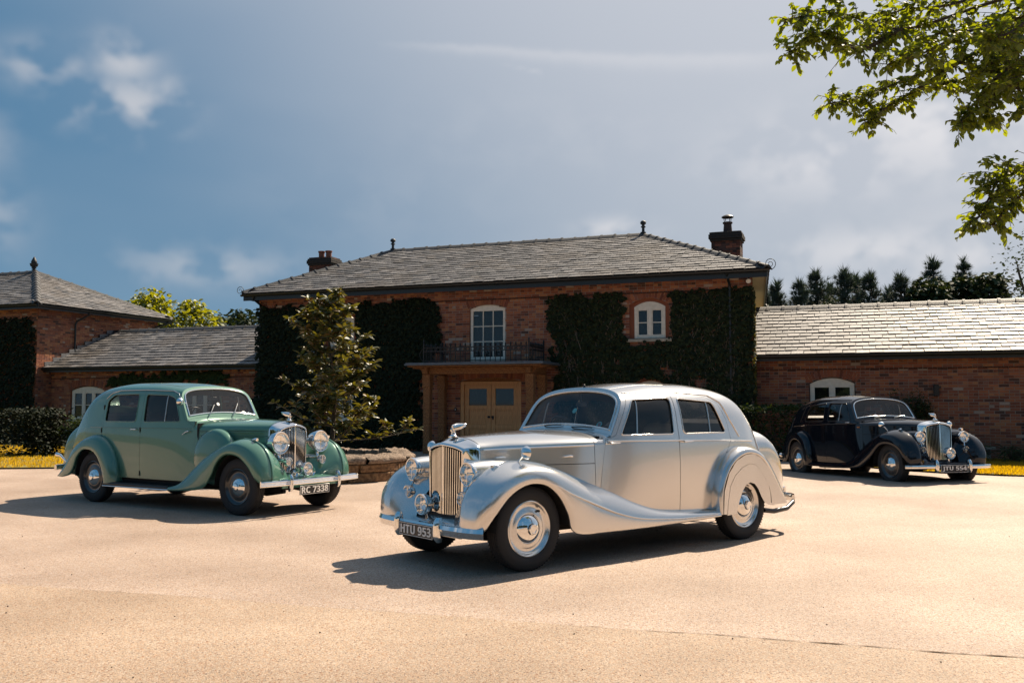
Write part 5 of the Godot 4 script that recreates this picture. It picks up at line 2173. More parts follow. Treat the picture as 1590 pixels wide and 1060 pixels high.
func make_cars() -> void:
	var wheel_black := paint("wheel_black", lin(0.010, 0.011, 0.012), 0.4, 0.0)
	var P: Material = M.silver_paint
	# ------------------------------------------------------------ silver
	var mk6_cabin := [
		[-3.97, .34, .42, .46, .40, .42, 2.2, 2.2, 0.0], [-3.85, .33, .55, .78, .48, .50, 2.3, 2.2, .03], [-3.70, .33, .75, 1.06, .56, .57, 2.6, 2.2, .05], [-3.55, .33, .90, 1.29, .60, .615, 3.0, 2.2, .08],
		[-3.40, .33, 1.0, 1.46, .64, .655, 4.0, 2.2, .10], [-3.20, .33, 1.06, 1.595, .675, .695, 4.8, 2.25, .12], [-2.90, .33, 1.085, 1.652, .71, .73, 5.6, 2.3, .13], [-2.5, .33, 1.09, 1.678, .735, .75, 6.2, 2.3, .13],
		[-2.0, .33, 1.09, 1.678, .745, .755, 6.8, 2.3, .13], [-1.5, .33, 1.09, 1.635, .745, .740, 8.0, 2.3, .13], [-1.1, .33, 1.09, 1.572, .74, .712, 9.0, 2.3, .13], [-0.7, .33, 1.08, 1.49, .72, .67, 9.0, 2.3, .13]]
	var S := {
		called = "vintage_saloon", label = "silver vintage saloon with rear wheel spats and painted wheels, nearest the camera", at = Vector3(-0.3456, 0, -8.7693), turn = atan2(-0.63218, -0.77482),
		paint = M.silver_paint, trim = M.leather_grey, frame = M.silver_paint, screen_frame = M.silver_paint, lamp_shell = M.silver_paint, fog_shell = M.chrome, wheel_paint = M.silver_paint, wiper = M.black_trim,
		wb = 3.05, track = 1.43, R = 0.368, rim_r = 0.240, cap_r = 0.130, hex = true, arch_r = 0.415, arch_z = 0.84, floor_y = 0.40, length_under = 3.6,
		cabin = mk6_cabin, front_x = -1.0, screen = [-1.115, 1.165, 0.62, 1.205], rear_window = [-3.53, -3.30, 0.80],
		door_front = v2([-1.03, 1.11, -1.165, 1.15, -1.395, 1.515, -1.46, 1.548, -2.025, 1.556, -2.03, .355, -.93, .355, -.93, .5, -.95, .7, -.985, .9]),
		door_rear = v2([-2.035, 1.556, -2.60, 1.525, -2.76, 1.46, -2.86, 1.28, -2.90, 1.06, -2.78, .90, -2.635, .75, -2.565, .54, -2.565, .355, -2.04, .355]),
		win_front = v2([-1.225, 1.152, -1.445, 1.495, -1.985, 1.515, -1.965, 1.15]), win_rear = v2([-2.115, 1.15, -2.10, 1.512, -2.66, 1.475, -2.82, 1.15]),
		dividers = [v2([-1.505, 1.49, -1.45, 1.155]), v2([-2.57, 1.475, -2.555, 1.155])],
		handles = [[-1.07, 1.078, -1.0, 0.0], [-2.09, 1.072, -1.0, 0.0]],
		wipers = [[0.30, 0.06, 0.05, 0.075], [-0.12, 0.055, -0.42, 0.05]], stickers = [[-0.47, 0.10, 0.036, M.teal_sticker], [-0.47, 0.105, 0.022, M.red_sticker], [-0.03, 0.26, 0.030, M.teal_sticker]],
		bonnet = [[-1.30, .40, 1.07, 1.20, .742, .732, 2.4, 2.2, 0.0], [-0.9, .45, 1.065, 1.195, .720, .694, 2.3, 2.2, 0.0], [-0.3, .55, 1.052, 1.175, .56, .52, 2.2, 2.1, 0.0], [0.10, .60, 1.038, 1.152, .40, .365, 2.2, 2.1, 0.0], [0.30, .60, 1.030, 1.140, .33, .325, 2.2, 2.1, 0.0]],
		bonnet_x = [-0.885, 0.20], bonnet_y = 0.895, door_edge = v2([-1.03, 1.11, -.985, .9, -.95, .7, -.93, .5]),
		mould = [["c", v2([-1.05, 1.098, -2.0, 1.085, -2.9, 1.062, -3.36, 1.045]), 0.009, M.silver_paint], ["b", v2([0.17, 1.037, -0.3, 1.054, -0.88, 1.066]), 0.008, M.chrome],
			["c", v2([-1.42, 1.560, -2.1, 1.572, -2.66, 1.545, -2.82, 1.47, -2.93, 1.28, -3.07, 1.10]), 0.008, M.silver_paint]],
		catches = [[0.02, 0.968], [-0.6, 0.968]],
		front_wing = stations([
			.600, .375, .60, .500, .365, .760, .520, .385, .40,
			.602, .500, .60, .475, .405, .800, .490, .480, .40,
			.560, .660, .60, .410, .525, .845, .440, .620, .40,
			.440, .805, .61, .290, .660, .865, .340, .745, .40,
			.270, .905, .62, .155, .738, .873, .200, .825, .41,
			.050, .950, .62, .020, .765, .875, .000, .860, .42,
			-.200, .930, .63, -.140, .738, .876, -.200, .850, .46,
			-.450, .858, .65, -.290, .630, .876, -.450, .800, .53,
			-.750, .738, .69, -.400, .470, .876, -.750, .700, .62,
			-1.05, .612, .76, -.490, .300, .874, -1.05, .580, .66,
			-1.40, .480, .785, -.900, .272, .868, -1.40, .460, .68,
			-1.80, .395, .795, -1.60, .266, .862, -1.80, .380, .68,
			-2.56, .345, .795, -2.56, .285, .856, -2.56, .335, .68]),
		wing_beads = [[[[.431, .543, .838], [.302, .690, .862], [.124, .788, .872], [.018, .806, .872], [-.105, .785, .874], [-.262, .726, .877], [-.423, .650, .878], [-.70, .545, .878], [-1.0, .440, .874], [-1.3, .368, .867], [-1.6, .335, .863], [-2.0, .312, .860], [-2.5, .315, .856]], 0.008, P]],
		rear_wing = stations([
			-2.549, .300, .775, -2.590, .305, .860, -2.58, .300, .55,
			-2.547, .540, .780, -2.602, .543, .862, -2.60, .520, .55,
			-2.629, .751, .780, -2.688, .728, .862, -2.66, .710, .55,
			-2.776, .912, .775, -2.814, .850, .862, -2.79, .870, .54,
			-2.923, .985, .770, -2.984, .914, .862, -2.93, .940, .53,
			-3.094, .993, .770, -3.120, .916, .862, -3.10, .950, .52,
			-3.266, .948, .755, -3.260, .870, .862, -3.25, .910, .50,
			-3.441, .862, .735, -3.420, .760, .833, -3.42, .830, .48,
			-3.595, .721, .710, -3.560, .620, .809, -3.57, .690, .46,
			-3.751, .551, .685, -3.700, .455, .785, -3.72, .530, .44,
			-3.863, .421, .665, -3.800, .365, .768, -3.83, .410, .42,
			-3.890, .345, .655, -3.830, .335, .763, -3.87, .340, .40]),
		wing_plate = v2([-2.590, .305, -2.602, .543, -2.688, .728, -2.814, .850, -2.984, .914, -3.12, .916, -3.26, .870, -3.42, .760, -3.56, .620, -3.70, .455, -3.80, .365, -3.83, .335, -3.54, .342, -2.645, .300]),
		spat_z = 0.863, spat = v2([-2.645, .290, -2.665, .43, -2.70, .59, -2.79, .70, -2.91, .775, -3.04, .812, -3.13, .800, -3.22, .755, -3.36, .617, -3.46, .47, -3.54, .335]),
		spat_cut = v2([-2.795, .25, -2.815, .34, -2.85, .43, -2.905, .53, -2.965, .592, -3.04, .614, -3.115, .595, -3.185, .535, -3.25, .45, -3.315, .385, -3.40, .35, -3.52, .335, -3.60, .25]),
		boot = [[-4.235, .40, .42, .45, .42, .43, 2.3, 2.3, 0.0], [-4.20, .38, .55, .68, .47, .48, 2.6, 2.4, 0.0], [-4.13, .36, .70, .87, .50, .51, 2.8, 2.5, 0.0], [-4.05, .36, .80, 1.0, .52, .53, 3.0, 2.6, 0.0], [-3.95, .36, .88, 1.10, .53, .54, 3.0, 2.6, 0.0], [-3.80, .36, .92, 1.17, .54, .55, 3.0, 2.6, 0.0], [-3.60, .36, .92, 1.19, .54, .55, 3.0, 2.6, 0.0], [-3.35, .36, .92, 1.16, .54, .55, 3.0, 2.6, 0.0]],
		rx = 0.34, rad_w = 0.255, rad_sh = 1.020, rad_pk = 1.072, rad_lo = 0.452, rad_wl = 0.243, bw = 0.333, bsh = 1.055, bpk = 1.143, apron = 0.41,
		headlamp = [0.41, 0.842, 0.440, 0.100, 0.2, 0.80], side_lamp = [0.465, 0.632, 0.430, 0.056, [[0.40, 0.75, 0.44, 0.44, 0.69, 0.43, 0.010], [0.45, 0.575, 0.43, 0.455, 0.55, 0.43, 0.008], [0.30, 0.62, 0.40, 0.44, 0.632, 0.43, 0.022]]],
		pilot = [0.285, 0.905, 0.64], fog = [0.52, 0.542, 0.112, 0.092], fog_extra = 0,
		bumper = [0.625, 0.362, 0.805, 0.05, 0.06], bumper_prof = v2([-0.034, 0.010, -0.020, 0.044, 0.010, 0.046, 0.012, -0.044, -0.020, -0.042]),
		over = [0.315, 0.362, 0.215, 0.032], plate = ["HTU 953", 0.658, 0.330, 0.0, 0.54, 0.118],
		mirrors = [[0.02, 0.945, 0.66, -0.01, 1.025, 0.735, 0.060], [0.02, 0.945, -0.66, -0.01, 1.025, -0.735, 0.060]], rear_bumper = [-4.24, 0.37, 0.74, 0.10, 0.12],
		extra = silver_extra}
	S.spat_cut = Array(Geometry2D.intersect_polygons(ccw(PackedVector2Array(S.spat_cut)), ccw(PackedVector2Array(v2([-2.7, 0.0, -4, 0, -4, 1, -2.7, 1]))))[0])
	car(S)
	# ------------------------------------------------------------ black
	var K := S.duplicate()
	for k in ["spat", "wing_plate", "spat_cut", "extra", "wing_beads"]:
		K.erase(k)
	K.merge({
		label = "black vintage saloon with chrome hubcaps parked before the low right wing", at = Vector3(7.60298, 0.0, -17.02313), turn = atan2(-0.96793, 0.25121), nose = 0.0246,
		paint = M.black_paint, trim = M.leather, frame = M.black_trim, screen_frame = M.chrome, lamp_shell = M.black_paint, wheel_paint = wheel_black, hex = false, cap_r = 0.128, rim_r = 0.248, wiper = M.satin_metal,
		wipers = [[0.25, 0.05, 0.0, 0.09], [-0.2, 0.05, -0.44, 0.10]], stickers = [[-0.45, 0.08, 0.034, M.teal_sticker]],
		cabin = [
			[-4.20, .34, .40, .44, .44, .46, 2.2, 2.2, 0.0], [-4.10, .33, .50, .62, .50, .52, 2.3, 2.2, .0], [-3.97, .33, .62, .83, .55, .56, 2.5, 2.2, .03], [-3.80, .33, .80, 1.04, .585, .595, 2.6, 2.2, .05], [-3.60, .33, .93, 1.275, .62, .635, 3.0, 2.2, .08],
			[-3.42, .33, 1.02, 1.46, .655, .67, 4.0, 2.2, .10], [-3.20, .33, 1.06, 1.595, .69, .70, 4.8, 2.25, .12], [-2.90, .33, 1.085, 1.652, .71, .73, 5.6, 2.3, .13], [-2.5, .33, 1.09, 1.678, .735, .75, 6.2, 2.3, .13],
			[-2.0, .33, 1.09, 1.678, .745, .755, 6.8, 2.3, .13], [-1.5, .33, 1.09, 1.635, .745, .740, 8.0, 2.3, .13], [-1.1, .33, 1.09, 1.572, .74, .712, 9.0, 2.3, .13], [-0.7, .33, 1.08, 1.49, .72, .67, 9.0, 2.3, .13]],
		dividers = [v2([-1.60, 1.50, -1.62, 1.155]), v2([-2.57, 1.475, -2.57, 1.475])], handles = [[-1.24, 1.115, -1.0, 0.0], [-2.86, 1.055, 1.0, 0.02]],
		mould = [["c", v2([-1.05, 1.10, -2.0, 1.09, -2.9, 1.07, -3.3, 1.05]), 0.008, M.black_paint], ["b", v2([0.17, 1.037, -0.3, 1.054, -0.88, 1.066]), 0.007, M.black_paint], ["c", v2([-1.42, 1.560, -2.1, 1.572, -2.66, 1.545, -2.82, 1.47, -2.93, 1.28, -3.0, 1.14]), 0.008, M.black_paint]],
		catches = [],
		front_wing = stations([
			.560, .355, .62, .510, .350, .780, .500, .380, .42,
			.580, .480, .62, .495, .405, .815, .480, .480, .40,
			.548, .650, .62, .445, .500, .850, .440, .620, .40,
			.440, .830, .63, .330, .630, .868, .340, .740, .40,
			.240, .945, .63, .180, .705, .875, .200, .820, .42,
			.000, .985, .63, .020, .728, .876, .000, .860, .44,
			-.220, .965, .64, -.150, .705, .876, -.220, .860, .47,
			-.430, .895, .66, -.290, .620, .874, -.430, .820, .53,
			-.690, .760, .69, -.430, .500, .870, -.690, .710, .62,
			-.950, .585, .73, -.620, .370, .865, -.950, .560, .66,
			-1.15, .430, .765, -.850, .275, .862, -1.15, .415, .68,
			-1.40, .340, .785, -1.30, .245, .860, -1.40, .330, .68,
			-2.54, .310, .785, -2.54, .240, .856, -2.54, .300, .68]),
		rear_wing = stations([
			-2.505, .250, .780, -2.700, .255, .855, -2.53, .260, .55,
			-2.505, .430, .785, -2.702, .400, .860, -2.55, .420, .55,
			-2.550, .670, .785, -2.735, .550, .862, -2.59, .640, .55,
			-2.669, .850, .780, -2.810, .680, .862, -2.70, .810, .55,
			-2.880, .952, .775, -2.930, .762, .862, -2.88, .910, .54,
			-3.113, .925, .765, -3.060, .778, .858, -3.10, .890, .52,
			-3.348, .815, .745, -3.190, .725, .850, -3.33, .780, .50,
			-3.594, .570, .715, -3.300, .580, .835, -3.56, .550, .46,
			-3.720, .380, .690, -3.345, .420, .825, -3.68, .370, .44,
			-3.770, .285, .680, -3.450, .300, .810, -3.74, .280, .42]),
		rad_sh = 1.028, rad_pk = 1.084, rad_lo = 0.445, bpk = 1.150, headlamp = [0.42, 0.852, 0.458, 0.098, 0.2, 0.80], side_lamp = [0.465, 0.628, 0.450, 0.054, [[0.42, 0.76, 0.458, 0.44, 0.69, 0.45, 0.010], [0.30, 0.62, 0.42, 0.44, 0.628, 0.45, 0.022]]],
		pilot = [0.16, 0.985, 0.64], fog = [0.52, 0.560, -0.075, 0.095], bumper = [0.655, 0.335, 0.875, 0.08, 0.05], bumper_prof = v2([-0.036, 0.004, -0.028, 0.028, -0.006, 0.038, 0.010, 0.036, 0.012, -0.036, -0.006, -0.038, -0.028, -0.026]),
		over = [0.342, 0.345, 0.225, 0.030], plate = ["JTU 554", 0.690, 0.300, 0.0, 0.56, 0.135],
		mirrors = [[-0.20, 0.970, 0.66, -0.27, 1.075, 0.735, 0.060], [-0.20, 0.970, -0.66, -0.27, 1.075, -0.735, 0.060]], rear_bumper = [-4.20, 0.36, 0.74, 0.08, 0.10], extra = black_extra}, true)
	K.erase("boot")
	car(K)
	# ------------------------------------------------------------ green
	var G := {
		called = "vintage_saloon", label = "sage green vintage saloon with spare wheel cover and separate chrome headlamps", at = Vector3(-3.16668, 0, -12.85587), turn = atan2(-0.53878, 0.84245),
		paint = M.sage_paint, trim = M.leather, frame = M.sage_paint, screen_frame = M.chrome, lamp_shell = M.chrome, fog_shell = M.chrome, wheel_paint = wheel_black, wiper = M.satin_metal,
		wb = 3.15, track = 1.43, R = 0.370, rim_r = 0.235, cap_r = 0.120, hex = false, arch_r = 0.44, arch_z = 0.80, floor_y = 0.44, length_under = 3.7,
		cabin = [
			[-4.32, .40, .48, .52, .40, .42, 2.2, 2.2, 0.0], [-4.20, .39, .60, .80, .48, .50, 2.4, 2.2, .02], [-4.05, .39, .80, 1.06, .54, .56, 2.6, 2.2, .05], [-3.90, .39, .95, 1.30, .58, .60, 3.0, 2.2, .07],
			[-3.70, .39, 1.05, 1.53, .62, .645, 4.6, 2.2, .09], [-3.50, .39, 1.09, 1.665, .65, .68, 6.5, 2.25, .11], [-3.20, .39, 1.11, 1.740, .68, .705, 9.0, 2.3, .12], [-2.7, .385, 1.11, 1.774, .70, .722, 11.0, 2.3, .12],
			[-2.1, .385, 1.11, 1.768, .71, .722, 11.5, 2.3, .12], [-1.5, .385, 1.11, 1.715, .70, .695, 12.0, 2.3, .12], [-1.1, .385, 1.11, 1.635, .68, .655, 12.0, 2.3, .12], [-0.7, .385, 1.10, 1.54, .65, .61, 12.0, 2.3, .12]],
		front_x = -1.06, screen = [-1.215, 1.245, 0.55, 1.285], screen_r = 0.0, rear_window = [-3.80, -3.56, 0.80], sunroof = [-2.35, -1.62, 0.86],
		door_front = v2([-1.085, 1.15, -1.26, 1.235, -1.455, 1.585, -1.56, 1.622, -2.15, 1.640, -2.145, .385, -1.245, .385, -1.13, .6, -1.05, .85, -1.03, 1.0]),
		door_rear = v2([-2.155, 1.640, -2.90, 1.632, -3.05, 1.56, -3.08, 1.40, -3.085, 1.0, -2.93, .90, -2.78, .72, -2.70, .58, -2.69, .385, -2.15, .385]),
		win_front = v2([-1.335, 1.205, -1.485, 1.535, -1.62, 1.575, -2.10, 1.592, -2.10, 1.195]), win_rear = v2([-2.28, 1.195, -2.27, 1.598, -2.86, 1.588, -3.01, 1.50, -3.025, 1.195]),
		dividers = [v2([-1.66, 1.575, -1.66, 1.20]), v2([-2.57, 1.475, -2.57, 1.475])],
		handles = [[-1.14, 1.075, -1.0, -0.05], [-2.22, 1.085, -1.0, 0.0]],
		wipers = [[0.27, 0.03, 0.12, 0.21], [-0.16, 0.03, -0.32, 0.23]], stickers = [[-0.40, 0.085, 0.036, M.white_sticker], [0.02, 0.235, 0.026, M.white_sticker]],
		bonnet = [[-1.40, .40, 1.085, 1.255, .698, .688, 2.4, 2.2, 0.0], [-0.95, .40, 1.085, 1.25, .668, .640, 2.4, 2.2, 0.0], [-0.4, .55, 1.085, 1.238, .52, .485, 2.4, 2.2, 0.0], [0.0, .55, 1.085, 1.220, .37, .340, 2.4, 2.2, 0.0], [0.16, .55, 1.085, 1.212, .32, .300, 2.4, 2.2, 0.0]],
		bonnet_x = [-0.95, 0.06], bonnet_y = 1.02, door_edge = v2([-1.085, 1.15, -1.03, 1.0, -1.05, .85, -1.13, .6, -1.245, .40]),
		mould = [["c", v2([-1.10, 1.112, -2.15, 1.110, -3.1, 1.105, -3.4, 1.10]), 0.006, M.sage_paint], ["b", v2([0.03, 1.072, -0.4, 1.07, -0.94, 1.068]), 0.007, M.sage_paint], ["b", v2([0.03, 1.016, -0.4, 1.014, -0.94, 1.012]), 0.006, M.sage_paint],
			["c", v2([-1.36, 1.50, -1.46, 1.598, -1.60, 1.640, -2.15, 1.655, -2.75, 1.652, -2.95, 1.615, -3.06, 1.53]), 0.007, M.satin_metal]],
		catches = [],
		front_wing = stations([
			.500, .410, .66, .460, .390, .780, .440, .430, .40,
			.508, .520, .66, .432, .445, .820, .430, .500, .38,
			.470, .700, .66, .370, .510, .850, .400, .580, .36,
			.360, .865, .66, .270, .635, .864, .300, .670, .34,
			.190, .958, .66, .110, .755, .868, .150, .760, .34,
			-.030, .992, .66, -.070, .794, .868, -.030, .800, .35,
			-.250, .948, .66, -.230, .762, .868, -.250, .790, .38,
			-.480, .866, .66, -.360, .650, .868, -.480, .740, .44,
			-.740, .745, .67, -.450, .500, .868, -.740, .660, .52,
			-1.00, .560, .69, -.610, .335, .866, -1.00, .520, .58,
			-1.19, .385, .70, -.950, .280, .864, -1.18, .370, .60,
			-1.34, .325, .70, -1.33, .262, .860, -1.34, .320, .60]),
		wing_beads = [[[[-.03, .994, .66], [.19, .961, .66], [.36, .868, .66], [.472, .702, .66], [.510, .520, .66], [.502, .42, .66]], 0.011, M.sage_paint]],
		rear_wing = stations([
			-2.600, .300, .760, -2.800, .300, .855, -2.62, .300, .55,
			-2.612, .470, .760, -2.820, .430, .860, -2.64, .450, .55,
			-2.660, .640, .755, -2.876, .549, .862, -2.69, .610, .54,
			-2.770, .810, .750, -2.960, .665, .862, -2.79, .770, .54,
			-2.951, .950, .745, -3.060, .745, .862, -2.95, .900, .53,
			-3.170, .994, .735, -3.180, .778, .862, -3.17, .940, .52,
			-3.424, .942, .720, -3.345, .765, .858, -3.42, .890, .50,
			-3.679, .804, .700, -3.500, .658, .850, -3.67, .760, .48,
			-3.897, .598, .680, -3.600, .500, .835, -3.88, .560, .46,
			-4.110, .410, .660, -3.715, .385, .815, -4.09, .390, .44,
			-4.200, .345, .640, -3.950, .335, .780, -4.18, .335, .42]),
		boot = [[-4.48, .42, .45, .50, .42, .43, 2.3, 2.3, 0.0], [-4.44, .40, .60, .78, .46, .47, 2.6, 2.4, 0.0], [-4.36, .40, .74, .98, .48, .49, 2.8, 2.5, 0.0], [-4.26, .40, .82, 1.11, .49, .50, 3.0, 2.6, 0.0], [-4.10, .40, .86, 1.20, .49, .50, 3.0, 2.6, 0.0], [-3.90, .40, .88, 1.24, .49, .50, 3.0, 2.6, 0.0], [-3.6, .40, .88, 1.24, .49, .50, 3.0, 2.6, 0.0]],
		rx = 0.20, rad_w = 0.232, rad_sh = 1.085, rad_pk = 1.148, rad_lo = 0.495, rad_wl = 0.228, bw = 0.305, bsh = 1.115, bpk = 1.214, apron = 0.47,
		headlamp = [0.335, 0.935, 0.372, 0.146, 0.27, 0.0], side_lamp = [0.43, 0.690, 0.312, 0.058, [[0.28, 0.80, 0.372, 0.30, 0.72, 0.36, 0.022], [0.24, 0.715, 0.385, 0.42, 0.705, 0.33, 0.030], [0.10, 0.72, 0.30, 0.28, 0.72, 0.37, 0.030]]],
		pilot = [0.205, 0.985, 0.66], fog = [0.48, 0.580, 0.015, 0.086], bumper = [0.60, 0.430, 0.895, 0.03, 0.02], bumper_prof = v2([-0.020, 0.034, -0.024, 0.020, -0.018, 0.010, -0.024, 0.0, -0.018, -0.010, -0.024, -0.020, -0.020, -0.036, 0.010, -0.042, 0.014, 0.0, 0.010, 0.042]),
		over = [0.442, 0.425, 0.225, 0.022], plate = ["RC 7338", 0.612, 0.316, 0.0, 0.55, 0.122],
		mirrors = [], rear_bumper = [-4.50, 0.45, 0.60, 0.03, 0.03], extra = green_extra}
	car(G)


func silver_extra(root: Node3D, S: Dictionary, C: Shell, B: Shell) -> void:
	# roof hatch seams and the rear bracing bar under the tail
	put(root, "tail_bar", tube([Vector3(-3.40, 0.285, -0.78), Vector3(-3.55, 0.265, -0.80), Vector3(-3.80, 0.28, -0.80), Vector3(-3.98, 0.335, -0.76)], 0.028, 0.026, 10), M.black_trim)
	put(root, "tail_bar", tube([Vector3(-3.40, 0.285, 0.78), Vector3(-3.55, 0.265, 0.80), Vector3(-3.80, 0.28, 0.80), Vector3(-3.98, 0.335, 0.76)], 0.028, 0.026, 10), M.black_trim)
	put(root, "aerial_foot", lathe(v2([0, 0.014, 0.012, 0.012, 0.02, 0.008, 0.03, 0.009, 0.036, 0.0]), 12, axis(C.pos(-1.43, 0.999) + Vector3(0, -0.002, 0), Vector3(0.2, 1, 0))), M.black_trim)
	for s in [-1, 1]:
		var p := []
		for k in 9:
			var e := C.ev(lerpf(-1.42, -2.25, k / 8.0), 0.885)
			p.append(Vector3(e[0].x, e[0].y - 0.002, s * e[0].z))
		put(root, "roof_seam", tube(p, 0.0035, 0.0035, 5), M.black_trim)
	# overriders on the back
	for s in [-1, 1]:
		put(root, "overrider", tube([Vector3(-4.24, 0.28, s * 0.45), Vector3(-4.275, 0.36, s * 0.45), Vector3(-4.25, 0.47, s * 0.45)], 0.03, 0.024, 10), M.chrome)


func black_extra(root: Node3D, S: Dictionary, C: Shell, B: Shell) -> void:
	for s in [-1, 1]:
		var e := B.ev(-1.0, B.s_of(-1.0, 1.0))
		var p: Vector3 = e[0]
		put(root, "semaphore", tube([Vector3(p.x + 0.03, p.y + 0.03, s * (p.z + 0.004)), Vector3(p.x - 0.03, p.y + 0.03, s * (p.z + 0.012))], 0.012, 0.008, 8), M.amber)
		put(root, "tail_lamp", lathe(v2([-0.05, 0.03, 0.0, 0.045, 0.02, 0.03, 0.03, 0.0]), 16, axis(Vector3(-3.92, 0.42, s * 0.66), Vector3(-1, 0, 0))), M.chrome)


func green_extra(root: Node3D, S: Dictionary, C: Shell, B: Shell) -> void:
	for s in [-1, 1]:
		# running boards with a bright edge
		var b := MB.new()
		b.cbox(Vector3(1.50, 0.050, 0.24), 0.012, T(-2.09, 0.288, s * 0.735))
		for k in 5:
			b.box(Vector3(1.44, 0.006, 0.018), T(-2.09, 0.316, s * (0.66 + k * 0.038)))
		var o := put(root, "running_board", b, M.black_trim)
		put(o, "edge_strip", tube([Vector3(-2.80, 0.262, s * 0.80), Vector3(-2.84, 0.262, s * 0.845), Vector3(-2.80, 0.262, s * 0.862), Vector3(-1.36, 0.270, s * 0.862), Vector3(-1.335, 0.272, s * 0.85)], 0.010, 0.010, 6), M.chrome)
		var v := MB.new()
		v.box(Vector3(1.55, 0.10, 0.02), T(-2.05, 0.345, s * 0.655))
		put(root, "valance", v, M.underside)
		# lamp pods on stalks at the tail
		put(root, "tail_lamp", tube([Vector3(-3.98, 0.56, s * 0.70), Vector3(-4.08, 0.66, s * 0.74), Vector3(-4.16, 0.675, s * 0.76)], 0.014, 0.030, 12), M.chrome)
	# the spare wheel under its painted cover, on the driver's side
	var x := axis(Vector3(-0.665, 0.730, 0.52), Vector3(0.04, 0.02, 1))
	var c := put(root, "spare_wheel_cover", lathe(v2([0.0, 0.30, 0.01, 0.365, 0.05, 0.385, 0.11, 0.380, 0.155, 0.350, 0.180, 0.300, 0.190, 0.20, 0.196, 0.08, 0.197, 0.0]), 56, x, 0.3), M.sage_paint)
	put(c, "clasp", tube([x * Vector3(0.33, 0.16, 0.155), x * Vector3(0.375, 0.11, 0.10), x * Vector3(0.38, 0.05, 0.05)], 0.014, 0.014, 8), M.chrome)
	# driving mirror on the pillar
	put(root, "door_mirror", tube([Vector3(-1.30, 1.46, 0.60), Vector3(-1.30, 1.475, 0.66)], 0.008, 0.008, 6), M.chrome)
	put(root, "door_mirror_head", lathe(v2([-0.01, 0.0, -0.01, 0.05, 0.0, 0.055, 0.02, 0.045, 0.04, 0.02, 0.045, 0.0]), 20, axis(Vector3(-1.31, 1.485, 0.70), Vector3(1, 0, 0.15))), M.chrome)
	# hinges of the doors, pinned on the pillar
	for q in [[-2.15, 1.08], [-2.15, 0.46], [-3.09, 1.06], [-3.09, 1.40]]:
		var e := C.ev(q[0], C.s_of(q[0], q[1]))
		var p: Vector3 = e[0]
		both(root, "hinge", tube([p + Vector3(0, -0.035, 0.004), p + Vector3(0, 0.035, 0.004)], 0.009, 0.009, 8), M.black_trim)
	# sunroof and horn trumpets
	for s in [-1, 1]:
		put(root, "horn", lathe(v2([0.0, 0.062, -0.02, 0.045, -0.08, 0.022, -0.16, 0.016]), 20, axis(Vector3(0.40, 0.53, s * 0.16), Vector3(1, 0, 0))), M.chrome)


# ---------------------------------------------------------------- ground
func ground_y(x: float, z: float) -> float:
	# the forecourt swells a little under the black car's nose
	var d := Vector2(x - 7.6, z + 17.0).length()
	return 0.075 * exp(-pow(d / 2.2, 2))


func joint_z(x: float) -> float:
	return -7.65 + (x + 4.2) * 0.312 + 0.012 * sin(x * 3.1) + 0.008 * sin(x * 7.7 + 1.0)


func gravel_mat(called: String, base: Vector3, seed_: int) -> StandardMaterial3D:
	# resin bound gravel: small stones of several colours thrown over one another, wrapping at the edges
	var W := 1024
	var g := RandomNumberGenerator.new()
	g.seed = seed_
	var im := Image.create(W, W, false, Image.FORMAT_RGB8)
	var hm := Image.create(W, W, false, Image.FORMAT_L8)
	im.fill(lin(base.x * 0.86, base.y * 0.84, base.z * 0.82))
	hm.fill(Color(0.25, 0.25, 0.25))
	var tones := [Vector3(1.02, 1.0, 0.97), Vector3(1.10, 0.94, 0.76), Vector3(1.30, 1.30, 1.30), Vector3(0.86, 0.77, 0.68), Vector3(1.20, 1.08, 0.96), Vector3(0.68, 0.58, 0.50), Vector3(0.34, 0.31, 0.31), Vector3(0.66, 0.40, 0.26), Vector3(1.05, 1.04, 1.03)]
	for k in 40000:
		var t := g.randi() % 100
		var w: Vector3 = tones[0 if t < 22 else 1 if t < 40 else 2 if t < 52 else 3 if t < 66 else 4 if t < 80 else 5 if t < 87 else 6 if t < 90 else 7 if t < 94 else 8]
		var c := lin(minf(base.x * w.x, 0.95), minf(base.y * w.y, 0.95), minf(base.z * w.z, 0.95))
		var sz := Vector2i(g.randi_range(4, 10), g.randi_range(4, 10))
		var at := Vector2i(g.randi() % W, g.randi() % W)
		var hc := Color.WHITE * g.randf_range(0.4, 1.0)
		for ox in ([0, -W] if at.x + sz.x > W else [0]):
			for oy in ([0, -W] if at.y + sz.y > W else [0]):
				var q := at + Vector2i(ox, oy)
				im.fill_rect(Rect2i(q, sz), c)
				im.fill_rect(Rect2i(q + Vector2i(1, -1), Vector2i(sz.x - 2, sz.y + 2)), c)
				hm.fill_rect(Rect2i(q, sz), hc)
	var m := mat(called, Color.WHITE, 0.72)
	m.albedo_texture = ImageTexture.create_from_image(im)
	m.heightmap_enabled = true
	m.heightmap_texture = ImageTexture.create_from_image(hm)
	m.heightmap_scale = 0.25
	m.metallic_specular = 0.4
	m.detail_enabled = true
	m.detail_blend_mode = BaseMaterial3D.BLEND_MODE_MUL
	m.detail_uv_layer = BaseMaterial3D.DETAIL_UV_2
	m.detail_albedo = noise_tex(0.008, Color(0.82, 0.80, 0.78), Color(1, 1, 1), seed_ + 7, 1024, 7)
	return m


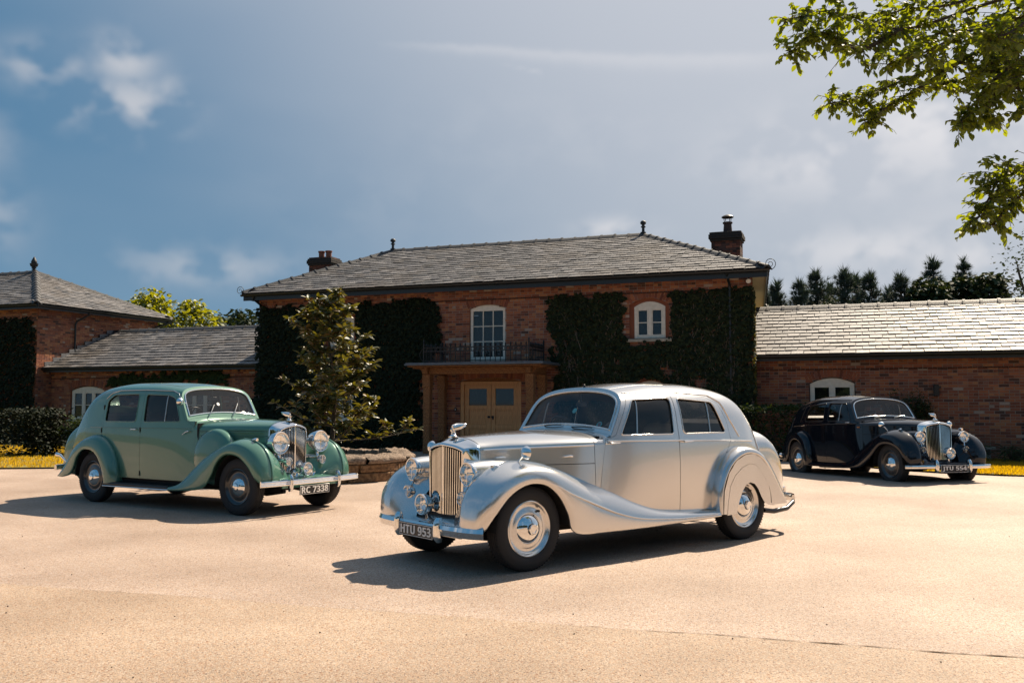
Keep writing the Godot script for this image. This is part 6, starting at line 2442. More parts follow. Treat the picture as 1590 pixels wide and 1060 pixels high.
func sheet(xs: Array, zs: Callable, rows: int, dy: float, curved: bool) -> MB:
	var mb := MB.new()
	for k in xs.size():
		var r: Array = zs.call(xs[k])
		for j in rows + 1:
			var z: float = lerpf(r[0], r[1], float(j) / rows)
			var y := dy + (ground_y(xs[k], z) if curved else 0.0)
			mb.add(Vector3(xs[k], y, z), Vector3.UP, Vector2(xs[k], z))
	for k in xs.size() - 1:
		for j in rows:
			var a := k * (rows + 1) + j
			mb.tri(a, a + 1, a + rows + 2); mb.tri(a, a + rows + 2, a + rows + 1)
	return mb


func ground_mesh(mb: MB, m: Material) -> ArrayMesh:
	# uv in metres for the grains, uv2 for the broad wear
	var uv2 := PackedVector2Array()
	for k in mb.v.size():
		mb.uv[k] = Vector2(mb.v[k].x, mb.v[k].z) / 1.25
		uv2.append(Vector2(mb.v[k].x, mb.v[k].z) / 21.0)
	var k := 0
	while k < mb.i.size():
		if (mb.v[mb.i[k + 2]] - mb.v[mb.i[k]]).cross(mb.v[mb.i[k + 1]] - mb.v[mb.i[k]]).y < 0.0:
			var t := mb.i[k + 1]
			mb.i[k + 1] = mb.i[k + 2]; mb.i[k + 2] = t
		k += 3
	var s := []
	s.resize(Mesh.ARRAY_MAX)
	s[Mesh.ARRAY_VERTEX] = mb.v; s[Mesh.ARRAY_NORMAL] = mb.n; s[Mesh.ARRAY_TEX_UV] = mb.uv; s[Mesh.ARRAY_TEX_UV2] = uv2; s[Mesh.ARRAY_INDEX] = mb.i
	var r := ArrayMesh.new()
	r.add_surface_from_arrays(Mesh.PRIMITIVE_TRIANGLES, s)
	r.surface_set_material(0, m)
	return r


func structure(called: String, mesh: Mesh) -> void:
	var o := put_mesh(self, called, mesh, Transform3D.IDENTITY)
	o.set_meta("kind", "structure")


func make_ground() -> void:
	var far := MB.new()
	far.quad(Vector3(-700, -0.10, 300), Vector3(700, -0.10, 300), Vector3(700, -0.10, -800), Vector3(-700, -0.10, -800))
	tri_tex(mat("field", lin(0.07, 0.085, 0.025), 0.95), M.coarse, 0.1)
	structure("ground", far.mesh(M.field))
	var g1 := gravel_mat("gravel", Vector3(0.415, 0.345, 0.300), 3)
	var g2 := gravel_mat("gravel_front", Vector3(0.408, 0.328, 0.262), 13)
	var xs := []
	for k in 101:
		xs.append(-34.0 + k * 0.68)
	structure("forecourt", ground_mesh(sheet(xs, func(x): return [joint_z(x) - 0.0005, -34.0], 60, 0.0, true), g1))
	structure("forecourt_bay", ground_mesh(sheet(xs, func(x): return [16.0, joint_z(x) + 0.0005], 8, 0.0, false), g2))
	# the open joint between the two bays, broken away along its length
	var cr_ := MB.new()
	var f := FastNoiseLite.new()
	f.seed = 5; f.frequency = 2.2
	var x := -8.0
	while x < 8.0:
		var amount := clampf(0.05 + (x - 0.0) * 0.30, 0.0, 0.8)
		var w := maxf(0.0, f.get_noise_1d(x * 3.0) * 0.012 + 0.012 * amount - 0.003)
		var w2 := maxf(0.0, f.get_noise_1d((x + 0.03) * 3.0) * 0.012 + 0.012 * amount - 0.003)
		if w > 0.0005 or w2 > 0.0005:
			cr_.quad(Vector3(x, 0.004, joint_z(x) - w), Vector3(x + 0.03, 0.004, joint_z(x + 0.03) - w2), Vector3(x + 0.03, 0.004, joint_z(x + 0.03) + w2), Vector3(x, 0.004, joint_z(x) + w))
		x += 0.03
	mat("joint_dirt", lin(0.10, 0.062, 0.035), 1.0)
	var j := put(self, "forecourt_joint", cr_, M.joint_dirt)
	j.set_meta("kind", "structure")
	# a scatter of loose stones and specks
	var peb := MB.new()
	peb.cbox(Vector3(0.012, 0.008, 0.010), 0.003)
	tri_tex(mat("pebble", lin(0.16, 0.11, 0.08), 0.9), M.fine, 20.0)
	var where := []
	for k in 150:
		var pz := rng.randf_range(-16.0, -4.6)
		var px := rng.randf_range(-0.6, 0.6) * absf(pz)
		where.append(Transform3D(Basis(Vector3.UP, rng.randf() * TAU).scaled(Vector3.ONE * rng.randf_range(0.4, 1.0)), Vector3(px, 0.004, pz)))
	var pb := put_many(self, "pebbles", peb.mesh(M.pebble), where, [])
	tag(pb, "tiny dark loose stones scattered over the pale forecourt", "pebbles")
	# lawns
	tri_tex(mat("turf", lin(0.32, 0.245, 0.022), 0.95), M.blotch, 0.7)
	lawn("right_lawn", "sunlit strip of short lawn right of the black saloon", v2([7.3, -24.8, 7.7, -22.6, 8.3, -20.4, 8.9, -19.2, 9.8, -18.55, 11.0, -18.2, 14.0, -17.6, 24.0, -16.0, 24.0, -20.0, 8.6, -25.8]))
	lawn("left_lawn", "sunlit strip of short lawn left of the green saloon's tail", v2([-34.0, -20.0, -14.0, -20.6, -11.4, -20.75, -9.6, -21.0, -8.8, -21.8, -8.4, -23.4, -9.0, -28.0, -11.0, -33.0, -34.0, -30.0]))


func lawn(called: String, label: String, poly: Array) -> void:
	var p := PackedVector2Array(poly)
	var mb := MB.new()
	var flat := func(u: float, v: float) -> Array: return [Vector3(u, 0.035 + ground_y(u, v), v), Vector3.UP]
	patch(ccw(p), [], flat, 0.7, 0.7, 0.0, mb)
	var eb := MB.new()
	for k in p.size():
		var a := p[k]
		var b := p[(k + 1) % p.size()]
		eb.quad(Vector3(a.x, 0.035, a.y), Vector3(b.x, 0.035, b.y), Vector3(b.x, -0.02, b.y), Vector3(a.x, -0.02, a.y))
	var o := put(self, "lawn", mb, M.turf)
	o.set_meta("kind", "structure")
	put(o, "soil_edge", eb, M.soil)
	# blades of grass, thick along the near edge
	var bl := MB.new()
	for k in 4:
		var a := k * 1.7
		var d := Vector3(cos(a), 0, sin(a)) * 0.010
		var t := Vector3(cos(a + 1.0) * 0.02 + (k - 1.5) * 0.012, 0.055, sin(a + 1.0) * 0.02)
		var c := Vector3((k - 1.5) * 0.016, 0, sin(a) * 0.012)
		bl.face(c - d, c + d, c + t)
	var where := []
	var lo := p[0]
	var hi := p[0]
	for q in p:
		lo = lo.min(q); hi = hi.max(q)
	while where.size() < 26000:
		var q := Vector2(rng.randf_range(lo.x, hi.x), rng.randf_range(lo.y, hi.y))
		if not Geometry2D.is_point_in_polygon(q, p):
			continue
		where.append(Transform3D(Basis(Vector3.UP, rng.randf() * TAU).scaled(Vector3.ONE * rng.randf_range(0.7, 1.3)), Vector3(q.x, 0.03 + ground_y(q.x, q.y), q.y)))
	var g := put_many(self, "grass", bl.mesh(M.grass0 if called == "right_lawn" else M.grass1), where, [])
	tag(g, label, "grass")


# ---------------------------------------------------------------- planter
func make_planter() -> void:
	var at := Vector3(-3.75, 0, -18.55)
	var o := thing("stone_planter", "low round stone planter with rough coping slabs under the magnolia", "planter", at)
	var R := 1.72
	var n := 22
	var courses := [[0.0, 0.36], [0.36, 0.40]]
	# wall stones in two rows
	for row in 2:
		var h: float = [0.18, 0.15][row]
		var y: float = [0.0, 0.185][row]
		for k in n:
			var a := TAU * (k + 0.5 * row + rng.randf_range(-0.08, 0.08)) / n
			var w := TAU * R / n - 0.014
			var mb := MB.new()
			mb.cbox(Vector3(w, h - 0.008, 0.24), rng.randf_range(0.010, 0.022), Transform3D(Basis(Vector3.UP, a + rng.randf_range(-0.02, 0.02)), Vector3(sin(a) * (R - 0.12 + rng.randf_range(-0.008, 0.008)), y + h / 2, cos(a) * (R - 0.12))))
			put(o, "stone", mb, M.planter_stone)
	# coping: thick broken slabs, rough on top
	var cn := 19
	var f := FastNoiseLite.new()
	f.seed = 8; f.frequency = 3.2; f.fractal_octaves = 4
	for k in cn:
		var a0 := TAU * k / cn + rng.randf_range(0.004, 0.014)
		var a1 := TAU * (k + 1) / cn - rng.randf_range(0.004, 0.014)
		var r1 := R + rng.randf_range(0.02, 0.10)
		var top := rng.randf_range(0.475, 0.53)
		var rows := []
		for j in 9:
			var a := lerpf(a0, a1, j / 8.0)
			var d := Vector3(sin(a), 0, cos(a))
			var row := [d * (R - 0.42) + Vector3(0, 0.36, 0)]
			for i in 8:
				var r := lerpf(R - 0.42, r1 - 0.03, i / 7.0)
				var p := d * r
				var crack := f.get_noise_3d(p.x * 2.0, float(k) * 3.0, p.z * 2.0)
				var edge_drop := 0.03 if j == 0 or j == 8 else 0.0
				row.append(p + Vector3(0, top + crack * 0.055 - edge_drop - (0.03 if i == 7 else 0.0), 0))
			for q in [[0.0, 0.10], [0.012, 0.05], [-0.03, 0.008]]:
				var e := f.get_noise_3d(d.x * 5.0, q[1] * 30.0 + k, d.z * 5.0) * 0.05
				row.append(d * (r1 + q[0] + e) + Vector3(0, 0.338 + q[1], 0))
			row.append(d * (R - 0.05) + Vector3(0, 0.336, 0))
			rows.append(row)
		var mid := (a0 + a1) / 2
		put(o, "coping_slab", net(rows, 1, 1, Vector3(sin(mid), 0, cos(mid)) * (R - 0.15) + Vector3(0, 0.25, 0)), M.coping_stone)
	put(o, "soil", lathe(v2([0.0, R - 0.2, 0.38, R - 0.2, 0.42, R * 0.5, 0.44, 0.0]), 24, axis(Vector3.ZERO, Vector3.UP)), M.soil)


# ---------------------------------------------------------------- leaves and plants
func leaf_mesh(length: float, width: float, m: Material, fold := 0.25, droop := 0.15) -> ArrayMesh:
	# a pointed leaf folded on its midrib, stalk at the origin, lying along +x
	var mb := MB.new()
	var mid := []
	var l := []
	var r := []
	for k in 4:
		var t := k / 3.0
		var w: float = width * 0.5 * [0.0, 0.92, 0.80, 0.0][k]
		var c := Vector3(t * length, -droop * length * t * t, 0)
		mid.append(c)
		l.append(c + Vector3(0, w * fold, w)); r.append(c + Vector3(0, w * fold, -w))
	for k in 3:
		for s in [l, r]:
			if k == 0:
				mb.face(mid[0], s[1], mid[1])
			elif k == 2:
				mb.face(mid[2], s[2], mid[3])
			else:
				mb.face(mid[1], s[1], s[2]); mb.face(mid[1], s[2], mid[2])
	for k in mb.n.size():
		if mb.n[k].y < 0.0:
			mb.n[k] = -mb.n[k]
	return mb.mesh(m)


func ivy_leaf_mesh(m: Material) -> ArrayMesh:
	var mb := MB.new()
	var c := Vector3(0, 0, 0.012)
	var pts := [Vector3(0, 0.045, 0), Vector3(0.020, 0.012, 0.004), Vector3(0.052, 0.010, -0.004), Vector3(0.030, -0.028, 0.0), Vector3(0.0, -0.055, -0.006), Vector3(-0.030, -0.028, 0.0), Vector3(-0.052, 0.010, -0.004), Vector3(-0.020, 0.012, 0.004)]
	for k in 8:
		mb.face(c, pts[k], pts[(k + 1) % 8])
	for k in mb.n.size():
		if mb.n[k].z < 0.0:
			mb.n[k] = -mb.n[k]
	return mb.mesh(m)


# ivy on a wall: x places the wall's plane (x along, y up, z out)
func ivy(label: String, poly: PackedVector2Array, holes: Array, x: Transform3D, leaves: int, dense_: float, deep: float, stems: int, kind: String, seed_: int, group := "ivy on the walls") -> void:
	var o := thing("ivy", label, "ivy", Vector3.ZERO, 0.0, group)
	var g := RandomNumberGenerator.new()
	g.seed = seed_
	var f := FastNoiseLite.new()
	f.seed = seed_; f.frequency = 0.9; f.fractal_octaves = 4
	var lo := poly[0]
	var hi := poly[0]
	for p in poly:
		lo = lo.min(p); hi = hi.max(p)
	o.transform = x * T((lo.x + hi.x) / 2, 0, 0)
	var off := Vector3((lo.x + hi.x) / 2, 0, 0)
	var where := []
	var tries := 0
	while where.size() < leaves and tries < leaves * 14:
		tries += 1
		var p := Vector2(g.randf_range(lo.x, hi.x), g.randf_range(lo.y, hi.y))
		var q := p + Vector2(f.get_noise_2d(p.x * 3.0, p.y * 3.0), f.get_noise_2d(p.y * 3.0 + 40.0, p.x * 3.0)) * 0.34
		if not Geometry2D.is_point_in_polygon(q, poly):
			continue
		var ok := true
		for h in holes:
			if Geometry2D.is_point_in_polygon(p, h):
				ok = false
				break
		if not ok:
			continue
		var n := f.get_noise_2d(p.x, p.y * 0.8)
		if n + dense_ < g.randf_range(-0.25, 0.25):
			continue
		var lump := 0.5 + 0.5 * f.get_noise_2d(p.x * 4.0, p.y * 5.0)
		var z := deep * clampf(lump * 0.8 + g.randf_range(-0.15, 0.35), 0.02, 1.2)
		var b := Basis.from_euler(Vector3(g.randf_range(-0.9, 0.15), g.randf_range(-0.8, 0.8), g.randf_range(-0.9, 0.9))).scaled(Vector3.ONE * g.randf_range(0.75, 1.5))
		where.append(Transform3D(b, Vector3(p.x, p.y, z) - off))
	put_leaves(o, "leaves", ivy_leaf_mesh, kind, where)
	# the climbing stems
	var sb := MB.new()
	for k in stems:
		var p := Vector2(g.randf_range(lo.x, hi.x), lo.y)
		var path := []
		var dir := g.randf_range(-0.25, 0.25)
		var y := lo.y if stems < 40 or g.randf() < 0.5 else g.randf_range(lo.y, hi.y - 0.8)
		var end := minf(hi.y, y + g.randf_range(1.2, 4.2))
		while y < end:
			dir = clampf(dir + g.randf_range(-0.22, 0.22), -1.1, 1.1)
			p = Vector2(p.x + dir * 0.14, y)
			y += 0.14
			var bad := not Geometry2D.is_point_in_polygon(p, poly)
			for h in holes:
				bad = bad or Geometry2D.is_point_in_polygon(p, h)
			if bad:
				break
			path.append(Vector3(p.x, p.y, 0.02 + deep * g.randf_range(0.1, 0.6)) - off)
		if path.size() > 3:
			tube(path, g.randf_range(0.006, 0.014), 0.003, 5, sb)
	if sb.v.size():
		put(o, "stems", sb, M.bark_pale, "", "stuff")


func make_ivy() -> void:
	var x := Transform3D(Basis(Vector3.UP, HOUSE_TURN), HOUSE_AT)
	var wl := arch_poly(-13.42, -12.24, 3.20, 4.24, 0.18)
	var wl2 := arch_poly(-13.42, -12.29, 0.78, 1.97, 0.16)
	ivy("dense dark ivy covering the main front from the left corner to the porch", PackedVector2Array(v2([-16.0, 0, -9.85, 0, -9.92, 1.2, -9.95, 2.5, -9.75, 2.75, -9.35, 3.3, -9.25, 3.9, -9.42, 4.5, -9.9, 4.66, -10.5, 4.70, -11.2, 4.60, -12.4, 4.60, -13.9, 4.62, -15.0, 4.57, -16.0, 4.55])), [wl, wl2], x, 21000, 0.9, 0.20, 12, "ivy_leaf", 11)
	ivy("thin straggling creeper round the small upper window right of the balcony", PackedVector2Array(v2([-5.62, 0, 0.03, 0, 0.05, 4.3, -0.10, 4.62, -1.4, 4.62, -2.2, 4.58, -2.24, 3.15, -3.5, 3.15, -3.6, 3.6, -3.6, 4.61, -4.3, 4.63, -5.0, 4.60, -5.9, 4.56, -5.8, 3.8, -5.64, 3.1, -5.6, 2.3])), [arch_poly(-3.44, -2.27, 0.80, 1.97, 0.2)], x, 17000, 0.42, 0.15, 420, "creeper_leaf", 23)
	# round the house corner: the leaves that catch the sun
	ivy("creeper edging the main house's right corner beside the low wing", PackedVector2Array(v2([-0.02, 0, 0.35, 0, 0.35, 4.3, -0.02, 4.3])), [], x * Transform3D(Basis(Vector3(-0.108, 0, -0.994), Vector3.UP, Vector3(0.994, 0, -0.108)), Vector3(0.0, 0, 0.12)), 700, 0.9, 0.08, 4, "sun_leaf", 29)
	ivy("dense dark ivy covering the corner pavilion's front at the far left", PackedVector2Array(v2([-33, 0, -25.68, 0, -25.66, 3.0, -25.72, 4.2, -26.0, 4.65, -27.2, 4.55, -28.5, 4.65, -33, 4.6])), [], x, 14000, 0.9, 0.20, 6, "ivy_leaf", 31)
	ivy("ragged strip of ivy under the left wing's eave between its two windows", PackedVector2Array(v2([-23.0, 2.15, -22.4, 2.40, -20.8, 2.42, -19.2, 2.62, -18.1, 2.60, -17.6, 2.32, -18.4, 2.22, -19.9, 2.20, -20.8, 2.10, -22.0, 2.05])), [], x * T(0, 0, -0.68), 2600, 0.5, 0.12, 8, "dark_leaf", 37)
	ivy("low ivy growth at the foot of the left wing beside the main house", PackedVector2Array(v2([-18.4, 0, -15.98, 0, -15.98, 1.75, -16.6, 1.5, -17.3, 0.9])), [], x * T(0, 0, -0.68), 2000, 0.9, 0.25, 4, "ivy_leaf", 41)


# a leafy bush: leaves spread through a lumpy volume round some stems
func bush(called: String, label: String, category: String, at: Vector3, size: Vector3, leaves: int, leaf: Callable, kind: String, spread: float, seed_: int, scale_ := 1.0, group := "") -> void:
	var o := thing(called, label, category, at, 0.0, group)
	var g := RandomNumberGenerator.new()
	g.seed = seed_
	var f := FastNoiseLite.new()
	f.seed = seed_; f.frequency = 1.3 / maxf(0.6, size.y)
	var where := []
	while where.size() < leaves:
		var d := Vector3(g.randfn(), g.randfn(), g.randfn()).normalized()
		var r := pow(g.randf(), 0.34) * (0.78 + 0.42 * f.get_noise_3d(d.x * 3.0 * size.y, d.y * 3.0 * size.y, d.z * 3.0 * size.y))
		var p := Vector3(d.x * size.x * 0.5, (d.y * 0.5 + 0.5) * size.y, d.z * size.z * 0.5)
		p = Vector3(0, size.y * 0.5, 0).lerp(p, r)
		if called == "hedge":
			# clipped: a lumpy block with most leaves near its faces
			var q := Vector3(g.randf_range(-1, 1), g.randf_range(-1, 1), g.randf_range(-1, 1))
			q[g.randi() % 3] = 1.0 if g.randf() < 0.5 else -1.0
			q *= 0.92 + 0.16 * f.get_noise_3d(q.x * size.x * 2.0, q.y * size.y * 2.0, q.z * size.z * 2.0) - 0.12 * g.randf()
			p = Vector3(q.x * size.x * 0.5, (q.y * 0.5 + 0.5) * size.y, q.z * size.z * 0.5)
		if p.y < 0.02 or f.get_noise_3d(p.x * 4.0, p.y * 4.0, p.z * 4.0) < -spread:
			continue
		var b := Basis.from_euler(Vector3(g.randf_range(-0.8, 0.8), g.randf() * TAU, g.randf_range(-0.7, 0.9))).scaled(Vector3.ONE * scale_ * g.randf_range(0.7, 1.3))
		where.append(Transform3D(b, p))
	put_leaves(o, "leaves", leaf, kind, where)
	var st := MB.new()
	for k in 9:
		var e := Vector3(g.randf_range(-0.35, 0.35) * size.x, size.y * g.randf_range(0.5, 0.85), g.randf_range(-0.35, 0.35) * size.z)
		tube([Vector3(g.randf_range(-0.1, 0.1) * size.x, 0, 0), e * 0.5 + Vector3(0, 0.05, 0), e], 0.02, 0.006, 6, st)
	put(o, "stems", st, M.bark, "", "stuff")


func make_plants() -> void:
	var leaf := func(m): return leaf_mesh(0.09, 0.05, m)
	var slim := func(m): return leaf_mesh(0.08, 0.022, m)
	var blade := func(m): return leaf_mesh(0.42, 0.022, m, 0.3, 0.5)
	bush("hedge", "low dark clipped hedge along the lawn before the pavilion at the far left", "hedge", Vector3(-16.9, -0.10, -25.9), Vector3(9.0, 1.45, 1.7), 16000, leaf, "ivy_leaf", 0.75, 51, 1.15)
	bush("shrub", "low dark shrub behind the green saloon's boot", "shrub", Vector3(-11.9, 0, -26.2), Vector3(2.0, 1.25, 1.6), 3600, leaf, "dark_leaf", 0.8, 52, 1.0)
	bush("hedge", "low dark hedge between the silver saloon's tail and the black saloon", "hedge", hp(0.75, 0, 0.35), Vector3(3.0, 1.45, 1.5), 6500, leaf, "dark_leaf", 0.8, 53, 1.0)
	bush("wall_shrub", "upright bushy climber on the low wing behind the black saloon's bonnet", "shrub", hp(4.02, 0.0, -0.35), Vector3(1.25, 1.95, 0.6), 3400, slim, "dark_leaf", 0.35, 54, 1.1)
	bush("wall_shrub", "thin young climber on the low wing above the black saloon's windscreen", "shrub", hp(3.5, 0.0, -0.5), Vector3(0.9, 2.1, 0.4), 700, slim, "dark_leaf", 0.25, 55, 1.1)
	for k in 6:
		var p := hp(5.3 + k * 0.85, 0, 0.1 + 0.2 * sin(k * 2.1))
		bush("border_plant", ["spiky green border plant nearest the black saloon's front wing", "spiky border plant second from the black saloon's front wing", "spiky border plant third from the black saloon's front wing", "spiky border plant fourth from the black saloon's front wing", "spiky border plant fifth from the black saloon's front wing", "spiky border plant farthest from the black saloon"][k], "plant", p, Vector3(0.8, 0.55, 0.6), 150, blade, "dark_leaf", 0.9, 60 + k, 0.9, "border plants along the low wing")
	# a dark stone kerb along the bed by the hedge
	for k in 3:
		var mb := MB.new()
		mb.cbox(Vector3(0.86, 0.14, 0.12), 0.015)
		var o := put(self, "kerbstone", mb, M.ridge)
		o.transform = Transform3D(Basis(Vector3.UP, HOUSE_TURN), hp(0.16 + k * 0.88, 0.06, 1.35))
		tag(o, ["dark kerbstone of the hedge bed nearest the silver saloon's tail", "dark kerbstone in the middle of the hedge bed's row of three", "dark kerbstone of the hedge bed nearest the black saloon's rear wheel"][k], "kerbstone", "kerbstones along the hedge bed")
	make_magnolia()


func make_magnolia() -> void:
	var at := Vector3(-3.62, 0.42, -18.5)
	var o := thing("magnolia_tree", "young magnolia with bronze backed leaves growing in the stone planter", "tree", at)
	var g := RandomNumberGenerator.new()
	g.seed = 77
	var tb := MB.new()
	var trunk := []
	for k in 12:
		var t := k / 11.0
		trunk.append(Vector3(0.08 * sin(t * 5.0) - 0.05 * t, t * 3.15, 0.06 * cos(t * 4.0) - 0.06))
	tube(trunk, 0.055, 0.010, 8, tb)
	var where := []
	var limbs := MB.new()
	var tips := []
	for k in 50:
		var t := lerpf(0.10, 0.97, (k + g.randf() * 0.8) / 50.0)
		var base: Vector3 = trunk[int(t * 11)]
		var a := k * 2.4 + g.randf_range(-0.4, 0.4)
		# wide at the foot, slender above, with ragged arms
		var reach := lerpf(1.62, 0.40, pow(t, 0.8)) * g.randf_range(0.55, 1.08)
		if k % 9 == 0:
			reach *= 1.15
		var e := base + Vector3(cos(a) * reach, 0.22 + 0.30 * g.randf() * (1.0 - t * 0.4), sin(a) * reach * 0.85)
		var m := base.lerp(e, 0.55) + Vector3(0, -0.05 - 0.04 * g.randf(), 0)
		tube([base, m, e], lerpf(0.022, 0.009, t), 0.005, 5, limbs)
		tips.append([base, m, e, t])
		for j in g.randi_range(1, 3):
			var u := g.randf_range(0.35, 0.9)
			var s := base.lerp(m, u * 2.0) if u < 0.5 else m.lerp(e, u * 2.0 - 1.0)
			var e2 := s + Vector3(g.randf_range(-0.26, 0.26), g.randf_range(0.06, 0.26), g.randf_range(-0.26, 0.26))
			tube([s, s.lerp(e2, 0.5), e2], 0.007, 0.004, 4, limbs)
			tips.append([s, s.lerp(e2, 0.5), e2, t])
	for q in tips:
		var n := g.randi_range(24, 36)
		for j in n:
			var u := 1.0 - pow(g.randf(), 1.5) * 0.85
			var p: Vector3 = q[0].lerp(q[1], u * 2.0) if u < 0.5 else q[1].lerp(q[2], u * 2.0 - 1.0)
			var b := Basis.from_euler(Vector3(g.randf_range(-0.9, 0.9), g.randf() * TAU, g.randf_range(-0.35, 1.05))).scaled(Vector3.ONE * g.randf_range(0.7, 1.2))
			where.append(Transform3D(b, p))
	put(o, "trunk", tb, M.bark)
	put(o, "limbs", limbs, M.bark_pale)
	put_leaves(o, "leaves", func(m): return leaf_mesh(0.17, 0.068, m, 0.35, 0.25), "magnolia_leaf", where)


# ---------------------------------------------------------------- trees
func conifer(label: String, at: Vector3, tall: float, wide: float, seed_: int, needle: Callable) -> void:
	var o := thing("pine_tree", label, "tree", at, 0.0, "pines beyond the low wing")
	var g := RandomNumberGenerator.new()
	g.seed = seed_
	put(o, "trunk", tube([Vector3.ZERO, Vector3(0.1, tall * 0.5, 0), Vector3(0, tall * 0.97, 0.1)], 0.16, 0.03, 7), M.bark)
	var br := MB.new()
	var where := []
	var y := tall * 0.30
	while y < tall * 0.985:
		var t := (y - tall * 0.30) / (tall * 0.70)
		for k in (8 if t < 0.5 else 5):
			var a := g.randf() * TAU
			var r := wide * pow(1.0 - t, 1.0) * g.randf_range(0.35, 1.0) + 0.12
			var e := Vector3(cos(a) * r, y + r * g.randf_range(0.25, 0.55), sin(a) * r)
			tube([Vector3(0, y, 0), Vector3(cos(a) * r * 0.5, y + r * 0.10, sin(a) * r * 0.5), e], 0.035, 0.012, 4, br)
			for j in 13:
				var u := g.randf_range(0.2, 1.08)
				where.append(Transform3D(Basis.from_euler(Vector3(g.randf_range(-0.5, 0.5), -a, g.randf_range(0.2, 1.2))).scaled(Vector3.ONE * g.randf_range(0.32, 0.68)), Vector3(0, y, 0).lerp(e, u) + Vector3(g.randf_range(-0.24, 0.24), g.randf_range(-0.1, 0.26), g.randf_range(-0.24, 0.24))))
		y += tall * 0.050
	for k in 10:
		where.append(Transform3D(Basis.from_euler(Vector3(0, g.randf() * TAU, 1.2)).scaled(Vector3.ONE * 0.9), Vector3(0, tall * g.randf_range(0.93, 1.0), 0)))
	put(o, "branches", br, M.bark, "", "stuff")
	put_leaves(o, "crown", needle, "needle", where)


func broadleaf(called: String, label: String, at: Vector3, tall: float, wide: float, leaves: int, leaf: Callable, kind: String, seed_: int, low: float, gaps: float, scale_: float, group := "") -> void:
	var o := thing(called, label, "tree", at, 0.0, group)
	var g := RandomNumberGenerator.new()
	g.seed = seed_
	var limbs := MB.new()
	var fork := Vector3(0, tall * 0.35, 0)
	put(o, "trunk", tube([Vector3.ZERO, Vector3(0.05, tall * 0.2, 0.05), fork, Vector3(0.1, tall * 0.7, 0)], tall * 0.028, tall * 0.008, 8), M.bark)
	var lumps := []
	for k in 26:
		var d := Vector3(g.randfn(), g.randfn() * 0.9, g.randfn()).normalized()
		var c := Vector3(d.x * wide * 0.36, tall * lerpf(low, 0.86, 0.5 + 0.42 * d.y), d.z * wide * 0.36)
		var r := g.randf_range(0.10, 0.19) * (wide + tall) * 0.5
		lumps.append([c, r, g.randf_range(0.8, 1.25)])
		tube([Vector3(0, tall * 0.3, 0), Vector3(c.x * 0.4, tall * 0.42, c.z * 0.4), c], tall * 0.010, tall * 0.002, 5, limbs)
	put(o, "limbs", limbs, M.bark, "", "stuff")
	var where := []
	while where.size() < leaves:
		var l: Array = lumps[g.randi() % lumps.size()]
		var d := Vector3(g.randfn(), g.randfn(), g.randfn()).normalized()
		var p: Vector3 = l[0] + d * l[1] * pow(g.randf(), gaps) * Vector3(1.0, 0.85, 1.0)
		where.append(Transform3D(Basis.from_euler(Vector3(g.randf_range(-0.9, 0.9), g.randf() * TAU, g.randf_range(-0.8, 0.8))).scaled(Vector3.ONE * scale_ * g.randf_range(0.7, 1.35)), p))
	put_leaves(o, "crown", leaf, kind, where)


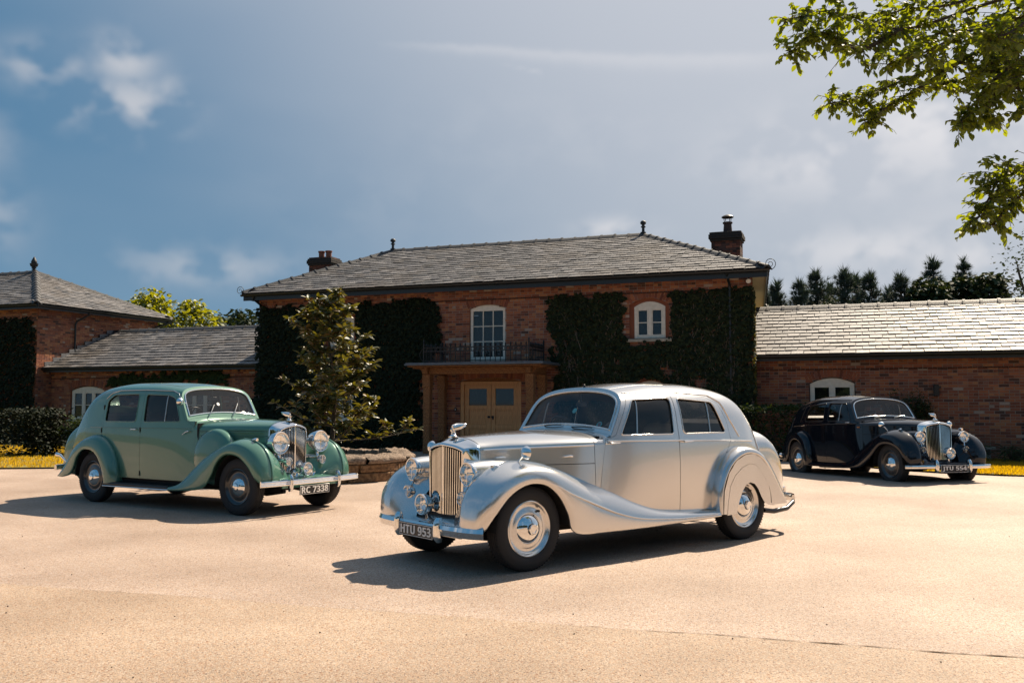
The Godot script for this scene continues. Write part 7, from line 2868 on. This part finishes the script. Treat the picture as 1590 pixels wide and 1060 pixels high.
func make_trees() -> void:
	# pines behind the right wing
	var nb := MB.new()
	for k in 12:
		var a := k * 2.39996
		var d := Vector3(0.30, cos(a) * 0.22, sin(a) * 0.22).normalized() * (0.5 + 0.15 * (k % 3))
		var w := d.cross(Vector3.UP if k % 2 else Vector3.RIGHT).normalized() * 0.040
		var s := Vector3(0.05 * (k % 4), 0, 0)
		nb.face(s - w, s + w, s + d)
	var needle := func(m): return MB.new().merge(nb).mesh(m)
	var pines := [[1190, 455, 62.0, 2.2], [1210, 444, 60.0, 1.9], [1244, 441, 58.0, 2.2], [1271, 424, 60.0, 2.5], [1293, 446, 66.0, 2.0], [1314, 423, 59.0, 2.4], [1333, 431, 63.0, 2.0], [1356, 428, 60.0, 2.6], [1383, 452, 66.0, 1.8], [1402, 430, 59.0, 2.2], [1426, 446, 63.0, 2.0], [1454, 404, 60.0, 2.0], [1502, 406, 66.0, 2.2]]
	var words := ["pine at the left end of the row, nearest the main house's eave", "pine second from the main house's eave in the far row", "slim pine third from the main house's eave in the far row", "tall broad pine fourth from the main house's eave", "small pine between two tall ones, fifth from the house", "tall pine with a twin top, sixth from the house", "pine seventh from the house, close behind its taller neighbour", "broad pine in the middle of the row, eighth from the house", "short pine ninth from the house in the far row", "pine tenth from the house, standing apart before a gap", "small pine eleventh from the house beside the round dark tree", "tallest pine of the row, left of the round dark tree", "pine rising behind the round dark tree's crown"]
	for k in pines.size():
		var q: Array = pines[k]
		var x: float = (q[0] - 795.0) / 1437.0 * q[2]
		conifer(words[k], Vector3(x, 0, -q[2]), 1.456 + (626.5 - q[1]) / 1437.0 * q[2], q[3], 100 + k, needle)
	var clump := func(m): return leaf_mesh(0.34, 0.22, m, 0.2, 0.2)
	broadleaf("round_tree", "round dark evergreen tree beyond the low wing at the right", Vector3(28.4, 0, -58.0), 10.9, 6.4, 9000, clump, "far_leaf", 131, 0.50, 0.33, 1.0)
	broadleaf("lime_tree", "sunlit yellow green tree rising behind the left wing's roof", Vector3(-18.6, 0, -50.0), 8.4, 5.4, 7500, clump, "lime_leaf", 132, 0.38, 0.36, 0.8)
	broadleaf("lime_tree", "smaller pale green tree beside the yellow green tree behind the left wing", Vector3(-20.6, 0, -52.0), 7.6, 4.0, 4500, clump, "lime_leaf", 133, 0.40, 0.36, 0.8)
	broadleaf("dark_tree", "dark tree behind the left wing, closest to the main house", Vector3(-16.2, 0, -56.0), 7.9, 5.4, 5200, clump, "far_leaf", 134, 0.30, 0.34, 0.9)
	broadleaf("dark_tree", "dark tree between the yellow green tree and the main house", Vector3(-18.9, 0, -58.0), 8.1, 4.2, 3600, clump, "far_leaf", 135, 0.34, 0.36, 0.8)
	var fine := func(m): return leaf_mesh(0.10, 0.07, m)
	broadleaf("birch_tree", "thin sparsely leaved tree at the right edge beyond the low wing", Vector3(16.95, 0, -29.0), 8.2, 2.6, 1000, fine, "dark_leaf", 136, 0.55, 0.6, 1.0)
	for k in 5:
		broadleaf("dark_tree", ["low dark tree under the pines nearest the main house", "low dark tree under the second group of pines", "low dark tree under the middle of the pine row", "low dark tree under the pines before the gap", "low dark tree between the last pines and the round tree"][k], Vector3(17.2 + k * 2.3, 0, -63.0 - (k % 2) * 2.0), 9.2 + 0.3 * (k % 3), 5.2, 3000, clump, "far_leaf", 170 + k, 0.55, 0.36, 0.8)
	make_beech()
	# woods behind the camera, which the paintwork mirrors
	for k in 7:
		broadleaf("wood_tree", ["broad wood tree farthest left behind the forecourt's open side", "wood tree second from the left on the forecourt's open side", "wood tree third from the left on the forecourt's open side", "wood tree in the middle of the forecourt's open side", "wood tree third from the right on the forecourt's open side", "wood tree second from the right on the forecourt's open side", "broad wood tree farthest right behind the forecourt's open side"][k], Vector3(-33.0 + k * 10.5, 0, 21.0 + 3.0 * sin(k * 2.0)), 9.0 + 2.0 * cos(k * 1.7), 12.0, 2600, func(m): return leaf_mesh(0.95, 0.7, m, 0.2, 0.2), "far_leaf", 150 + k, 0.22, 0.33, 1.0, "wood trees along the forecourt's open side")


# the beech whose boughs hang into the picture from the right
func make_beech() -> void:
	var o := thing("beech_tree", "beech tree whose leafy boughs hang in at the top right", "tree", Vector3(8.4, 0, -7.2))
	var g := RandomNumberGenerator.new()
	g.seed = 5
	put(o, "trunk", tube([Vector3.ZERO, Vector3(0.1, 2.5, 0), Vector3(-0.1, 6.0, 0.1), Vector3(0.0, 9.0, 0)], 0.34, 0.16, 12), M.bark)
	var limbs := MB.new()
	var twigs := MB.new()
	var spots := []
	# boughs as lines of picture points with their depth; each is a real bough hanging there
	var boughs := [
		[[1750, -80, 9.4], [1640, -30, 9.2], [1520, 10, 9.0], [1400, 45, 8.9], [1300, 20, 8.8], [1222, 30, 8.7]],
		[[1760, -60, 9.6], [1620, 30, 9.4], [1500, 90, 9.2], [1420, 118, 9.1], [1340, 150, 9.0], [1290, 160, 8.9]],
		[[1740, -40, 9.0], [1640, 60, 8.9], [1560, 110, 8.8], [1510, 165, 8.7], [1490, 192, 8.6]],
		[[1500, 90, 9.2], [1430, 135, 9.1], [1380, 165, 9.0], [1345, 190, 8.9]],
		[[1400, 45, 8.9], [1340, 75, 8.8], [1300, 60, 8.7], [1262, 52, 8.6], [1228, 85, 8.6]],
		[[1640, -30, 9.2], [1560, 60, 9.2], [1540, 110, 9.1], [1570, 150, 9.0]],
		[[1760, 230, 8.9], [1660, 252, 8.7], [1590, 258, 8.6], [1555, 275, 8.5], [1535, 310, 8.5], [1515, 345, 8.4]],
		[[1660, 252, 8.7], [1600, 290, 8.6], [1570, 320, 8.6], [1540, 350, 8.5]],
		[[1700, -60, 8.6], [1600, 20, 8.6], [1500, 50, 8.5], [1440, 80, 8.5], [1380, 100, 8.4]],
		[[1750, -120, 9.0], [1500, -50, 8.9], [1380, -20, 8.8], [1270, -10, 8.8]],
		[[1700, 40, 8.4], [1620, 80, 8.4], [1580, 120, 8.3], [1600, 170, 8.3]],
		[[1720, -30, 9.6], [1600, 5, 9.5], [1520, 40, 9.4], [1450, 55, 9.3], [1410, 85, 9.3]],
		[[1700, -90, 9.9], [1560, -20, 9.8], [1460, 10, 9.6], [1400, 15, 9.5], [1350, 40, 9.4]],
		[[1720, 10, 9.8], [1620, 50, 9.7], [1560, 75, 9.6], [1500, 120, 9.5], [1455, 130, 9.4]],
		[[1690, 90, 9.3], [1610, 100, 9.2], [1560, 130, 9.1], [1530, 170, 9.0], [1545, 185, 9.0]],
		[[1700, -60, 8.2], [1620, 10, 8.2], [1570, 50, 8.1], [1530, 60, 8.1]]]
	var s := sin(deg_to_rad(3.845))
	var c := cos(deg_to_rad(3.845))
	for b in boughs:
		var pts := []
		for q in b:
			var a: float = (q[0] - 795.0) / 1437.0
			var h: float = (530.0 - q[1]) / 1437.0
			var d := Vector3(a, h * c + s, -(c - h * s))
			pts.append(Vector3(0, 1.456, 0) + d * float(q[2]) * 0.80 - o.position)
		var sm := []
		for k in pts.size() - 1:
			for j in 6:
				sm.append(cr(pts[maxi(k - 1, 0)], pts[k], pts[k + 1], pts[mini(k + 2, pts.size() - 1)], j / 6.0))
		sm.append(pts[-1])
		if b[0][0] > 1690:
			tube([Vector3(-0.05, 4.2, 0.05), Vector3(-0.05, 4.2, 0.05).lerp(sm[0], 0.6) + Vector3(0, 0.2, 0), sm[0]], 0.06, 0.022, 6, limbs)
		tube(sm, 0.020, 0.004, 6, limbs)
		for k in sm.size():
			var t := float(k) / sm.size()
			for j in 3:
				var e: Vector3 = sm[k] + Vector3(g.randf_range(-0.33, 0.28), g.randf_range(-0.25, 0.20), g.randf_range(-0.28, 0.28)) * lerpf(1.0, 0.45, t)
				var mid: Vector3 = sm[k].lerp(e, 0.5) + Vector3(0, 0.015, 0)
				tube([sm[k], mid, e], 0.004, 0.0018, 4, twigs)
				for w in g.randi_range(9, 14):
					var u := g.randf()
					var p: Vector3 = sm[k].lerp(mid, u * 2) if u < 0.5 else mid.lerp(e, u * 2 - 1)
					spots.append([p, (e - sm[k]).normalized()])
	put(o, "limbs", limbs, M.bark)
	put(o, "twigs", twigs, M.bark, "", "stuff")
	var meshes := []
	for k in 3:
		meshes.append(leaf_mesh(0.058, 0.037, M["beech_leaf%d" % k], 0.18, 0.18))
	var where := []
	for k in spots.size():
		var d: Vector3 = spots[k][1]
		var side := d.cross(Vector3.UP).normalized()
		var dir := (d * g.randf_range(0.1, 0.9) + side * g.randf_range(-1.0, 1.0) + Vector3(0, g.randf_range(-0.75, 0.15), 0)).normalized()
		var nn := (Vector3.UP + Vector3(g.randf_range(-0.6, 0.6), 0, g.randf_range(-0.6, 0.6))).normalized()
		var zz := dir.cross(nn).normalized()
		var x := Transform3D(Basis(dir, zz.cross(dir), zz).scaled_local(Vector3.ONE * g.randf_range(0.7, 1.2)), spots[k][0])
		if k % maxi(1, spots.size() / 300) == 0 and where.size() >= 0 and k / maxi(1, spots.size() / 300) < 300:
			put_mesh(o, "leaf", meshes[g.randi() % 3], x)
		else:
			where.append(x)
	put_leaves(o, "leaves", func(m): return leaf_mesh(0.058, 0.037, m, 0.18, 0.18), "beech_leaf", where)
